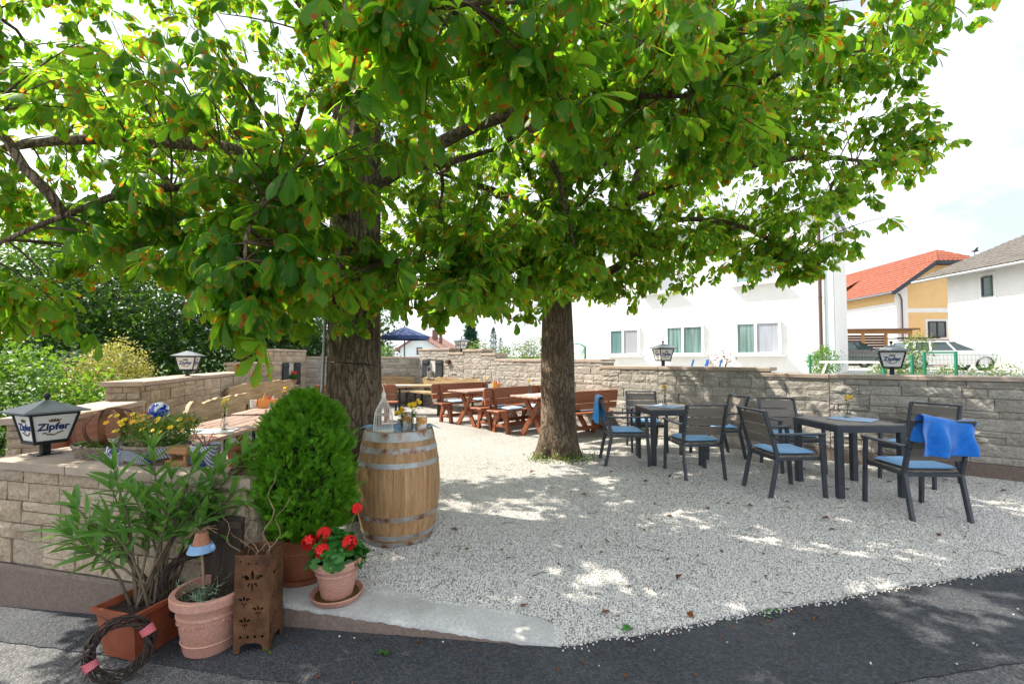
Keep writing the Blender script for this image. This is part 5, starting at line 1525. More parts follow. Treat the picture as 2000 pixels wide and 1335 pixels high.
# oak slab table at the back
root = thing('oak_table', 'pale oak slab table on dark legs near the back wall', 'table', (-2.9, 11.6, 0), R(2))
m = MB(); m.prism([(-.2 + 1.5 * i / 14, -.36 + .03 * noise.noise(Vector((i * .5, 3, 0)))) for i in range(15)] + [(1.3 - 1.5 * i / 14, .38 + .03 * noise.noise(Vector((i * .5, 8, 0)))) for i in range(15)], .05, Matrix.Translation((0, 0, .70))); m.build('top_slab', M_OAK, root, smooth=35)
for x in (.0, 1.05):
    m = MB(); m.box((x, -.22, .35), (.05, .05, .70)); m.build('leg', M_BLACK, root)
    m = MB(); m.box((x, .22, .35), (.05, .05, .70)); m.build('leg', M_BLACK, root)
    m = MB(); m.box((x, 0, .02), (.05, .5, .03)); m.build('foot', M_BLACK, root)
napkin('white paper mat on the oak slab table', (-2.75, 11.45, .752), R(8), M_PAPER, .42, .3)
# shutters, niches and small fittings
def shutters(root_label, p, d, n, x0, x1, z0, z1, w, sill_z):
    rz = math.atan2(n.x, -n.y)
    for k, xc in enumerate((x0 - w / 2, x1 + w / 2)):
        c = p + d * xc + n * .05
        root = thing('window_shutter', 'dark wooden shutter on the %s of the %s' % (('left', 'right')[k], root_label), 'shutter', (c.x, c.y, z0 - .04), rz, 'dark shutters')
        h = z1 - z0 + .06
        m = MB(); m.box((0, 0, h / 2), (w, .028, h), b=.004); m.build('board', M_SHUTTER, root)
        for z in (.10, h - .10):
            m = MB(); m.box((0, -.022, z), (w * .96, .016, .06), b=.003); m.build('batten', M_SHUTTER, root)
p, d, n = SHUT
shutters('niche in the back wall', p, d, n, .62, .98, .86, 1.37, .34, .86)
pl, ql = LP[4], LP[5]; dl = (ql - pl).normalized(); nl = inward(pl, ql)
pl2 = pl - dl * .04
shutters('niche in the left wall', pl2, dl, nl, .75, 1.15, .72, 1.30, .34, .72)
root = thing('niche_bucket', 'small zinc bucket standing in the shuttered back niche', 'bucket', tuple(p + d * .76 + n * .10) [:2] + (.86,))
m = MB(); m.lathe([(0, .004), (.07, .004), (.09, .2), (.095, .2), (.072, 0)], 16); m.build('bucket_body', M_ZINC, root, smooth=50)
m = MB(); m.tube([(-.09, 0, .19), (-.06, 0, .30), (0, 0, .34), (.06, 0, .30), (.09, 0, .19)], .004, 5); m.build('handle', M_ZINC, root)
m = MB(); q = p + d * .8 + n * .085; m.box((0, 0, 0), (.42, .12, .035), b=.005)
o = m.build('niche_shelf', M_CAP, None, loc=(q.x, q.y, .842), rot=(0, 0, math.atan2(n.x, -n.y))); tag(o, 'stone ledge below the shuttered back niche', 'ledge')
q = p + d * 1.62 + n * .06
o = MB().box((0, 0, 0), (.16, .10, .11), b=.01).build('brick_lamp', M_RUST, None, loc=(q.x, q.y, 1.33), rot=(0, 0, math.atan2(n.x, -n.y))); tag(o, 'small rusty red wall light right of the back shutters', 'wall light')
ns = thing('niche_stone', 'pale round stone lying in the small square niche', 'stone', (NICHE.x - .1, NICHE.y - .06, .74))
MB().ball((0, 0, .06), .10, 12, 8, sc=(1.1, .8, .65)).build('stone_body', M_GRAVELROCK, ns, smooth=180)
root = thing('blue_bird_figure', 'bright blue figure standing in the small square niche', 'figurine', (NICHE.x + .10, NICHE.y - .06, .73))
MB().lathe([(0, 0), (.05, .0), (.06, .02), (.02, .03), (.015, .08)], 12).build('foot', M_DARKWOOD, root)
m = MB(); m.ball((0, 0, .15), .07, 12, 8, sc=(.9, .5, 1.2)); m.ball((-.02, 0, .25), .035, 10, 7, sc=(.8, .6, 1.5)); m.build('body', flat('turquoise_glaze', (.01, .30, .55), .3), root, smooth=180)
ql = pl2 + dl * .95 + nl * .10
root = thing('geranium_pot', 'small red geranium in a pot between the left shutters', 'potted plant', (ql.x, ql.y, .72))
MB().lathe([(0, 0), (.05, 0), (.075, .13), (.085, .13), (.085, .15), (.07, .15)], 16).build('pot', M_TERRA, root, smooth=40)
m = MB(); rn = random.Random(4)
for k in range(10): flower(m, (rn.uniform(-.05, .05), rn.uniform(-.05, .05), .30 + rn.uniform(-.04, .05)), (rn.uniform(-1, 1), -1, .5), .035)
m.build('blossom', M_RED, root)
leaf_cloud('foliage', M_GERANIUM, [(0, 0, .22, .09, .09, .07)], 240, .05, 5, root, spread=.02)
m = MB(); q = pl2 + dl * .95 + nl * .085; m.box((0, 0, 0), (.46, .12, .035), b=.005)
o = m.build('niche_shelf', M_CAP, None, loc=(q.x, q.y, .702), rot=(0, 0, math.atan2(nl.x, -nl.y))); tag(o, 'stone ledge below the left shuttered niche', 'ledge')

# things on the left and back trestle tables
vase('glass vase with pale yellow flowers on the front trestle table by the wall', (-2.70, 4.30, .757), 6, flow=M_PALEYELLOW, n=4)
napkin('white paper mat under the vase on the front trestle table', (-2.78, 4.2, .7535), R(12), M_PAPER, .44, .30)
vase('glass vase with yellow flowers on the condiment table', (-3.12, 6.28, .753), 7, flow=M_YELLOW, n=3)
def condiment(label, loc, rz):
    root = thing('condiment_caddy', label, 'caddy', loc, rz, 'condiment caddies')
    m = MB(); m.box((0, 0, .006), (.22, .14, .012), b=.003)
    for (x, y, sx, sy) in ((0, -.068, .22, .006), (0, .068, .22, .006), (-.108, 0, .006, .14), (.108, 0, .006, .14)): m.box((x, y, .06), (sx, sy, .11))
    m.build('box', flat('orange_caddy_wood', (.72, .30, .07), .5), root)
    for (x, c, h) in ((-.05, (.75, .35, .08), .20), (.01, (.6, .05, .03), .17), (.06, (.70, .68, .62), .16)):
        m = MB(); m.lathe([(0, .012), (.026, .012), (.026, h * .65), (.010, h * .85), (.010, h), (0, h)], 12, (x, 0, 0)); m.build('bottle', flat('bottle_%d' % int(h * 100), c, .3), root, smooth=50)
    m = MB(); m.lathe([(.03, 0), (.04, .11), (.042, .11), (.032, 0)], 14, (-.18, -.03, 0)); m.build('beaker', M_PAPER, root, smooth=50)
    for k in range(2):
        m = MB(); m.lathe([(0, 0), (.018, 0), (.016, .05), (.012, .07), (0, .072)], 10, (.06 + k * .05, -.12, 0)); m.build('shaker', M_ZINC, root, smooth=50)
condiment('orange condiment caddy with bottles on the left trestle table', (-3.33, 6.25, .753), R(10))
x, y = bpos((-1.14, 9.50), 1.05); condiment('orange condiment caddy with bottles on the back trestle table', (x, y, .753), R(35))
x, y = bpos((-1.14, 9.50), .85); vase('glass vase with yellow flower on the back trestle table', (x - .05, y, .753), 8, n=2)
x, y = bpos((.20, 8.12), .62); vase('glass vase with yellow flower beside the second trunk on the middle trestle table', (x - .32, y + .2, .753), 9, n=2)
x, y = bpos((.20, 8.12), .45); napkin('white paper mat on the middle trestle table', (x - .08, y + .04, .7525), R(40), M_PAPER, .44, .30)
x, y = bpos((-1.14, 9.50), .75); napkin('pale blue mat on the back trestle table', (x + .1, y - .06, .7525), R(40), M_CUSHP, .44, .30)
# ---------------------------------------------------------------- wine barrel and what stands on it
BX, BY, BH = -.915, 3.72, .86
root = thing('wine_barrel', 'large oak wine barrel with galvanised hoops in front of the near trunk', 'barrel', (BX, BY, 0), R(7))
def br(z): return .262 + .066 * (1 - ((z - BH / 2) / (BH / 2)) ** 2)
M_STAVE = pm('barrel_oak', (.30, .155, .06), (.47, .275, .13), 3, .55, .3, .002, stretch=(9, 9, .9), rv=.14, c3=(.58, .38, .21), fine=25)
NS = 26
zs = [BH * i / 14 for i in range(15)]
m = MB(); prof = [(br(z), z) for z in zs]
m.lathe(prof, 2, a0=-math.pi / NS + .002, a1=math.pi / NS - .002)
inner = [(r - .03, z) for r, z in prof]
m.lathe(inner[::-1], 2, a0=-math.pi / NS + .002, a1=math.pi / NS - .002)
k = len(m.v) // 2; mm = len(prof)
for c in (0, 2):
    fs = [(c * mm + i, c * mm + i + 1, k + c * mm + mm - 2 - i, k + c * mm + mm - 1 - i) for i in range(mm - 1)]
    m.f += [f if c == 0 else f[::-1] for f in fs]; m.m += [0] * len(fs)
for e in (0, mm - 1):
    for c in (0, 1):
        m.f.append((c * mm + e, (c + 1) * mm + e, k + (c + 1) * mm + mm - 1 - e, k + c * mm + mm - 1 - e)); m.m.append(0)
sm = m.mesh('stave', M_STAVE, 40)
for i in range(NS): put('stave', sm, root, rot=(0, 0, 2 * math.pi * i / NS))
def m_hoop():
    t = NT('rusty_galvanised_hoop'); v = t.coords('obj')
    f = t.noise(v, 7, 6, .65); c = t.ramp(f, [(.36, (.22, .085, .035)), (.46, (.38, .33, .29)), (.56, (.42, .45, .47)), (.8, (.52, .56, .59))])
    t.col(c); t.set(Roughness=.5, Metallic=.35); return t.mat
M_HOOP = m_hoop()
for (z0, z1) in ((.008, .045), (.062, .10), (.205, .242), (.60, .637), (.705, .745), (.79, .857)):
    m = MB(); m.lathe([(br(z0) + .0005, z0), (br(z0) + .0035, z0), (br(z1) + .0035, z1), (br(z1) - .001, z1)], 52); m.build('hoop', M_HOOP, root, smooth=40)
m = MB(); m.lathe([(0, .80), (.245, .80)], 40); m.build('barrel_head', M_DARKWOOD, root)
# blue cloth
m = MB()
def clothf(u, v):
    x = (u - v) * .35; y = (u + v - 1) * .255 + .03; r = math.hypot(x, y)
    z = .818 if r < .20 else (.818 + (.874 - .818) * min(1, (r - .20) / .055))
    if r > .275: z = .874 - (r - .275) * .55
    z += .008 * noise.noise(Vector((x * 9, y * 9, 1)))
    return (x, y, z)
m.grid(clothf, 34, 34); o = m.build('table_cloth', M_NAPKIN, None, 180, (BX, BY, 0), (0, 0, R(6)))
MATS['barrel_cloth'] = pm('barrel_cloth_blue', (.20, .36, .58), (.29, .46, .66), 12, .9, .2, .002, rv=0, spec=.1); o.data.materials[0] = MATS['barrel_cloth']
tag(o, 'light blue cloth spread in the top of the wine barrel', 'cloth')
# bird cage
root = thing('birdcage', 'white wire birdcage ornament on the wine barrel', 'birdcage', (BX - .11, BY - .07, .832))
def cr(t_): return .075 * (1 - .02 * t_ / .55) if t_ < .35 else .074 * max(.16, 1 - ((t_ - .35) / .62) ** 1.6)
H = .34
m = MB(); m.lathe([(0, 0), (.084, 0), (.084, .012), (.078, .016), (0, .016)], 24); m.build('base', M_WHITEMETAL, root, smooth=50)
def cage_r(z):
    t_ = z / .26
    return .078 - .018 * t_ if t_ < .5 else .069 - .056 * ((t_ - .5) / .5) ** 1.25
for i in range(18):
    a = 2 * math.pi * i / 18; m = MB()
    m.tube([(cage_r(z) * math.cos(a), cage_r(z) * math.sin(a), .014 + z) for z in [.26 * k / 9 for k in range(10)]], .0018, 5, caps=False); m.build('wire', M_WHITEMETAL, root)
m = MB()
for z in (.012, .13): 
    r = cage_r(z); m.tube([(r * math.cos(2 * math.pi * i / 24), r * math.sin(2 * math.pi * i / 24), z + .014) for i in range(25)], .002, 5, caps=False)
m.build('ring', M_WHITEMETAL, root)
m = MB(); m.lathe([(.014, .27), (.018, .28), (.019, .30), (.012, .315), (.005, .33), (.003, .345)], 12)
m.tube([(0, 0, .34), (-.002, 0, .36), (-.012, 0, .375), (-.004, 0, .392), (.010, 0, .388), (.014, 0, .375)], .003, 6); m.build('finial', M_WHITEMETAL, root, smooth=60)
vase('small glass vase with yellow flowers next to the birdcage on the barrel', (BX + .055, BY - .13, .829), 13, h=.12, n=4, heads=3, r=.02, group='vases on the barrel')
vase('taller glass vase with yellow flowers in the middle of the barrel top', (BX + .11, BY - .05, .829), 14, h=.16, n=5, heads=2, r=.022, group='vases on the barrel', spread=.075)
def candle_cup(label, loc, h, r):
    root = thing('candle_holder', label, 'candle holder', loc, 0, 'candle holders on the barrel')
    t = NT('cutwork_%s' % round(h, 3)); v = t.coords('obj'); f = t.noise(v, 22, 2, .5)
    t.col(t.ramp(f, [(.48, (.76, .74, .70)), (.52, (.70, .30, .05))])); t.set(Roughness=.6)
    MB().lathe([(0, 0), (r * .92, 0), (r, h), (r * .94, h), (r * .88, .01), (0, .01)], 24).build('cup', t.mat, root, smooth=50)
    m = MB(); m.tube([(r * math.cos(a), r * math.sin(a), h) for a in [2 * math.pi * i / 20 for i in range(21)]], .004, 5, caps=False); m.build('rim', M_WHITEMETAL, root)
    MB().lathe([(0, h * .5), (r * .7, h * .5), (r * .7, .012)], 16).build('candle', flat('cream_wax', (.7, .55, .35), .6), root)
candle_cup('white and orange cutwork candle holder at the right on the barrel', (BX + .175, BY + .02, .832), .115, .046)
candle_cup('white cutwork candle holder behind the vases on the barrel', (BX + .04, BY + .08, .832), .14, .05)

# ---------------------------------------------------------------- potted plants at the kerb
def pot_profile(rb, rt, h, rim=.03, rimw=.012):
    return [(0, .0), (rb, 0), (rb + .004, .01), (rb + (rt - rb) * .62, h * .62), (rb + (rt - rb) * .66 + .004, h * .64), (rb + (rt - rb) * .66 + .004, h * .67), (rb + (rt - rb) * .68, h * .69), (rt - .004, h - rim), (rt + rimw, h - rim + .004), (rt + rimw + .002, h - .006), (rt + rimw - .004, h), (rt - .012, h), (rt - .016, h - .05)]
def relief(m, r_of_z, zc, n, size):
    for i in range(n):
        a = 2 * math.pi * i / n; z = zc + .012 * math.sin(a * 8); r = r_of_z(z)
        m.ball((r * math.cos(a), r * math.sin(a), z), size * (1 if i % 3 else 1.5), 7, 5, sc=(1, 1, 1.1))
# thuja
TX, TY = -1.365, 3.02
root = thing('thuja_pot', 'egg-shaped green thuja in a terracotta pot on the kerb', 'potted shrub', (TX, TY, .004))
m = MB(); m.lathe([(0, 0), (.15, 0), (.17, .035), (.162, .035), (.145, .012), (0, .012)], 28); m.build('saucer', M_TERRAD, root, smooth=40)
m = MB(); m.lathe([(r, z + .012) for r, z in pot_profile(.118, .158, .27)], 36); m.build('pot', M_TERRAD, root, smooth=35)
m = MB(); relief(m, lambda z: .118 + .04 * (z - .012) / .27 + .002, .19, 24, .005); m.build('garland', M_TERRAD, root)['kind'] = 'stuff'
m = MB(); m.lathe([(0, .24), (.15, .235)], 20); m.build('soil', M_SOIL, root)
def thuja():
    rs = np.random.RandomState(8); n = 9500
    # template spray: a flat feathery frond of small diamonds
    tv = []; tf = []
    def dia(x, y, a, l, w):
        c, s_ = math.cos(a), math.sin(a); o = len(tv)
        for (p, q) in ((0, 0), (l * .5, w), (l, 0), (l * .5, -w)): tv.append((x + p * c - q * s_, y + p * s_ + q * c, 0))
        tf.append((o, o + 1, o + 2, o + 3))
    for i in range(6):
        t_ = i / 6; dia(.050 * t_, 0, 0, .013, .0020)
        for s_ in (-1, 1): dia(.050 * t_ + .003, 0, s_ * .62, .024 * (1 - t_ * .6), .0023)
    tv = np.array(tv); tf = np.array(tf); kv = len(tv)
    th = rs.uniform(0, 2 * math.pi, n); zz = rs.uniform(0, 1, n) ** .95
    Hh = .905; prof = np.interp(zz, [0, .1, .2, .37, .54, .71, .85, .94, 1.0], [.55, .80, .93, 1.0, .97, .84, .60, .38, .12])
    lump = 1 + .16 * np.sin(th * 4 + zz * 7) + .09 * np.sin(th * 9 - zz * 15) + .08 * np.sin(zz * 31 + th * 2)
    rad = .272 * prof * lump * (1 - .30 * rs.uniform(0, 1, n) ** 2.5) * (1 + .24 * rs.uniform(0, 1, n) ** 6)
    P = np.stack([rad * np.cos(th), rad * np.sin(th), .27 + zz * Hh], 1)
    outd = np.stack([np.cos(th), np.sin(th), np.zeros(n)], 1)
    ax = outd * (.75 - .35 * zz[:, None]) + np.array([0, 0, .6]) + rs.normal(size=(n, 3)) * .38
    ax /= np.linalg.norm(ax, axis=1)[:, None]
    side = np.cross(ax, rs.normal(size=(n, 3)) * .7 + outd * .6); side /= np.linalg.norm(side, axis=1)[:, None]
    sc = rs.uniform(.6, 1.35, n)[:, None]
    V = P[:, None, :] + (tv[None, :, 0:1] * ax[:, None, :] + tv[None, :, 1:2] * side[:, None, :]) * sc[:, None, :]
    F = (np.arange(n)[:, None, None] * kv + tf[None]).reshape(-1, 4)
    L = np.zeros((n, kv, 3)); L[:, :, 2] = np.clip(.5 + .35 * (lump - 1)[:, None] * 4 + rs.normal(size=n)[:, None] * .28, 0.01, .99)  # tone tied to the lumps, shade of the gaps painted into the colour
    o = put('foliage', np_mesh('foliage', V.reshape(-1, 3), F, M_THUJA, L.reshape(-1, 3)), root); o['kind'] = 'stuff'
thuja()
m = MB(); rn = random.Random(6)
for i in range(90):
    a = rn.uniform(0, 6.28); z = rn.uniform(.3, 1.12); r = .24 * math.sin(min(1, (z - .2) / 1.0) ** .74 * 2.9) ** .6 if z < 1.15 else .05
    m.tube([(0, 0, max(.22, z - .25)), (r * .5 * math.cos(a), r * .5 * math.sin(a), z - .08), (r * math.cos(a), r * math.sin(a), z)], [.008, .005, .002], 4)
m.tube([(0, 0, .2), (0, 0, 1.1)], [.02, .006], 7); m.build('branch', M_TWIG, root)['kind'] = 'stuff'
m = MB(); m.lathe([(.02, .30), (.15, .36), (.20, .56), (.19, .8), (.11, .98), (.0, 1.08)], 20); m.build('dark_core', pm('thuja_dark_core', (.012, .03, .006), (.03, .055, .012), 30, .95, 1, .03, rv=0), root)  # solid dark core added to block the view through the sprays
# geranium
GX, GY = -1.045, 2.77
root = thing('geranium_pot', 'red geranium in a pale terracotta pot with saucer on the kerb', 'potted plant', (GX, GY, .006), R(20))
m = MB(); m.lathe([(0, 0), (.135, 0), (.152, .03), (.146, .034), (.128, .012), (0, .012)], 32); m.build('saucer', M_TERRAP, root, smooth=40)
m = MB(); m.lathe([(0, .018), (.125, .018)], 24); m.build('saucer_dirt', pm('wet_dirt', (.06, .035, .01), (.12, .075, .02), 20, .4, .5, .004, rv=0), root)
m = MB(); m.lathe([(r, z + .014) for r, z in pot_profile(.088, .135, .215, .04, .010)], 36); m.build('pot', M_TERRAP, root, smooth=35)
m = MB(); m.lathe([(0, .205), (.125, .2)], 20); m.build('soil', M_SOIL, root)
m = MB(); N = 18
vs = [(0, 0, 0)] + [(.034 * (1 + .10 * math.cos(i * 2 * math.pi / N * 7)) * math.cos(2 * math.pi * i / N), .034 * (1 + .10 * math.cos(i * 2 * math.pi / N * 7)) * math.sin(2 * math.pi * i / N), .006 + .006 * math.cos(i * 2 * math.pi / N * 7)) for i in range(1, N)]
m.add(vs, [(0, i, i + 1) for i in range(1, N - 1)]); GL = m.mesh('leaf', M_GERANIUM, 180)
set_luv(GL, [(0, .5, .1)] * len(vs))
rn = random.Random(12); ms = MB()
for i in range(120):
    a = rn.uniform(0, 6.28); el = rn.uniform(-.35, 1.45); r = .155 * rn.uniform(.75, 1.05)
    p = Vector((r * math.cos(a) * math.cos(el), r * math.sin(a) * math.cos(el), .235 + .115 * math.sin(el) + rn.uniform(-.01, .02)))
    n = Vector((math.cos(a) * math.cos(el) * .8, math.sin(a) * math.cos(el) * .8, .6 + math.sin(el))) + Vector((rn.uniform(-.4, .4), rn.uniform(-.4, .4), 0))
    o = put('leaf', GL, root, p); o.rotation_euler = (n.to_track_quat('Z', 'Y') @ Matrix.Rotation(rn.uniform(0, 6.28), 3, 'Z').to_quaternion()).to_euler(); s = rn.uniform(.75, 1.25); o.scale = (s, s, s)
    ms.tube([(rn.uniform(-.02, .02), rn.uniform(-.02, .02), .2), (p.x * .5, p.y * .5, p.z * .8), p], .0016, 4)
def umbel(p, r=.036, n=22):
    f = MB()
    for k in range(n):
        d = Vector((rn.gauss(0, 1), rn.gauss(0, 1), rn.gauss(0, 1) + .3)).normalized(); flower(f, Vector(p) + d * r * .75, d, r * .55, 5, cup=.1)
    f.build('blossom', M_RED, root)
for p in ((-.15, -.05, .335), (-.07, -.03, .375), (-.05, -.10, .305), (.10, -.08, .345), (.10, .04, .50)):
    q = Matrix.Rotation(R(-20), 3, 'Z') @ Vector(p); umbel(q, .046 if p[2] < .45 else .036); ms.tube([(q.x * .2, q.y * .2, .21), (q.x * .6, q.y * .6, q.z * .75), q], .0022, 4)
ms.build('stem', M_STEM, root)['kind'] = 'stuff'

# round terracotta pot with lavender
PX, PY = -1.655, 2.56; PZ = A(PX) + .012
root = thing('terracotta_pot', 'round terracotta pot with garland relief holding grey-green lavender', 'potted plant', (PX, PY, PZ))
m = MB(); m.lathe(pot_profile(.125, .178, .31, .05, .014), 44); m.build('pot', M_TERRAP, root, smooth=35)
rz_ = lambda z: .125 + .053 * z / .31 + .001
m = MB(); relief(m, rz_, .17, 30, .005)
for i in range(8):
    a = 2 * math.pi * i / 8
    for k in range(6): 
        aa = a + (k - 2.5) * .09; z = .165 - .02 * math.cos((k - 2.5) * .55) + .02; m.ball((rz_(z) * math.cos(aa), rz_(z) * math.sin(aa), z), .0055, 6, 4)
m.build('garland', M_TERRAP, root)['kind'] = 'stuff'
m = MB(); m.lathe([(rz_(.06) + .002, .055), (rz_(.06) + .006, .06), (rz_(.06) + .002, .066)], 40); m.build('band', M_TERRAP, root)
m = MB(); m.lathe([(0, .27), (.168, .262)], 20); m.build('soil', M_SOIL, root)
m = MB(); rn = random.Random(14); luv = []
for i in range(26):
    a = rn.uniform(0, 6.28); l = rn.uniform(.08, .17); b = Vector((-.02 + rn.uniform(-.05, .05), -.07 + rn.uniform(-.05, .03), .265)); d = Vector((math.cos(a) * .7, math.sin(a) * .7, rn.uniform(.5, 1))).normalized()
    for k in range(9):
        p = b + d * l * (k + 1) / 9; e = d.cross(Vector((rn.uniform(-1, 1), rn.uniform(-1, 1), rn.uniform(-1, 1)))).normalized() * .8 + d * .6
        w = e.cross(d).normalized() * .003; L = rn.uniform(.03, .05); m.add([p - w, p + w, p + e * L], [(0, 1, 2)]); luv += [(0, .5, rn.random())] * 3
M_LAV = leaf_mat('lavender_leaf', (.13, .21, .13), (.22, .31, .20), (.2, .3, .15), 0, tw=.2, veins=False)
o = m.build('foliage', M_LAV, root); set_luv(o.data, luv); o['kind'] = 'stuff'
# ornament on a stick standing in that pot
root = thing('stick_ornament', 'upside-down small clay pot with blue ribbon on a wooden stick', 'ornament', (PX - .085, PY + .03, PZ + .26))
m = MB(); m.tube([(.02, 0, -.02), (.012, 0, .12), (0, 0, .255)], .0075, 7); m.build('stick', M_PALETWIG, root)
m = MB(); m.lathe([(.0, .335), (.030, .335), (.045, .262), (.050, .262), (.050, .245), (.045, .245), (.03, .32)], 20); m.build('clay_pot', M_TERRA, root, smooth=40)
m = MB(); m.lathe([(.062, .235), (.070, .232), (.054, .272), (.048, .272)], 22); m.ball((.07, -.01, .252), .022, 8, 6, sc=(.7, .5, 1)); m.build('ribbon', pm('denim_ribbon', (.18, .32, .52), (.26, .42, .62), 14, .9, .2, .002, rv=0), root, smooth=60)
m = MB(); rn = random.Random(3)
for k in range(12):
    a = rn.uniform(0, 6.28); l = rn.uniform(.04, .09); m.tube([(0, 0, .337), (.4 * l * math.cos(a), .4 * l * math.sin(a), .355), (l * math.cos(a), l * math.sin(a), .345 + rn.uniform(-.03, .01))], .0018, 4)
m.build('raffia', M_PALETWIG, root)['kind'] = 'stuff'

# wreaths
def wreath(label, T, Rr, r, seed, mat=M_TWIG, ribbon=()):
    root = thing('twig_wreath', label, 'wreath'); root.matrix_world = T; root.rotation_mode = 'XYZ'
    rn = random.Random(seed); m = MB()
    for i in range(46):
        a0 = rn.uniform(0, 6.28); sp = rn.uniform(1.2, 3.4); rr = r * rn.uniform(.5, 1.05); ph = rn.uniform(0, 6.28); tw = rn.uniform(2, 4)
        pts = []
        for k in range(13):
            a = a0 + sp * k / 12; q = ph + tw * k / 12 * 2 + rn.uniform(-.2, .2); rad = Rr + rr * math.cos(q); pts.append((rad * math.cos(a), rad * math.sin(a), rr * math.sin(q)))
        m.tube(pts, [rn.uniform(.0022, .0042)] * 13, 4)
    for i in range(26):
        a = rn.uniform(0, 6.28); p = Vector((Rr * math.cos(a), Rr * math.sin(a), 0)); d = Vector((-math.sin(a), math.cos(a), 0)) * .05 + Vector((math.cos(a) * rn.uniform(-.03, .05), math.sin(a) * rn.uniform(-.03, .05), rn.uniform(-.03, .03))); m.tube([p, p + d, p + d * 1.5], [.003, .002, .001], 4)
    m.build('twigs', mat, root)['kind'] = 'stuff'
    for a in ribbon:
        mr = MB()
        for k in range(4):
            T2 = Matrix.Rotation(a + (k - 1.5) * .075, 4, 'Z') @ Matrix.Translation((Rr, 0, 0)) @ Matrix.Rotation(R(90), 4, 'X')
            mr.lathe([(r * 1.12, -.006), (r * 1.16, 0), (r * 1.12, .006)], 16, T=T2)
        mr.build('ribbon', pm('pink_ribbon', (.50, .10, .13), (.62, .18, .2), 12, .8, .2, rv=0), root)
    return root
zg = A(-2.05)
wreath('dark twig wreath with pink ribbons leaning on the rectangular planter', Matrix.Translation((-1.965, 2.335, zg + .16)) @ Matrix.Rotation(R(24), 4, 'Z') @ Matrix.Rotation(R(76), 4, 'X'), .122, .027, 1, ribbon=(R(28), R(205)))
wreath('large dark vine wreath standing behind the round terracotta pot', Matrix.Translation((-1.83, 2.68, .12)) @ Matrix.Rotation(R(14), 4, 'Z') @ Matrix.Rotation(R(80), 4, 'X'), .165, .026, 2)
wreath('small dark vine wreath at the back of the round terracotta pot', Matrix.Translation((-1.58, 2.68, .12)) @ Matrix.Rotation(R(-30), 4, 'Z') @ Matrix.Rotation(R(70), 4, 'X'), .10, .018, 5)

# rectangular planter with oleander
OX, OY = -2.05, 2.66; OZ = A(OX) + .012
root = thing('oleander_planter', 'oleander in a rectangular reddish plastic planter in front of the low wall', 'potted shrub', (OX, OY, OZ), R(-16))
m = MB()
def rect(w, d, z): return [(-w, -d, z), (w, -d, z), (w, d, z), (-w, d, z)]
lay = [rect(.115, .175, 0), rect(.14, .205, .235), rect(.155, .22, .236), rect(.157, .222, .262), rect(.143, .208, .264), rect(.135, .20, .22)]
vs = [p for l in lay for p in l]; fs = [(3, 2, 1, 0)] + [(k * 4 + i, k * 4 + (i + 1) % 4, k * 4 + 4 + (i + 1) % 4, k * 4 + 4 + i) for k in range(5) for i in range(4)]
m.add(vs, fs); m.build('planter_box', M_PLASTIC, root)
for x in (-.085, .085):
    for y in (-.14, .14): m = MB(); m.box((x, y, -.006), (.05, .05, .012)); m.build('foot', M_PLASTIC, root)
m = MB(); m.grid(lambda u, v: ((u - .5) * .27, (v - .5) * .40, .225 + .02 * noise.noise(Vector((u * 5, v * 5, 3)))), 12, 14); m.build('soil', M_SOIL, root)
def lance(L, W, bend, fold, seed):
    m = MB(); n = 7; luv = []
    vs = []
    for i in range(n + 1):
        t_ = i / n; w = W * (math.sin(math.pi * t_ ** .8) ** .8 if 0 < t_ < 1 else .04); x = L * t_; z = -bend * L * t_ * t_
        for s_ in (-1, 0, 1): vs.append((x, s_ * w / 2, z + abs(s_) * w * fold)); luv.append((s_, t_, seed * .21))
    fs = [(i * 3 + k, (i + 1) * 3 + k, (i + 1) * 3 + k + 1, i * 3 + k + 1) for i in range(n) for k in range(2)]
    m.add(vs, fs); me = m.mesh('leaf', M_OLEANDER, 180); set_luv(me, luv); return me
LANCE = [lance(.17, .036, .12, .25, 0), lance(.19, .038, .3, .18, 1), lance(.15, .034, .02, .3, 2), lance(.135, .031, .45, .2, 3)]
rn = random.Random(33); leaves = []
stm = MB()
tips = [(-.62, .10, .40), (-.50, .0, .62), (-.45, -.1, .48), (-.30, .02, .88), (-.38, .12, .72), (-.12, -.05, .72), (-.05, .0, 1.02), (.02, .08, .80), (.12, -.08, .66), (.20, .0, .92), (.27, .06, .74), (.36, .0, .86), (.42, .05, .70), (.46, .1, .96), (.30, -.05, .56), (-.22, -.12, .56), (-.18, .1, .66), (.08, .1, .58), (-.36, -.08, .36), (.40, .08, .52), (-.55, .08, .5), (.22, .12, .66), (-.08, .05, .52), (.33, .14, .98)]
Rz = Matrix.Rotation(R(16), 3, 'Z')
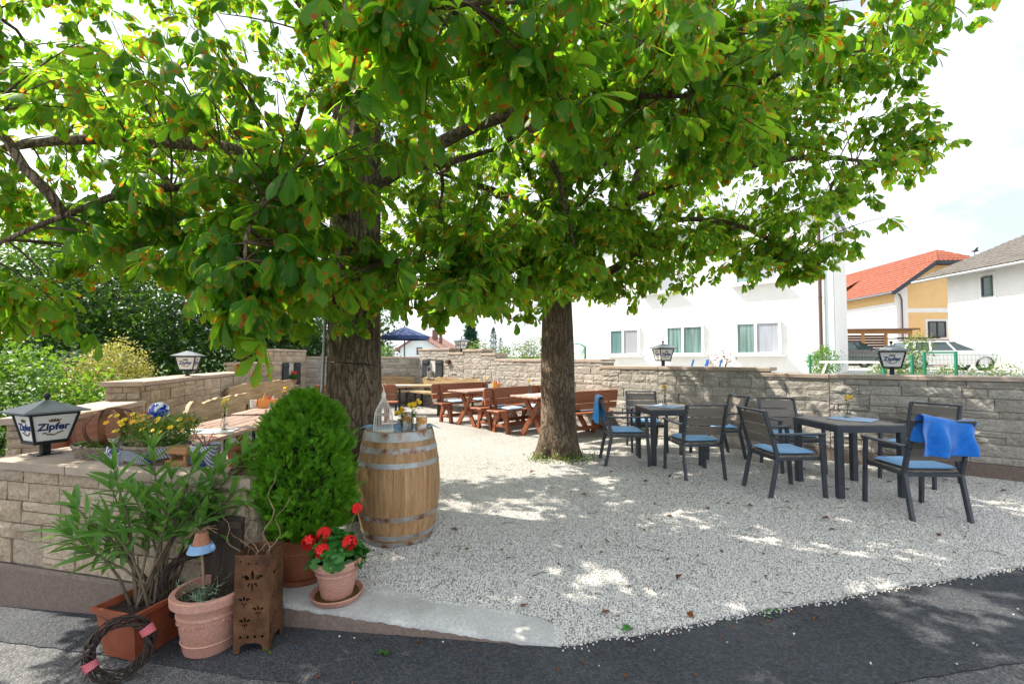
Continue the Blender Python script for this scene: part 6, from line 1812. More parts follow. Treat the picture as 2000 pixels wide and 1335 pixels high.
for ti, t3 in enumerate(tips):
    tip = Rz @ Vector((t3[0] * .95, t3[1] * .8 + .02, t3[2] * .84 + .20)); b = Vector((rn.uniform(-.07, .07), rn.uniform(-.10, .10), .22))
    mid = b.lerp(tip, .5) + Vector((-tip.x * .12, 0, .05)); pts = [b, b.lerp(mid, .5) + Vector((0, 0, .03)), mid, mid.lerp(tip, .5), tip]
    stm.tube(pts, [.0085, .007, .006, .0045, .003], 6)
    for w in range(5):
        t_ = (1.0, .91, .80, .67, .54)[w]; k = t_ * 4; i = min(3, int(k)); p = Vector(pts[i]).lerp(Vector(pts[i + 1]), k - i)
        ax = (Vector(pts[i + 1]) - Vector(pts[i])).normalized(); a0 = rn.uniform(0, 6.28)
        cnt = 4 if w == 0 else 3
        for q in range(cnt):
            a = a0 + 2 * math.pi * q / cnt + rn.uniform(-.3, .3); e = ax.orthogonal().normalized(); f = ax.cross(e)
            d = (e * math.cos(a) + f * math.sin(a)) * (.55 if w == 0 else .9) + ax * (1.1 if w == 0 else .6) + Vector((0, -.08, .25)); leaves.append((p, d.normalized(), rn.uniform(.75, 1.15)))
stm.build('stem', pm('oleander_stem', (.085, .065, .042), (.17, .13, .085), 14, .8, .3, .003, rv=0), root, smooth=60)['kind'] = 'stuff'
leaves.sort(key=lambda q: q[0].y)
ex_v = []; ex_f = []; ex_l = []
for li, (p, d, s) in enumerate(leaves):
    up = Vector((0, 0, 1)); y = up.cross(d)
    if y.length < .1: y = Vector((0, 1, 0))
    y.normalize(); z = d.cross(y)
    Mx = Matrix(((d.x, y.x, z.x), (d.y, y.y, z.y), (d.z, y.z, z.z))) @ Matrix.Rotation(rn.uniform(-.5, .5), 3, 'X')
    me = rn.choice(LANCE)
    if li < 280:
        o = put('leaf', me, root, p); o.rotation_euler = Mx.to_euler(); o.scale = (s, s, s)
    else:
        b0 = len(ex_v); r_ = rn.random()
        ex_v += [p + Mx @ (q.co * s) for q in me.vertices]; ex_f += [tuple(b0 + i for i in f.vertices) for f in me.polygons]
        ex_l += [(a.vector[0], a.vector[1], r_) for a in me.attributes['luv'].data]
m = MB(); m.add(ex_v, ex_f); o = m.build('inner_leaves', M_OLEANDER, root, 180); set_luv(o.data, ex_l); o['kind'] = 'stuff'
# dark board leaning on the wall
root = thing('leaning_board', 'dark wooden board leaning on the low wall behind the round pot', 'board', (-1.70, 2.672, A(-1.70)), R(-14))
T = Matrix.Rotation(R(-4), 4, 'X')
for i in range(2): m = MB(); m.box((-.068 + .136 * i, 0, .33), (.133, .022, .66), T=T, b=.003); m.build('plank', M_DARKWOOD, root)
m = MB(); m.box((0, -.016, .62), (.27, .012, .04), T=T); m.build('batten', M_DARKWOOD, root)

# rusty steel lantern with cut-out lilies
def fleur(cx, cy, s):
    P = lambda pts: [(cx + x * s, cy + y * s) for x, y in pts]
    out = [P([(0, 1.0), (.13, .62), (.17, .36), (.07, .12), (-.07, .12), (-.17, .36), (-.13, .62)])]
    for k in (-1, 1):
        a = [(.22, .12), (.30, .40), (.52, .56), (.80, .48), (.92, .24), (.74, .32), (.58, .22), (.55, .05), (.40, .12)]
        a = [(x * k, y) for x, y in a]; out.append(P(a if k > 0 else a[::-1]))
        b = [(.14, -.14), (.34, -.16), (.44, -.36), (.30, -.52), (.24, -.34), (.12, -.26)]
        b = [(x * k, y) for x, y in b]; out.append(P(b if k > 0 else b[::-1]))
    out.append(P([(0, -.12), (.09, -.36), (.07, -.7), (0, -.95), (-.07, -.7), (-.09, -.36)]))
    return out
def circ(cx, cy, r, n=8): return [(cx + r * math.cos(2 * math.pi * i / n), cy + r * math.sin(2 * math.pi * i / n)) for i in range(n)]
W, Hh = .178, .505
outl = [(-W / 2, 0), (-W / 2 + .028, 0), (-W / 2 + .036, .035), (-W / 2 + .06, .05), (W / 2 - .06, .05), (W / 2 - .036, .035), (W / 2 - .028, 0), (W / 2, 0), (W / 2, Hh), (-W / 2, Hh)]
holes = [outl] + fleur(0, .37, .062) + fleur(-.04, .265, .034) + fleur(.032, .215, .034) + fleur(-.034, .155, .034)
for x in (-.055, -.018, .018, .055): holes.append(circ(x, .082, .009, 4)); holes.append(circ(x * 1.1, .468 - .01 * math.cos(x * 40), .006))
PANEL = curve_mesh('side_panel', holes, .003, M_RUST)
LX, LY = -1.385, 2.545; LZ = A(LX) + .01
root = thing('rusty_lantern', 'tall rusty steel lantern box with cut-out lily patterns', 'lantern', (LX, LY, LZ), R(6))
for k in range(4):
    T = Matrix.Rotation(k * math.pi / 2, 4, 'Z') @ Matrix.Translation((0, -W / 2, 0)) @ Matrix.Rotation(R(90), 4, 'X')
    o = put('side_panel', PANEL, root); o.matrix_basis = T
m = MB(); m.box((0, 0, .06), (W - .008, W - .008, .004)); m.build('floor_plate', M_RUST, root)
root = thing('twisted_willow', 'pale corkscrew willow twigs standing in the rusty lantern', 'twigs', (LX, LY, LZ + .063))
rn = random.Random(9)
for k, (dx, dy, h) in enumerate(((-.16, 0, .52), (.03, .03, .84), (-.05, .02, .68), (-.09, -.03, .50), (.12, .0, .72), (-.20, .02, .60), (.02, -.05, .48))):
    m = MB(); pts = []; ph = rn.uniform(0, 6); fq = rn.uniform(9, 14)
    for i in range(22):
        t_ = i / 21; cu = .022 * min(1, max(0, t_ - .35) * 4); pts.append((dx * t_ * t_ + cu * math.sin(fq * t_ * 2 + ph) + .03 * math.sin(k * 2.1), dy * t_ + cu * math.cos(fq * t_ * 1.7 + ph) + .03 * math.cos(k * 2.1), h * t_))
    m.tube(pts, [.0045 - .003 * i / 21 for i in range(22)], 5); m.build('twig', M_PALETWIG, root, smooth=60)

# ---------------------------------------------------------------- decoration on top of the low wall
ZC = .706
def on_wall(s, t_): 
    p = FW0 + fd * s - fn_ * t_; return p.x, p.y
def wicker(name, label, loc, rz, a, b, h, flare=1.15, seed=1):
    root = thing(name, label, 'basket', loc, rz, 'wicker baskets'); m = MB(); n = 40; rows = int(h / .011)
    for j in range(rows):
        z = .006 + j * h / rows; k = 1 + (flare - 1) * j / rows
        m.tube([(a * k * math.cos(2 * math.pi * i / n) + .004 * math.cos(2 * math.pi * i / n) * (1 if (i + j) % 2 else -1), b * k * math.sin(2 * math.pi * i / n) + .004 * math.sin(2 * math.pi * i / n) * (1 if (i + j) % 2 else -1), z) for i in range(n + 1)], .0058, 5, caps=False)
    for i in range(n):
        g_ = 2 * math.pi * (i + .5) / n; m.tube([(a * math.cos(g_), b * math.sin(g_), 0), (a * flare * math.cos(g_), b * flare * math.sin(g_), h + .008)], .004, 4)
    m.build('weave', M_WICKER, root)['kind'] = 'stuff'
    m = MB()
    for q in range(3): m.tube([((a * flare + .004 * math.sin(i * 1.3 + q * 2)) * math.cos(2 * math.pi * i / n), (b * flare + .004 * math.sin(i * 1.3 + q * 2)) * math.sin(2 * math.pi * i / n), h + .008 + .006 * math.cos(i * 1.3 + q * 2.1)) for i in range(n + 1)], .0065, 5, caps=False)
    m.build('braided_rim', M_WICKER, root)
    m = MB(); m.lathe([(0, 0), (1, 0)], 24, T=Matrix.Translation((0, 0, h * .6)) @ Matrix.Diagonal((a * 1.05, b * 1.05, 1, 1))); m.build('soil', M_SOIL, root)
    return root
fz = math.atan2(fd.y, fd.x)
x, y = on_wall(.70, .27)
bk1 = wicker('wicker_tray', 'flat oval wicker tray planted with succulents on the low wall', (x, y, ZC), fz + R(4), .295, .16, .075, 1.12)
def rosette(p, r, seed, mat):
    rn = random.Random(seed); m = MB(); luv = []
    for k in range(26):
        a = k * 2.4; t_ = k / 26; el = .25 + 1.1 * (1 - t_); l = r * (.45 + .55 * t_); d = Vector((math.cos(a) * math.sin(el + .3), math.sin(a) * math.sin(el + .3), math.cos(el) * .9)) if False else Vector((math.cos(a) * (.25 + .75 * t_), math.sin(a) * (.25 + .75 * t_), 1.1 - .85 * t_)).normalized()
        s_ = d.cross(Vector((0, 0, 1))).normalized() * l * .28; m.add([(0, 0, 0), d * l * .6 + s_, d * l, d * l * .6 - s_, d * l * .6 + d.cross(s_).normalized() * l * .1], [(0, 1, 4), (1, 2, 4), (2, 3, 4), (3, 0, 4)]); luv += [(0, .5, rn.random())] * 5
    o = m.build('succulent', mat, bk1, loc=p); set_luv(o.data, luv)
M_SUCC = leaf_mat('succulent_leaf', (.13, .24, .05), (.28, .40, .10), (.3, .45, .1), 0, tw=.15, veins=False)
for i, (px_, py_, r_) in enumerate(((-.24, -.05, .06), (-.19, .05, .055), (-.27, .05, .04), (-.13, -.09, .04), (-.08, .07, .04), (-.30, -.01, .035), (.0, -.10, .035))): rosette((px_, py_, .075), r_, i, M_SUCC)
o = leaf_cloud('sedum_mat', M_WEED, [(-.02, -.09, .08, .10, .035, .015), (.12, -.08, .08, .06, .03, .015)], 900, .02, 41, bk1, spread=.012)
for i, (px_, py_, s_) in enumerate(((.05, .02, .075), (.24, -.02, .085))):
    xx, yy = Vector((x, y)) + (Matrix.Rotation(fz, 2) @ Vector((px_, py_)))
    st = thing('round_stone', ('grey boulder inside the rusty hoops', 'sandy stone beside the rusty hoops')[i], 'stone', (xx, yy, ZC + .055))
    MB().ball((0, 0, s_ * .5), s_, 14, 10, sc=(1.15, .85, .72), jit=.05, rnd=random.Random(i)).build('stone_body', (M_GRAVELROCK, pm('sandy_stone', (.42, .31, .2), (.55, .43, .3), 7, .85, .4, .01, rv=0))[i], st, smooth=180)
xx, yy = Vector((x, y)) + (Matrix.Rotation(fz, 2) @ Vector((-.045, .0)))
root = thing('rusty_hoop_globe', 'globe of rusty flat iron hoops standing in the wicker tray', 'ornament', (xx, yy, ZC + .055))
for k in range(4):
    m = MB(); a = R(20 + 45 * k); n = 40; r1 = .152; vs = []; fs = []
    for i in range(n):
        g_ = 2 * math.pi * i / n
        for (rr_, w_) in ((r1, -.021), (r1, .021), (r1 - .003, .021), (r1 - .003, -.021)):
            vs.append((rr_ * math.cos(g_) * 1.12 * math.cos(a) - w_ * math.sin(a), rr_ * math.cos(g_) * 1.12 * math.sin(a) + w_ * math.cos(a), .148 + rr_ * math.sin(g_) * .95 + .002 * k))
    for i in range(n):
        j = (i + 1) % n
        for q in range(4): fs.append((i * 4 + q, i * 4 + (q + 1) % 4, j * 4 + (q + 1) % 4, j * 4 + q))
    m.add(vs, fs); m.build('iron_hoop', M_RUSTL, root, smooth=40)
x, y = on_wall(1.16, .20)
bk2 = wicker('wicker_basket', 'dark wicker basket with yellow flowers and striped cloth on the low wall', (x, y, ZC), fz, .20, .14, .11, 1.15)
leaf_cloud('foliage', M_BRIGHTLEAF, [(-.04, .04, .20, .28, .12, .09), (.14, .05, .22, .12, .1, .08)], 2600, .032, 43, bk2, spread=.03, aspect=.22)
rn = random.Random(44); ms = MB()
for i in range(48):
    p = Vector((rn.uniform(-.36, .24), rn.uniform(-.10, .16), rn.uniform(.20, .315))); f = MB(); flower(f, p, (rn.uniform(-.4, .4), -.7, .8), .022, 6, cup=.15); f.build('blossom', M_YELLOW if i % 3 else M_ORANGE, bk2); ms.tube([(p.x * .6, p.y * .6, .08), p], .0014, 4)
ms.build('stem', M_STEM, bk2)['kind'] = 'stuff'
def m_stripe():
    t = NT('striped_cloth'); v = t.coords('obj', rnd=False); sp = t.n('SeparateXYZ'); t.l(v, sp.inputs[0])
    w = t.math('FRACT', t.math('MULTIPLY', t.math('ADD', sp.outputs[0], t.math('MULTIPLY', sp.outputs[2], .35)), 85)); f = t.rng(w, .55, .62)
    c = t.mix(f, (.62, .63, .66), (.10, .14, .30)); n_ = t.rng(t.noise(v, 9, 2), .62, .64); t.col(t.mix(n_, c, (.02, .05, .22))); t.set(Roughness=.9); return t.mat
M_STRIPE = m_stripe()
m = MB()
def band(u, v):
    a = R(150) + R(250) * u; k = 1.17; return ((.20 * k + .012) * math.cos(a), (.14 * k + .012) * math.sin(a), .115 - .07 * v + .02 * math.sin(u * 9) + .008 * math.sin(u * 30))
m.grid(band, 40, 4); m.grid(lambda u, v: band(1 - u, v), 40, 4)
for s_ in (-1, 1):
    m.grid(lambda u, v: (-.16 + s_ * (.01 + .055 * v) + .012 * math.sin(u * 6), -.145 - .02 * math.sin(u * 3.1) - .015 * v, .085 + (.035 - .11 * v * (s_ < 0) - .05 * v) * (u - .35)), 8, 8)
m.grid(lambda u, v: (-.16 + (u - .5) * (.03 + .10 * v), -.155 - .02 * v + .01 * math.sin(u * 14), .09 - .12 * v), 10, 8)
m.ball((-.16, -.155, .095), .02, 8, 6); m.build('cloth_bow', M_STRIPE, bk2, smooth=180)
# glass ball on a rod
xx, yy = on_wall(.90, .42)
root = thing('glass_ball', 'blue and white mottled glass ball on a rod above the yellow flowers', 'garden ball', (xx, yy, ZC))
t = NT('blue_white_glass'); v = t.coords('obj', rnd=False); vo = t.n('TexVoronoi'); vo.inputs['Scale'].default_value = 30; t.l(v, vo.inputs['Vector']); f = t.rng(t.math('ADD', t.noise(v, 18, 2), t.math('MULTIPLY', vo.outputs['Distance'], -.25)), .335, .365)
t.col(t.mix(f, (.75, .78, .85), (.008, .03, .45))); t.set(Roughness=.12); t.p.inputs['Coat Weight'].default_value = .6
m = MB(); m.ball((0, 0, .315), .068, 24, 16); m.lathe([(.064 * math.sin(2.5), .315 - .064 * .8), (.016, .235), (.014, .19)], 14); m.build('ball', t.mat, root, smooth=180)
m = MB(); m.tube([(0, 0, 0), (0, 0, .24)], .006, 6); m.build('rod', M_ZINC, root)
# wooden trug, striped pot with letter, succulent pot, twig nest
x, y = on_wall(1.44, .17)
root = thing('wooden_stool', 'small orange-brown wooden stool on the low wall behind the oleander', 'stool', (x, y, ZC), fz)
M_OCH = pm('orange_brown_wood', (.34, .15, .06), (.46, .23, .10), 3, .5, .2, .002, stretch=(1.5, 12, 12), rv=.15)
m = MB(); m.box((0, 0, .10), (.20, .13, .05), b=.008); m.build('seat', M_OCH, root)
m = MB(); m.box((0, 0, .018), (.19, .12, .036), b=.006); m.build('foot_board', M_OCH, root)
for s_ in (-1, 1): m = MB(); m.box((s_ * .06, 0, .055), (.022, .09, .05)); m.build('leg', M_OCH, root)
x, y = on_wall(1.66, .14)
root = thing('striped_pot', 'plant pot wrapped in striped cloth with dark blue letters on the low wall', 'pot', (x, y, ZC), fz)
m = MB(); m.lathe([(0, .0), (.07, 0), (.085, .13), (.088, .15), (.082, .15), (.07, .02)], 28); m.build('cloth_wrap', M_STRIPE, root, smooth=50)
lm = text_mesh('A', .11, M_BLUEINK, .002, .004)
for a in (R(-70), R(-118)):
    o = put('lettering', lm, root); o.matrix_basis = Matrix.Rotation(a + R(90), 4, 'Z') @ Matrix.Translation((0, -.086, .075)) @ Matrix.Rotation(R(84), 4, 'X')
m = MB(); m.lathe([(0, .135), (.08, .135)], 18); m.build('soil', M_SOIL, root)
rn = random.Random(2); m = MB()
for k in range(9):
    a = rn.uniform(0, 6.28); m.tube([(0, 0, .13), (.05 * math.cos(a), .05 * math.sin(a), .2), (.09 * math.cos(a), .09 * math.sin(a), .21 + rn.uniform(-.05, .04))], .003, 5)
m.build('red_stem', pm('red_succulent_stem', (.40, .08, .05), (.55, .16, .10), 10, .6, .1, rv=0), root)['kind'] = 'stuff'
x, y = on_wall(1.84, .22)
root = thing('succulent_pot', 'clay pot with a green succulent beside the striped pot', 'potted plant', (x, y, ZC))
MB().lathe([(0, 0), (.05, 0), (.07, .12), (.08, .12), (.08, .145), (.068, .145), (.06, .1)], 22).build('pot', M_TERRAD, root, smooth=40)
MB().lathe([(0, .125), (.065, .125)], 18).build('soil', M_SOIL, root)
bk1_ = bk1; bk1 = root
for i, q in enumerate(((0, 0, .13), (.03, .02, .13), (-.03, -.02, .128))): rosette(q, .045, 50 + i, M_SUCC)
bk1 = bk1_
x, y = on_wall(2.02, .12)
root = thing('twig_nest', 'nest of brown twigs on a twig ring at the end of the low wall', 'nest', (x, y, ZC))
m = MB(); rn = random.Random(19)
for i in range(60):
    a0 = rn.uniform(0, 6.28); sp = rn.uniform(1, 2.6); r0 = rn.uniform(.055, .085); z0 = rn.uniform(.02, .12); dz = rn.uniform(-.05, .05)
    m.tube([(r0 * math.cos(a0 + sp * k / 8), r0 * math.sin(a0 + sp * k / 8), max(.006, z0 + dz * math.sin(k * .5))) for k in range(9)], .0028, 4)
for q in range(3): m.tube([((.10 + .005 * q) * math.cos(2 * math.pi * i / 24), (.10 + .005 * q) * math.sin(2 * math.pi * i / 24), .008 + .006 * math.sin(i + q * 2)) for i in range(25)], .006, 5, caps=False)
m.build('twigs', pm('nest_twig', (.10, .06, .03), (.25, .16, .09), 20, .85, .3, rv=0), root)['kind'] = 'stuff'
# ---------------------------------------------------------------- the two horse chestnuts
def trunk_mesh(cx, cy, prof, seed, top, n=40, flare=.11, lean=(0, 0)):
    """prof: list of (z, r)"""
    m = MB(); vs = []; fs = []; rows = []
    z = -.15
    while z < top: rows.append(z); z += .05 if z < 1.0 else .09
    rows.append(top)
    for z in rows:
        r = lerp_poly(prof, z)
        for k in range(n):
            a = 2 * math.pi * k / n
            rid = noise.noise(Vector((math.cos(a) * 2.2, math.sin(a) * 2.2, z * .35 + seed)))
            rid2 = noise.noise(Vector((math.cos(a) * 7, math.sin(a) * 7, z * 1.1 + seed * 3)))
            fl = flare * math.exp(-max(0, z) / .22) * (.55 + .45 * math.cos(a * 5 + seed) + .3 * math.cos(a * 3 + seed * 2))
            q = r * (1 + .11 * rid + .045 * rid2) + fl
            vs.append((cx * 0 + lean[0] * max(0, z) + q * math.cos(a), lean[1] * max(0, z) + q * math.sin(a), z))
    for j in range(len(rows) - 1):
        for k in range(n): fs.append((j * n + k, j * n + (k + 1) % n, (j + 1) * n + (k + 1) % n, (j + 1) * n + k))
    m.add(vs, fs); return m
def chestnut_leaf(seed, detail):
    rn = random.Random(seed); V = []; F = []; L = []
    nl = rn.choice((5, 6, 7, 7)); droop = rn.uniform(.45, 1.5); pet = rn.uniform(.09, .17)
    rows = (0, .2, .42, .62, .76, .87, .94, 1.0) if detail else (0, .34, .62, .80, .92, 1.0)
    wid = lambda t_: (.04 + .96 * (t_ / .76) ** 1.25) if t_ < .76 else max(0, 1 - ((t_ - .76) / .24) ** 1.5)
    hub = Vector((pet, 0, -pet * .25))
    # petiole
    o = len(V); w = .0022
    for p in (Vector((0, 0, 0)), hub * .5 + Vector((0, 0, .012)), hub):
        V.extend([p + Vector((0, -w, 0)), p + Vector((0, w, 0))]); L.extend([(.05, .5, rn.random())] * 2)
    F.extend([(o, o + 1, o + 3, o + 2), (o + 2, o + 3, o + 5, o + 4)])
    for i in range(nl):
        u = i / (nl - 1) * 2 - 1
        az = u * R(rn.uniform(96, 112)) + rn.uniform(-.08, .08)
        ln = (.205 - .085 * abs(u) ** 1.4) * rn.uniform(.9, 1.12); W = ln * rn.uniform(.36, .43)
        dr = droop * rn.uniform(.8, 1.2); rnd = (seed * .173 + rn.uniform(-.06, .06)) % 1; tw = rn.uniform(-.25, .25)
        h = Vector((math.cos(az), math.sin(az), 0)); s = Vector((-math.sin(az), math.cos(az), 0)); z = Vector((0, 0, 1))
        p = hub.copy(); prev = 0; o = len(V)
        for j, t_ in enumerate(rows):
            ang = .25 - dr * (.55 + t_ * 1.0); d = h * math.cos(ang) + z * math.sin(ang)
            p = p + d * (t_ - prev) * ln; prev = t_
            nrm = d.cross(s).normalized() * -1; ww = W / 2 * wid(t_) if 0 < t_ else W * .02
            ser = 1 + (.06 if detail and j % 2 else 0)
            sd = s * math.cos(tw * t_) + nrm * math.sin(tw * t_)
            for q in (-1, 0, 1):
                V.append(p + sd * (q * ww * ser) + nrm * (-abs(q) * ww * -.22)); L.append((q, t_, rnd))
        for j in range(len(rows) - 1):
            for q in range(2):
                F.append((o + j * 3 + q, o + (j + 1) * 3 + q, o + (j + 1) * 3 + q + 1, o + j * 3 + q + 1))
    return np.array([tuple(v) for v in V]), np.array(F), np.array(L)
LO = [chestnut_leaf(i, False) for i in range(9)]
HI = []
for i in range(10):
    v, f, l = chestnut_leaf(20 + i, True)
    HI.append(np_mesh('leaf', v, f, M_CHESTNUT, l, True))
def inside_view(p):
    return p[1] > .6 and abs(p[0]) < p[1] * 1.2 and -.2 < (p[2] - 1.42) / p[1] < .85
def chestnut(name, label, base, prof, top, limbs, ells, ntw, seed, lean=(0, 0), flare=.11, per=13, avoid=None):
    root = thing(name, label, 'tree', base, 0, 'horse chestnut trees')
    rn = random.Random(seed); rs = np.random.RandomState(seed)
    trunk_mesh(0, 0, prof, seed, top, flare=flare, lean=lean).build('trunk', M_BARK, root, smooth=180)
    nodes = []   # (point, radius, direction)
    B = Vector(base)
    for z in np.arange(2.3, top, .4): nodes.append((Vector((base[0] + lean[0] * z, base[1] + lean[1] * z, z)), .1, None))
    for li, (pts, r0) in enumerate(limbs):
        P = [Vector(p) for p in pts]; fine = []
        for a, b in zip(P, P[1:]):
            for k in range(5):
                q = a.lerp(b, k / 5); fine.append(q + Vector((rn.uniform(-1, 1), rn.uniform(-1, 1), rn.uniform(-1, 1))) * .03)
        fine.append(P[-1]); n = len(fine)
        # soften the corners
        for it in range(2): fine = [fine[0]] + [(fine[i - 1] + fine[i] * 2 + fine[i + 1]) / 4 for i in range(1, n - 1)] + [fine[-1]]
        m = MB(); m.tube([q - B for q in fine], [r0 * (1 - .82 * i / (n - 1)) for i in range(n)], 10); m.build('limb', M_BARK, root, smooth=180)
        for i in range(2, n): nodes.append((fine[i], r0 * (1 - .82 * i / (n - 1)), None))
    tips = ell_points(rs, ells, ntw, shell=.58); rs.shuffle(tips)
    # side branches grown towards the parts of the crown the limbs do not reach
    for it in range(34):
        NP = np.array([tuple(q[0]) for q in nodes]); sub = tips[rs.choice(len(tips), 160, replace=False)]
        dm = np.sqrt(((sub[:, None] - NP[None]) ** 2).sum(2)); far = int(np.argmax(dm.min(1))); tgt = Vector(sub[far]); st = nodes[int(np.argmin(dm[far]))][0]
        D = tgt - st; en = st + D * .85; cp = st + D * .45 + Vector((rn.uniform(-.15, .15), rn.uniform(-.15, .15), .18 * D.length)); pp = []
        for k in range(9):
            t_ = k / 8; pp.append(st * (1 - t_) ** 2 + cp * 2 * t_ * (1 - t_) + en * t_ * t_ + Vector((rn.uniform(-1, 1), rn.uniform(-1, 1), rn.uniform(-1, 1))) * .025)
        r0 = min(.045, .016 + .014 * D.length); m = MB(); m.tube([p - B for p in pp], [r0 * (1 - .65 * k / 8) for k in range(9)], 7); m.build('branch', M_BARK, root, smooth=180)
        for k in range(2, 9): nodes.append((pp[k], .02, None))
    NP = np.array([tuple(q[0]) for q in nodes])
    leaves = []; tw = MB()
    for tip in tips:
        if avoid and avoid(tip): continue
        tip = Vector(tip); dv = NP - np.array(tuple(tip)); dist = np.sqrt((dv ** 2).sum(1)) + .6 * np.maximum(0, dv[:, 2])
        i = int(np.argmin(dist + rs.uniform(0, .25, len(dist)))); st = nodes[i][0]; D = tip - st; ln = D.length
        if ln > 2.6: st = tip - D.normalized() * 2.2; D = tip - st; ln = D.length
        mid = st + D * .5 + Vector((rn.uniform(-.1, .1), rn.uniform(-.1, .1), .12 * ln + rn.uniform(-.05, .08)))
        pts = []
        for k in range(7):
            t_ = k / 6; pts.append(st * (1 - t_) ** 2 + mid * 2 * t_ * (1 - t_) + tip * t_ * t_)
        r0 = min(.013, .005 + .005 * ln); tw.tube([p - B for p in pts], [r0 * (1 - .75 * k / 6) for k in range(7)], 5, caps=False)
        cnt = per + rn.randrange(-2, 3); t0 = max(.25, 1 - .75 / max(ln, .3))
        for j in range(cnt):
            if j < 3: t_ = 1.0
            else: t_ = rn.uniform(t0, 1)
            k = t_ * 6; q = min(5, int(k)); p = pts[q].lerp(pts[q + 1], k - q); ax = (pts[q + 1] - pts[q]).normalized()
            a = rn.uniform(0, 6.28); side = Vector((math.cos(a), math.sin(a), rn.uniform(-.25, .35)))
            d = (side + ax * (1.1 if j < 3 else .4)); d.z = d.z * .6; d.normalize()
            leaves.append((p, d, rn.uniform(.42, .9), rn.uniform(-.6, .6), rn.uniform(-.45, .75)))
    tw.build('twigs', pm('chestnut_twig', (.055, .036, .022), (.12, .08, .05), 12, .85, .3, .003, rv=0), root, smooth=60)['kind'] = 'stuff'
    mats = []
    for (p, d, s, roll, pitch) in leaves:
        y = Vector((0, 0, 1)).cross(d)
        if y.length < .05: y = Vector((0, 1, 0))
        y.normalize(); z = d.cross(y)
        Mx = Matrix(((d.x, y.x, z.x), (d.y, y.y, z.y), (d.z, y.z, z.z))) @ Matrix.Rotation(roll, 3, 'X') @ Matrix.Rotation(pitch, 3, 'Y')
        mats.append(Mx)
    order = sorted(range(len(leaves)), key=lambda i: (leaves[i][0] - Vector((0, 0, 1.42))).length if inside_view(leaves[i][0]) else 99)
    big = order[:299]; rest = order[299:]
    for i in big:
        p, d, s, *_ = leaves[i]; s *= 1.32; o = put('leaf', HI[rn.randrange(len(HI))], root, p - B); o.rotation_euler = mats[i].to_euler(); o.scale = (s, s, s)
    Vs = []; Fs = []; Ls = []; off = 0
    for k, (v, f, l) in enumerate(LO):
        idx = [i for j, i in enumerate(rest) if j % len(LO) == k]
        Mn = np.array([np.array(mats[i]) * leaves[i][2] for i in idx]); T = np.array([tuple(leaves[i][0] - B) for i in idx]); n = len(idx)
        VV = np.einsum('nij,vj->nvi', Mn, v) + T[:, None, :]; FF = f[None] + (np.arange(n) * len(v))[:, None, None] + off
        LL = np.repeat(l[None], n, 0); LL[:, :, 2] = (LL[:, :, 2] + rs.uniform(0, 1, n)[:, None]) % 1
        Vs.append(VV.reshape(-1, 3)); Fs.append(FF.reshape(-1, 4)); Ls.append(LL.reshape(-1, 3)); off += n * len(v)
    o = put('crown', np_mesh('crown', np.concatenate(Vs), np.concatenate(Fs), M_CHESTNUT, np.concatenate(Ls), True), root); o['kind'] = 'stuff'
    return root
T1 = (-1.49, 4.30, 0)
chestnut('chestnut_tree', 'nearer horse chestnut with thick trunk behind the barrel and thuja', T1, [(0, .265), (.5, .26), (1.4, .248), (2.4, .235), (3.4, .22), (5.2, .17)], 5.4,
    [([(-1.5, 4.25, 2.9), (-2.6, 4.0, 3.35), (-3.8, 3.8, 3.3), (-5.0, 3.7, 3.0)], .085),
     ([(-1.55, 4.2, 2.5), (-2.0, 3.4, 2.75), (-2.5, 2.8, 2.45), (-2.95, 2.5, 2.0)], .05),
     ([(-1.5, 4.2, 2.7), (-1.55, 3.3, 2.8), (-1.5, 2.7, 2.4), (-1.45, 2.45, 1.95)], .045),
     ([(-1.45, 4.2, 3.3), (-1.0, 3.2, 3.6), (-.6, 2.5, 3.4), (-.2, 2.1, 3.1)], .07),
     ([(-1.4, 4.3, 3.0), (-.5, 4.1, 3.5), (.4, 3.7, 3.6), (1.3, 3.2, 3.3)], .08),
     ([(-1.45, 4.4, 3.2), (-.7, 5.0, 3.6), (.0, 5.4, 4.0)], .07),
     ([(-1.55, 4.5, 3.1), (-2.3, 5.4, 3.7), (-3.2, 6.2, 4.0)], .08),
     ([(-1.5, 4.2, 4.2), (-2.2, 3.6, 5.0), (-3.3, 3.2, 5.6)], .10),
     ([(-1.5, 4.3, 4.4), (-.7, 4.0, 5.2), (.3, 3.8, 5.9)], .10),
     ([(-1.5, 4.3, 5.2), (-1.6, 4.5, 6.3), (-1.5, 4.6, 7.2)], .15)],
    [(-1.7, 4.4, 4.3, 3.5, 2.6, 1.9), (-4.2, 3.9, 3.5, 1.9, 1.5, .85, 1.0), (-1.5, 3.5, 2.25, 1.4, .8, .5, 2.2), (-1.85, 2.9, 2.3, .7, .45, .4, 1.6), (-.3, 4.6, 2.45, 1.0, 1.0, .5, 1.8), (-1.45, 2.5, 1.80, .22, .18, .2, 2.5), (-2.85, 2.65, 1.75, .4, .2, .2, 2), (-.6, 2.6, 3.1, 1.7, .7, .5), (1.0, 3.0, 3.25, 1.2, .7, .55), (-1.6, 4.6, 6.1, 2.8, 2.4, 1.2, .35)], 1020, 71, avoid=lambda p: (p[2] > 2.6 and math.hypot(p[0] + 1.49, p[1] - 4.3) < 1.0 and p[1] < 4.6) or (p[0] < -2.8 and 3.0 < p[2] < 4.3 and (p[0] * 7.3 + p[1] * 3.1) % 1 < .35))
T2 = (.68, 6.72, 0)
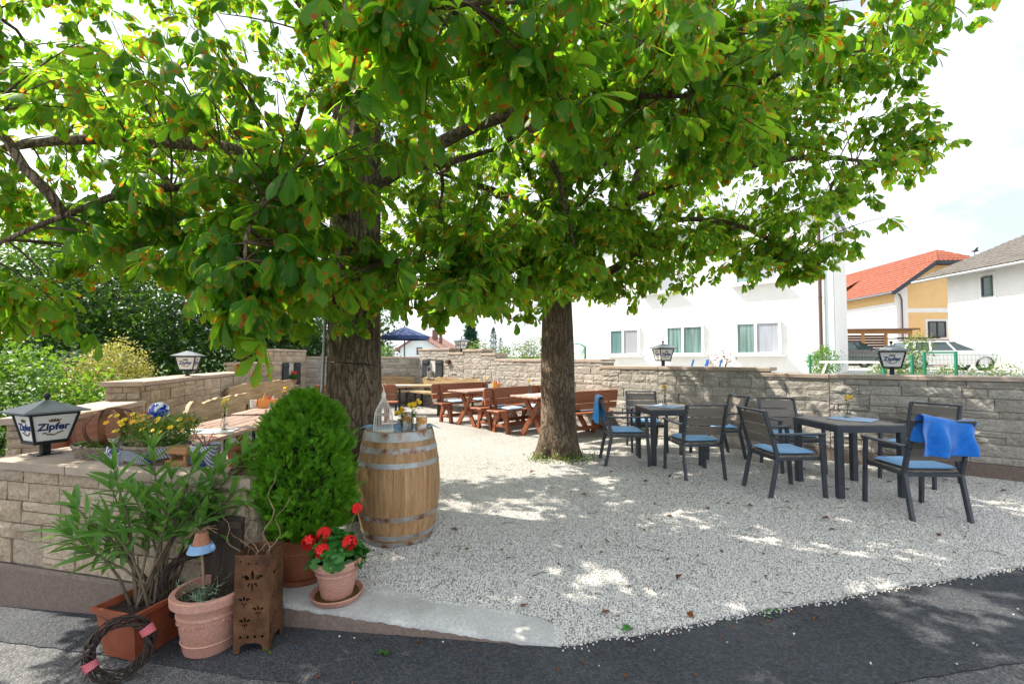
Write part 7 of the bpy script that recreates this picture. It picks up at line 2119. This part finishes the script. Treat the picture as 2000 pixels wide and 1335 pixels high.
chestnut('chestnut_tree', 'second horse chestnut, straight furrowed trunk beside the dark garden tables', T2, [(0, .25), (.5, .24), (1.4, .228), (2.4, .205), (4.2, .17), (6, .12)], 6.2,
    [([(.72, 6.7, 3.0), (1.5, 6.5, 3.25), (1.75, 6.3, 3.9), (2.0, 6.2, 4.8), (2.6, 6.0, 5.6), (3.5, 5.7, 6.0)], .10),
     ([(.72, 6.7, 2.6), (1.4, 6.4, 2.62), (1.75, 6.2, 2.9), (2.1, 6.1, 3.3), (2.9, 5.9, 3.2), (3.9, 5.8, 2.6)], .075),
     ([(.65, 6.7, 3.5), (-.3, 6.6, 3.9), (-1.2, 6.4, 4.1)], .08),
     ([(.62, 6.65, 2.5), (.1, 6.2, 2.75), (-.5, 5.9, 2.7)], .045),
     ([(.7, 6.6, 3.6), (.9, 5.4, 4.2), (1.3, 4.4, 4.3), (1.7, 3.6, 4.0)], .08),
     ([(.75, 6.7, 4.0), (2.2, 6.0, 4.6), (3.4, 5.2, 4.9), (4.3, 4.8, 4.9)], .08),
     ([(.7, 6.8, 3.4), (1.4, 7.6, 3.9), (2.2, 8.2, 4.2)], .08),
     ([(.65, 6.8, 3.6), (-.1, 7.8, 4.2), (-.7, 8.4, 4.6)], .08),
     ([(.75, 6.6, 3.3), (2.3, 5.9, 3.8), (3.6, 5.5, 3.9), (4.5, 5.3, 3.7)], .07),
     ([(.68, 6.7, 5.8), (.6, 6.8, 6.9), (.9, 6.7, 7.6)], .11)],
    [(.9, 6.5, 4.6, 3.2, 2.5, 1.9), (3.4, 5.8, 3.9, 1.6, 1.3, 1.3, 1.2), (1.6, 6.1, 2.75, 1.3, .9, .45, 2.0), (3.5, 5.9, 2.7, .85, .5, .25, 1.2), (3.6, 4.9, 5.0, 1.2, 1.2, .8), (-.2, 6.0, 2.55, 1.0, .8, .5, 2.0), (1.7, 4.2, 4.1, 1.5, 1.0, .8), (.7, 5.6, 2.9, 1.0, .7, .45, 1.6), (.9, 6.5, 6.4, 2.8, 2.4, 1.1, .35)], 980, 83, avoid=lambda p: p[2] > 2.6 and math.hypot(p[0] - .68, p[1] - 6.7) < 1.0 and p[1] < 7.0, lean=(-.006, 0), flare=.13)
# conduit and wire on the nearer trunk
root = thing('trunk_conduit', 'grey cable conduit running up the left side of the nearer trunk', 'conduit', (-1.76, 4.22, 0))
m = MB(); m.tube([(-.02, -.02, .75), (.0, .0, 1.05), (.02, .0, 1.6), (.035, .0, 2.5)], .016, 8); m.build('pipe', M_ZINC, root, smooth=60)
m = MB(); m.tube([(-.005, -.005, 1.0), (-.001, -.002, 1.06)], .021, 8); m.build('blue_sleeve', flat('blue_sleeve', (.02, .22, .5), .4), root)
m = MB(); m.tube([(.262 * 1.03 * math.cos(a), .262 * 1.03 * math.sin(a), 1.36 - .03 * math.sin(a + .6)) for a in [2 * math.pi * i / 36 for i in range(37)]], .004, 5, caps=False)
o = m.build('tie_wire', M_BLACK, None, loc=(T1[0], T1[1], 0)); tag(o, 'thin dark wire tied around the nearer trunk', 'wire')

# ---------------------------------------------------------------- weeds and litter
bush('trunk_weeds', 'low green weeds around the foot of the second trunk', 'weeds', (.70, 6.62, 0), [(-.15, -.30, .02, .25, .10, .03), (.30, -.22, .03, .22, .10, .04), (-.35, -.15, .02, .12, .12, .03), (.05, -.42, .015, .3, .07, .02)], M_WEED, 800, .035, 61, spread=.05, stems=3, trunk_r=.003)
def litter():
    rs = np.random.RandomState(17)
    def pts(n, fn):
        out = []
        while len(out) < n:
            x, y = fn(); 
            if gravel_front(x) + .03 < y < 9: out.append((x, y, gravel_z(x, y) + .010))
        return out
    P = pts(330, lambda: (rs.uniform(-1.2, 5.5), rs.uniform(2.4, 6.5)))
    V = []; F = []; L = []
    def lf(p, s, rnd):
        a = rs.uniform(0, 6.28); d = np.array([math.cos(a), math.sin(a), rs.uniform(-.1, .3)]); b = np.array([-math.sin(a), math.cos(a), rs.uniform(-.3, .3)]); p = np.array(p); o = len(V)
        for (u, v, h) in ((0, 0, 0), (.5, .35, .25), (1, 0, .1), (.5, -.35, .3), (.5, 0, .05)): V.append(p + d * s * u + b * s * v + np.array([0, 0, s * h * rs.uniform(.2, 1.2)])); L.append((v, u, rnd))
        F.extend([(o, o + 1, o + 4), (o + 1, o + 2, o + 4), (o + 2, o + 3, o + 4), (o + 3, o, o + 4)])
    for p in P: lf(p, rs.uniform(.012, .035) if rs.uniform() < .85 else rs.uniform(.05, .08), rs.uniform())
    for i in range(50):
        x = rs.uniform(-1.5, 2.5); y = lerp_poly(FRONT, x) - abs(rs.normal(0, .10)) - .02; lf((x, y, A(x) + .008), rs.uniform(.012, .03), rs.uniform())
    for i in range(26):
        x = rs.uniform(-2.4, 2.0); y = rs.uniform(1.9, 2.4); lf((x, y, A(x) + .012), rs.uniform(.01, .03), rs.uniform())
    o = put('fallen_leaves', np_mesh('fallen_leaves', np.array(V), np.array(F), M_DRYLEAF, np.array(L))); tag(o, 'brown fallen leaf scraps scattered over gravel and asphalt', 'leaf litter', kind='stuff')
    V.clear(); F.clear(); L.clear()
    for (x, y, n, sp) in ((-1.28, 2.46, 3, .02), (-.62, 2.36, 3, .015), (-.35, 3.4, 3, .02), (1.3, 5.3, 2, .02), (.62, 2.42, 5, .02), (1.5, 2.63, 4, .02), (1.42, 2.6, 4, .025)):
        for k in range(n): lf((x + rs.normal(0, sp), y + rs.normal(0, sp), (A(x) if y < lerp_poly(FRONT, x) else .0) + .012), rs.uniform(.02, .05), rs.uniform())
    o = put('fallen_green_leaves', np_mesh('fallen_green_leaves', np.array(V), np.array(F), M_GERANIUM, np.array(L))); tag(o, 'green fallen leaves and weed tufts along the kerb and gravel edge', 'leaf litter', kind='stuff')
    m = MB(); rn = random.Random(7)
    for i in range(120):
        x = rn.uniform(-.9, 5.2); y = rn.uniform(2.5, 6.5)
        if y < gravel_front(x) + .05: continue
        a = rn.uniform(0, 3.14); l = rn.uniform(.02, .13); z = gravel_z(x, y) + .010; b = rn.uniform(-.02, .02)
        m.tube([(x, y, z), (x + l * .5 * math.cos(a) - b * math.sin(a), y + l * .5 * math.sin(a) + b * math.cos(a), z + .006), (x + l * math.cos(a), y + l * math.sin(a), z)], [.0022, .002, .0012], 4)
    tag(m.build('fallen_twigs', M_TWIG), 'small dark twigs lying on the white gravel', 'twigs', kind='stuff')
litter()
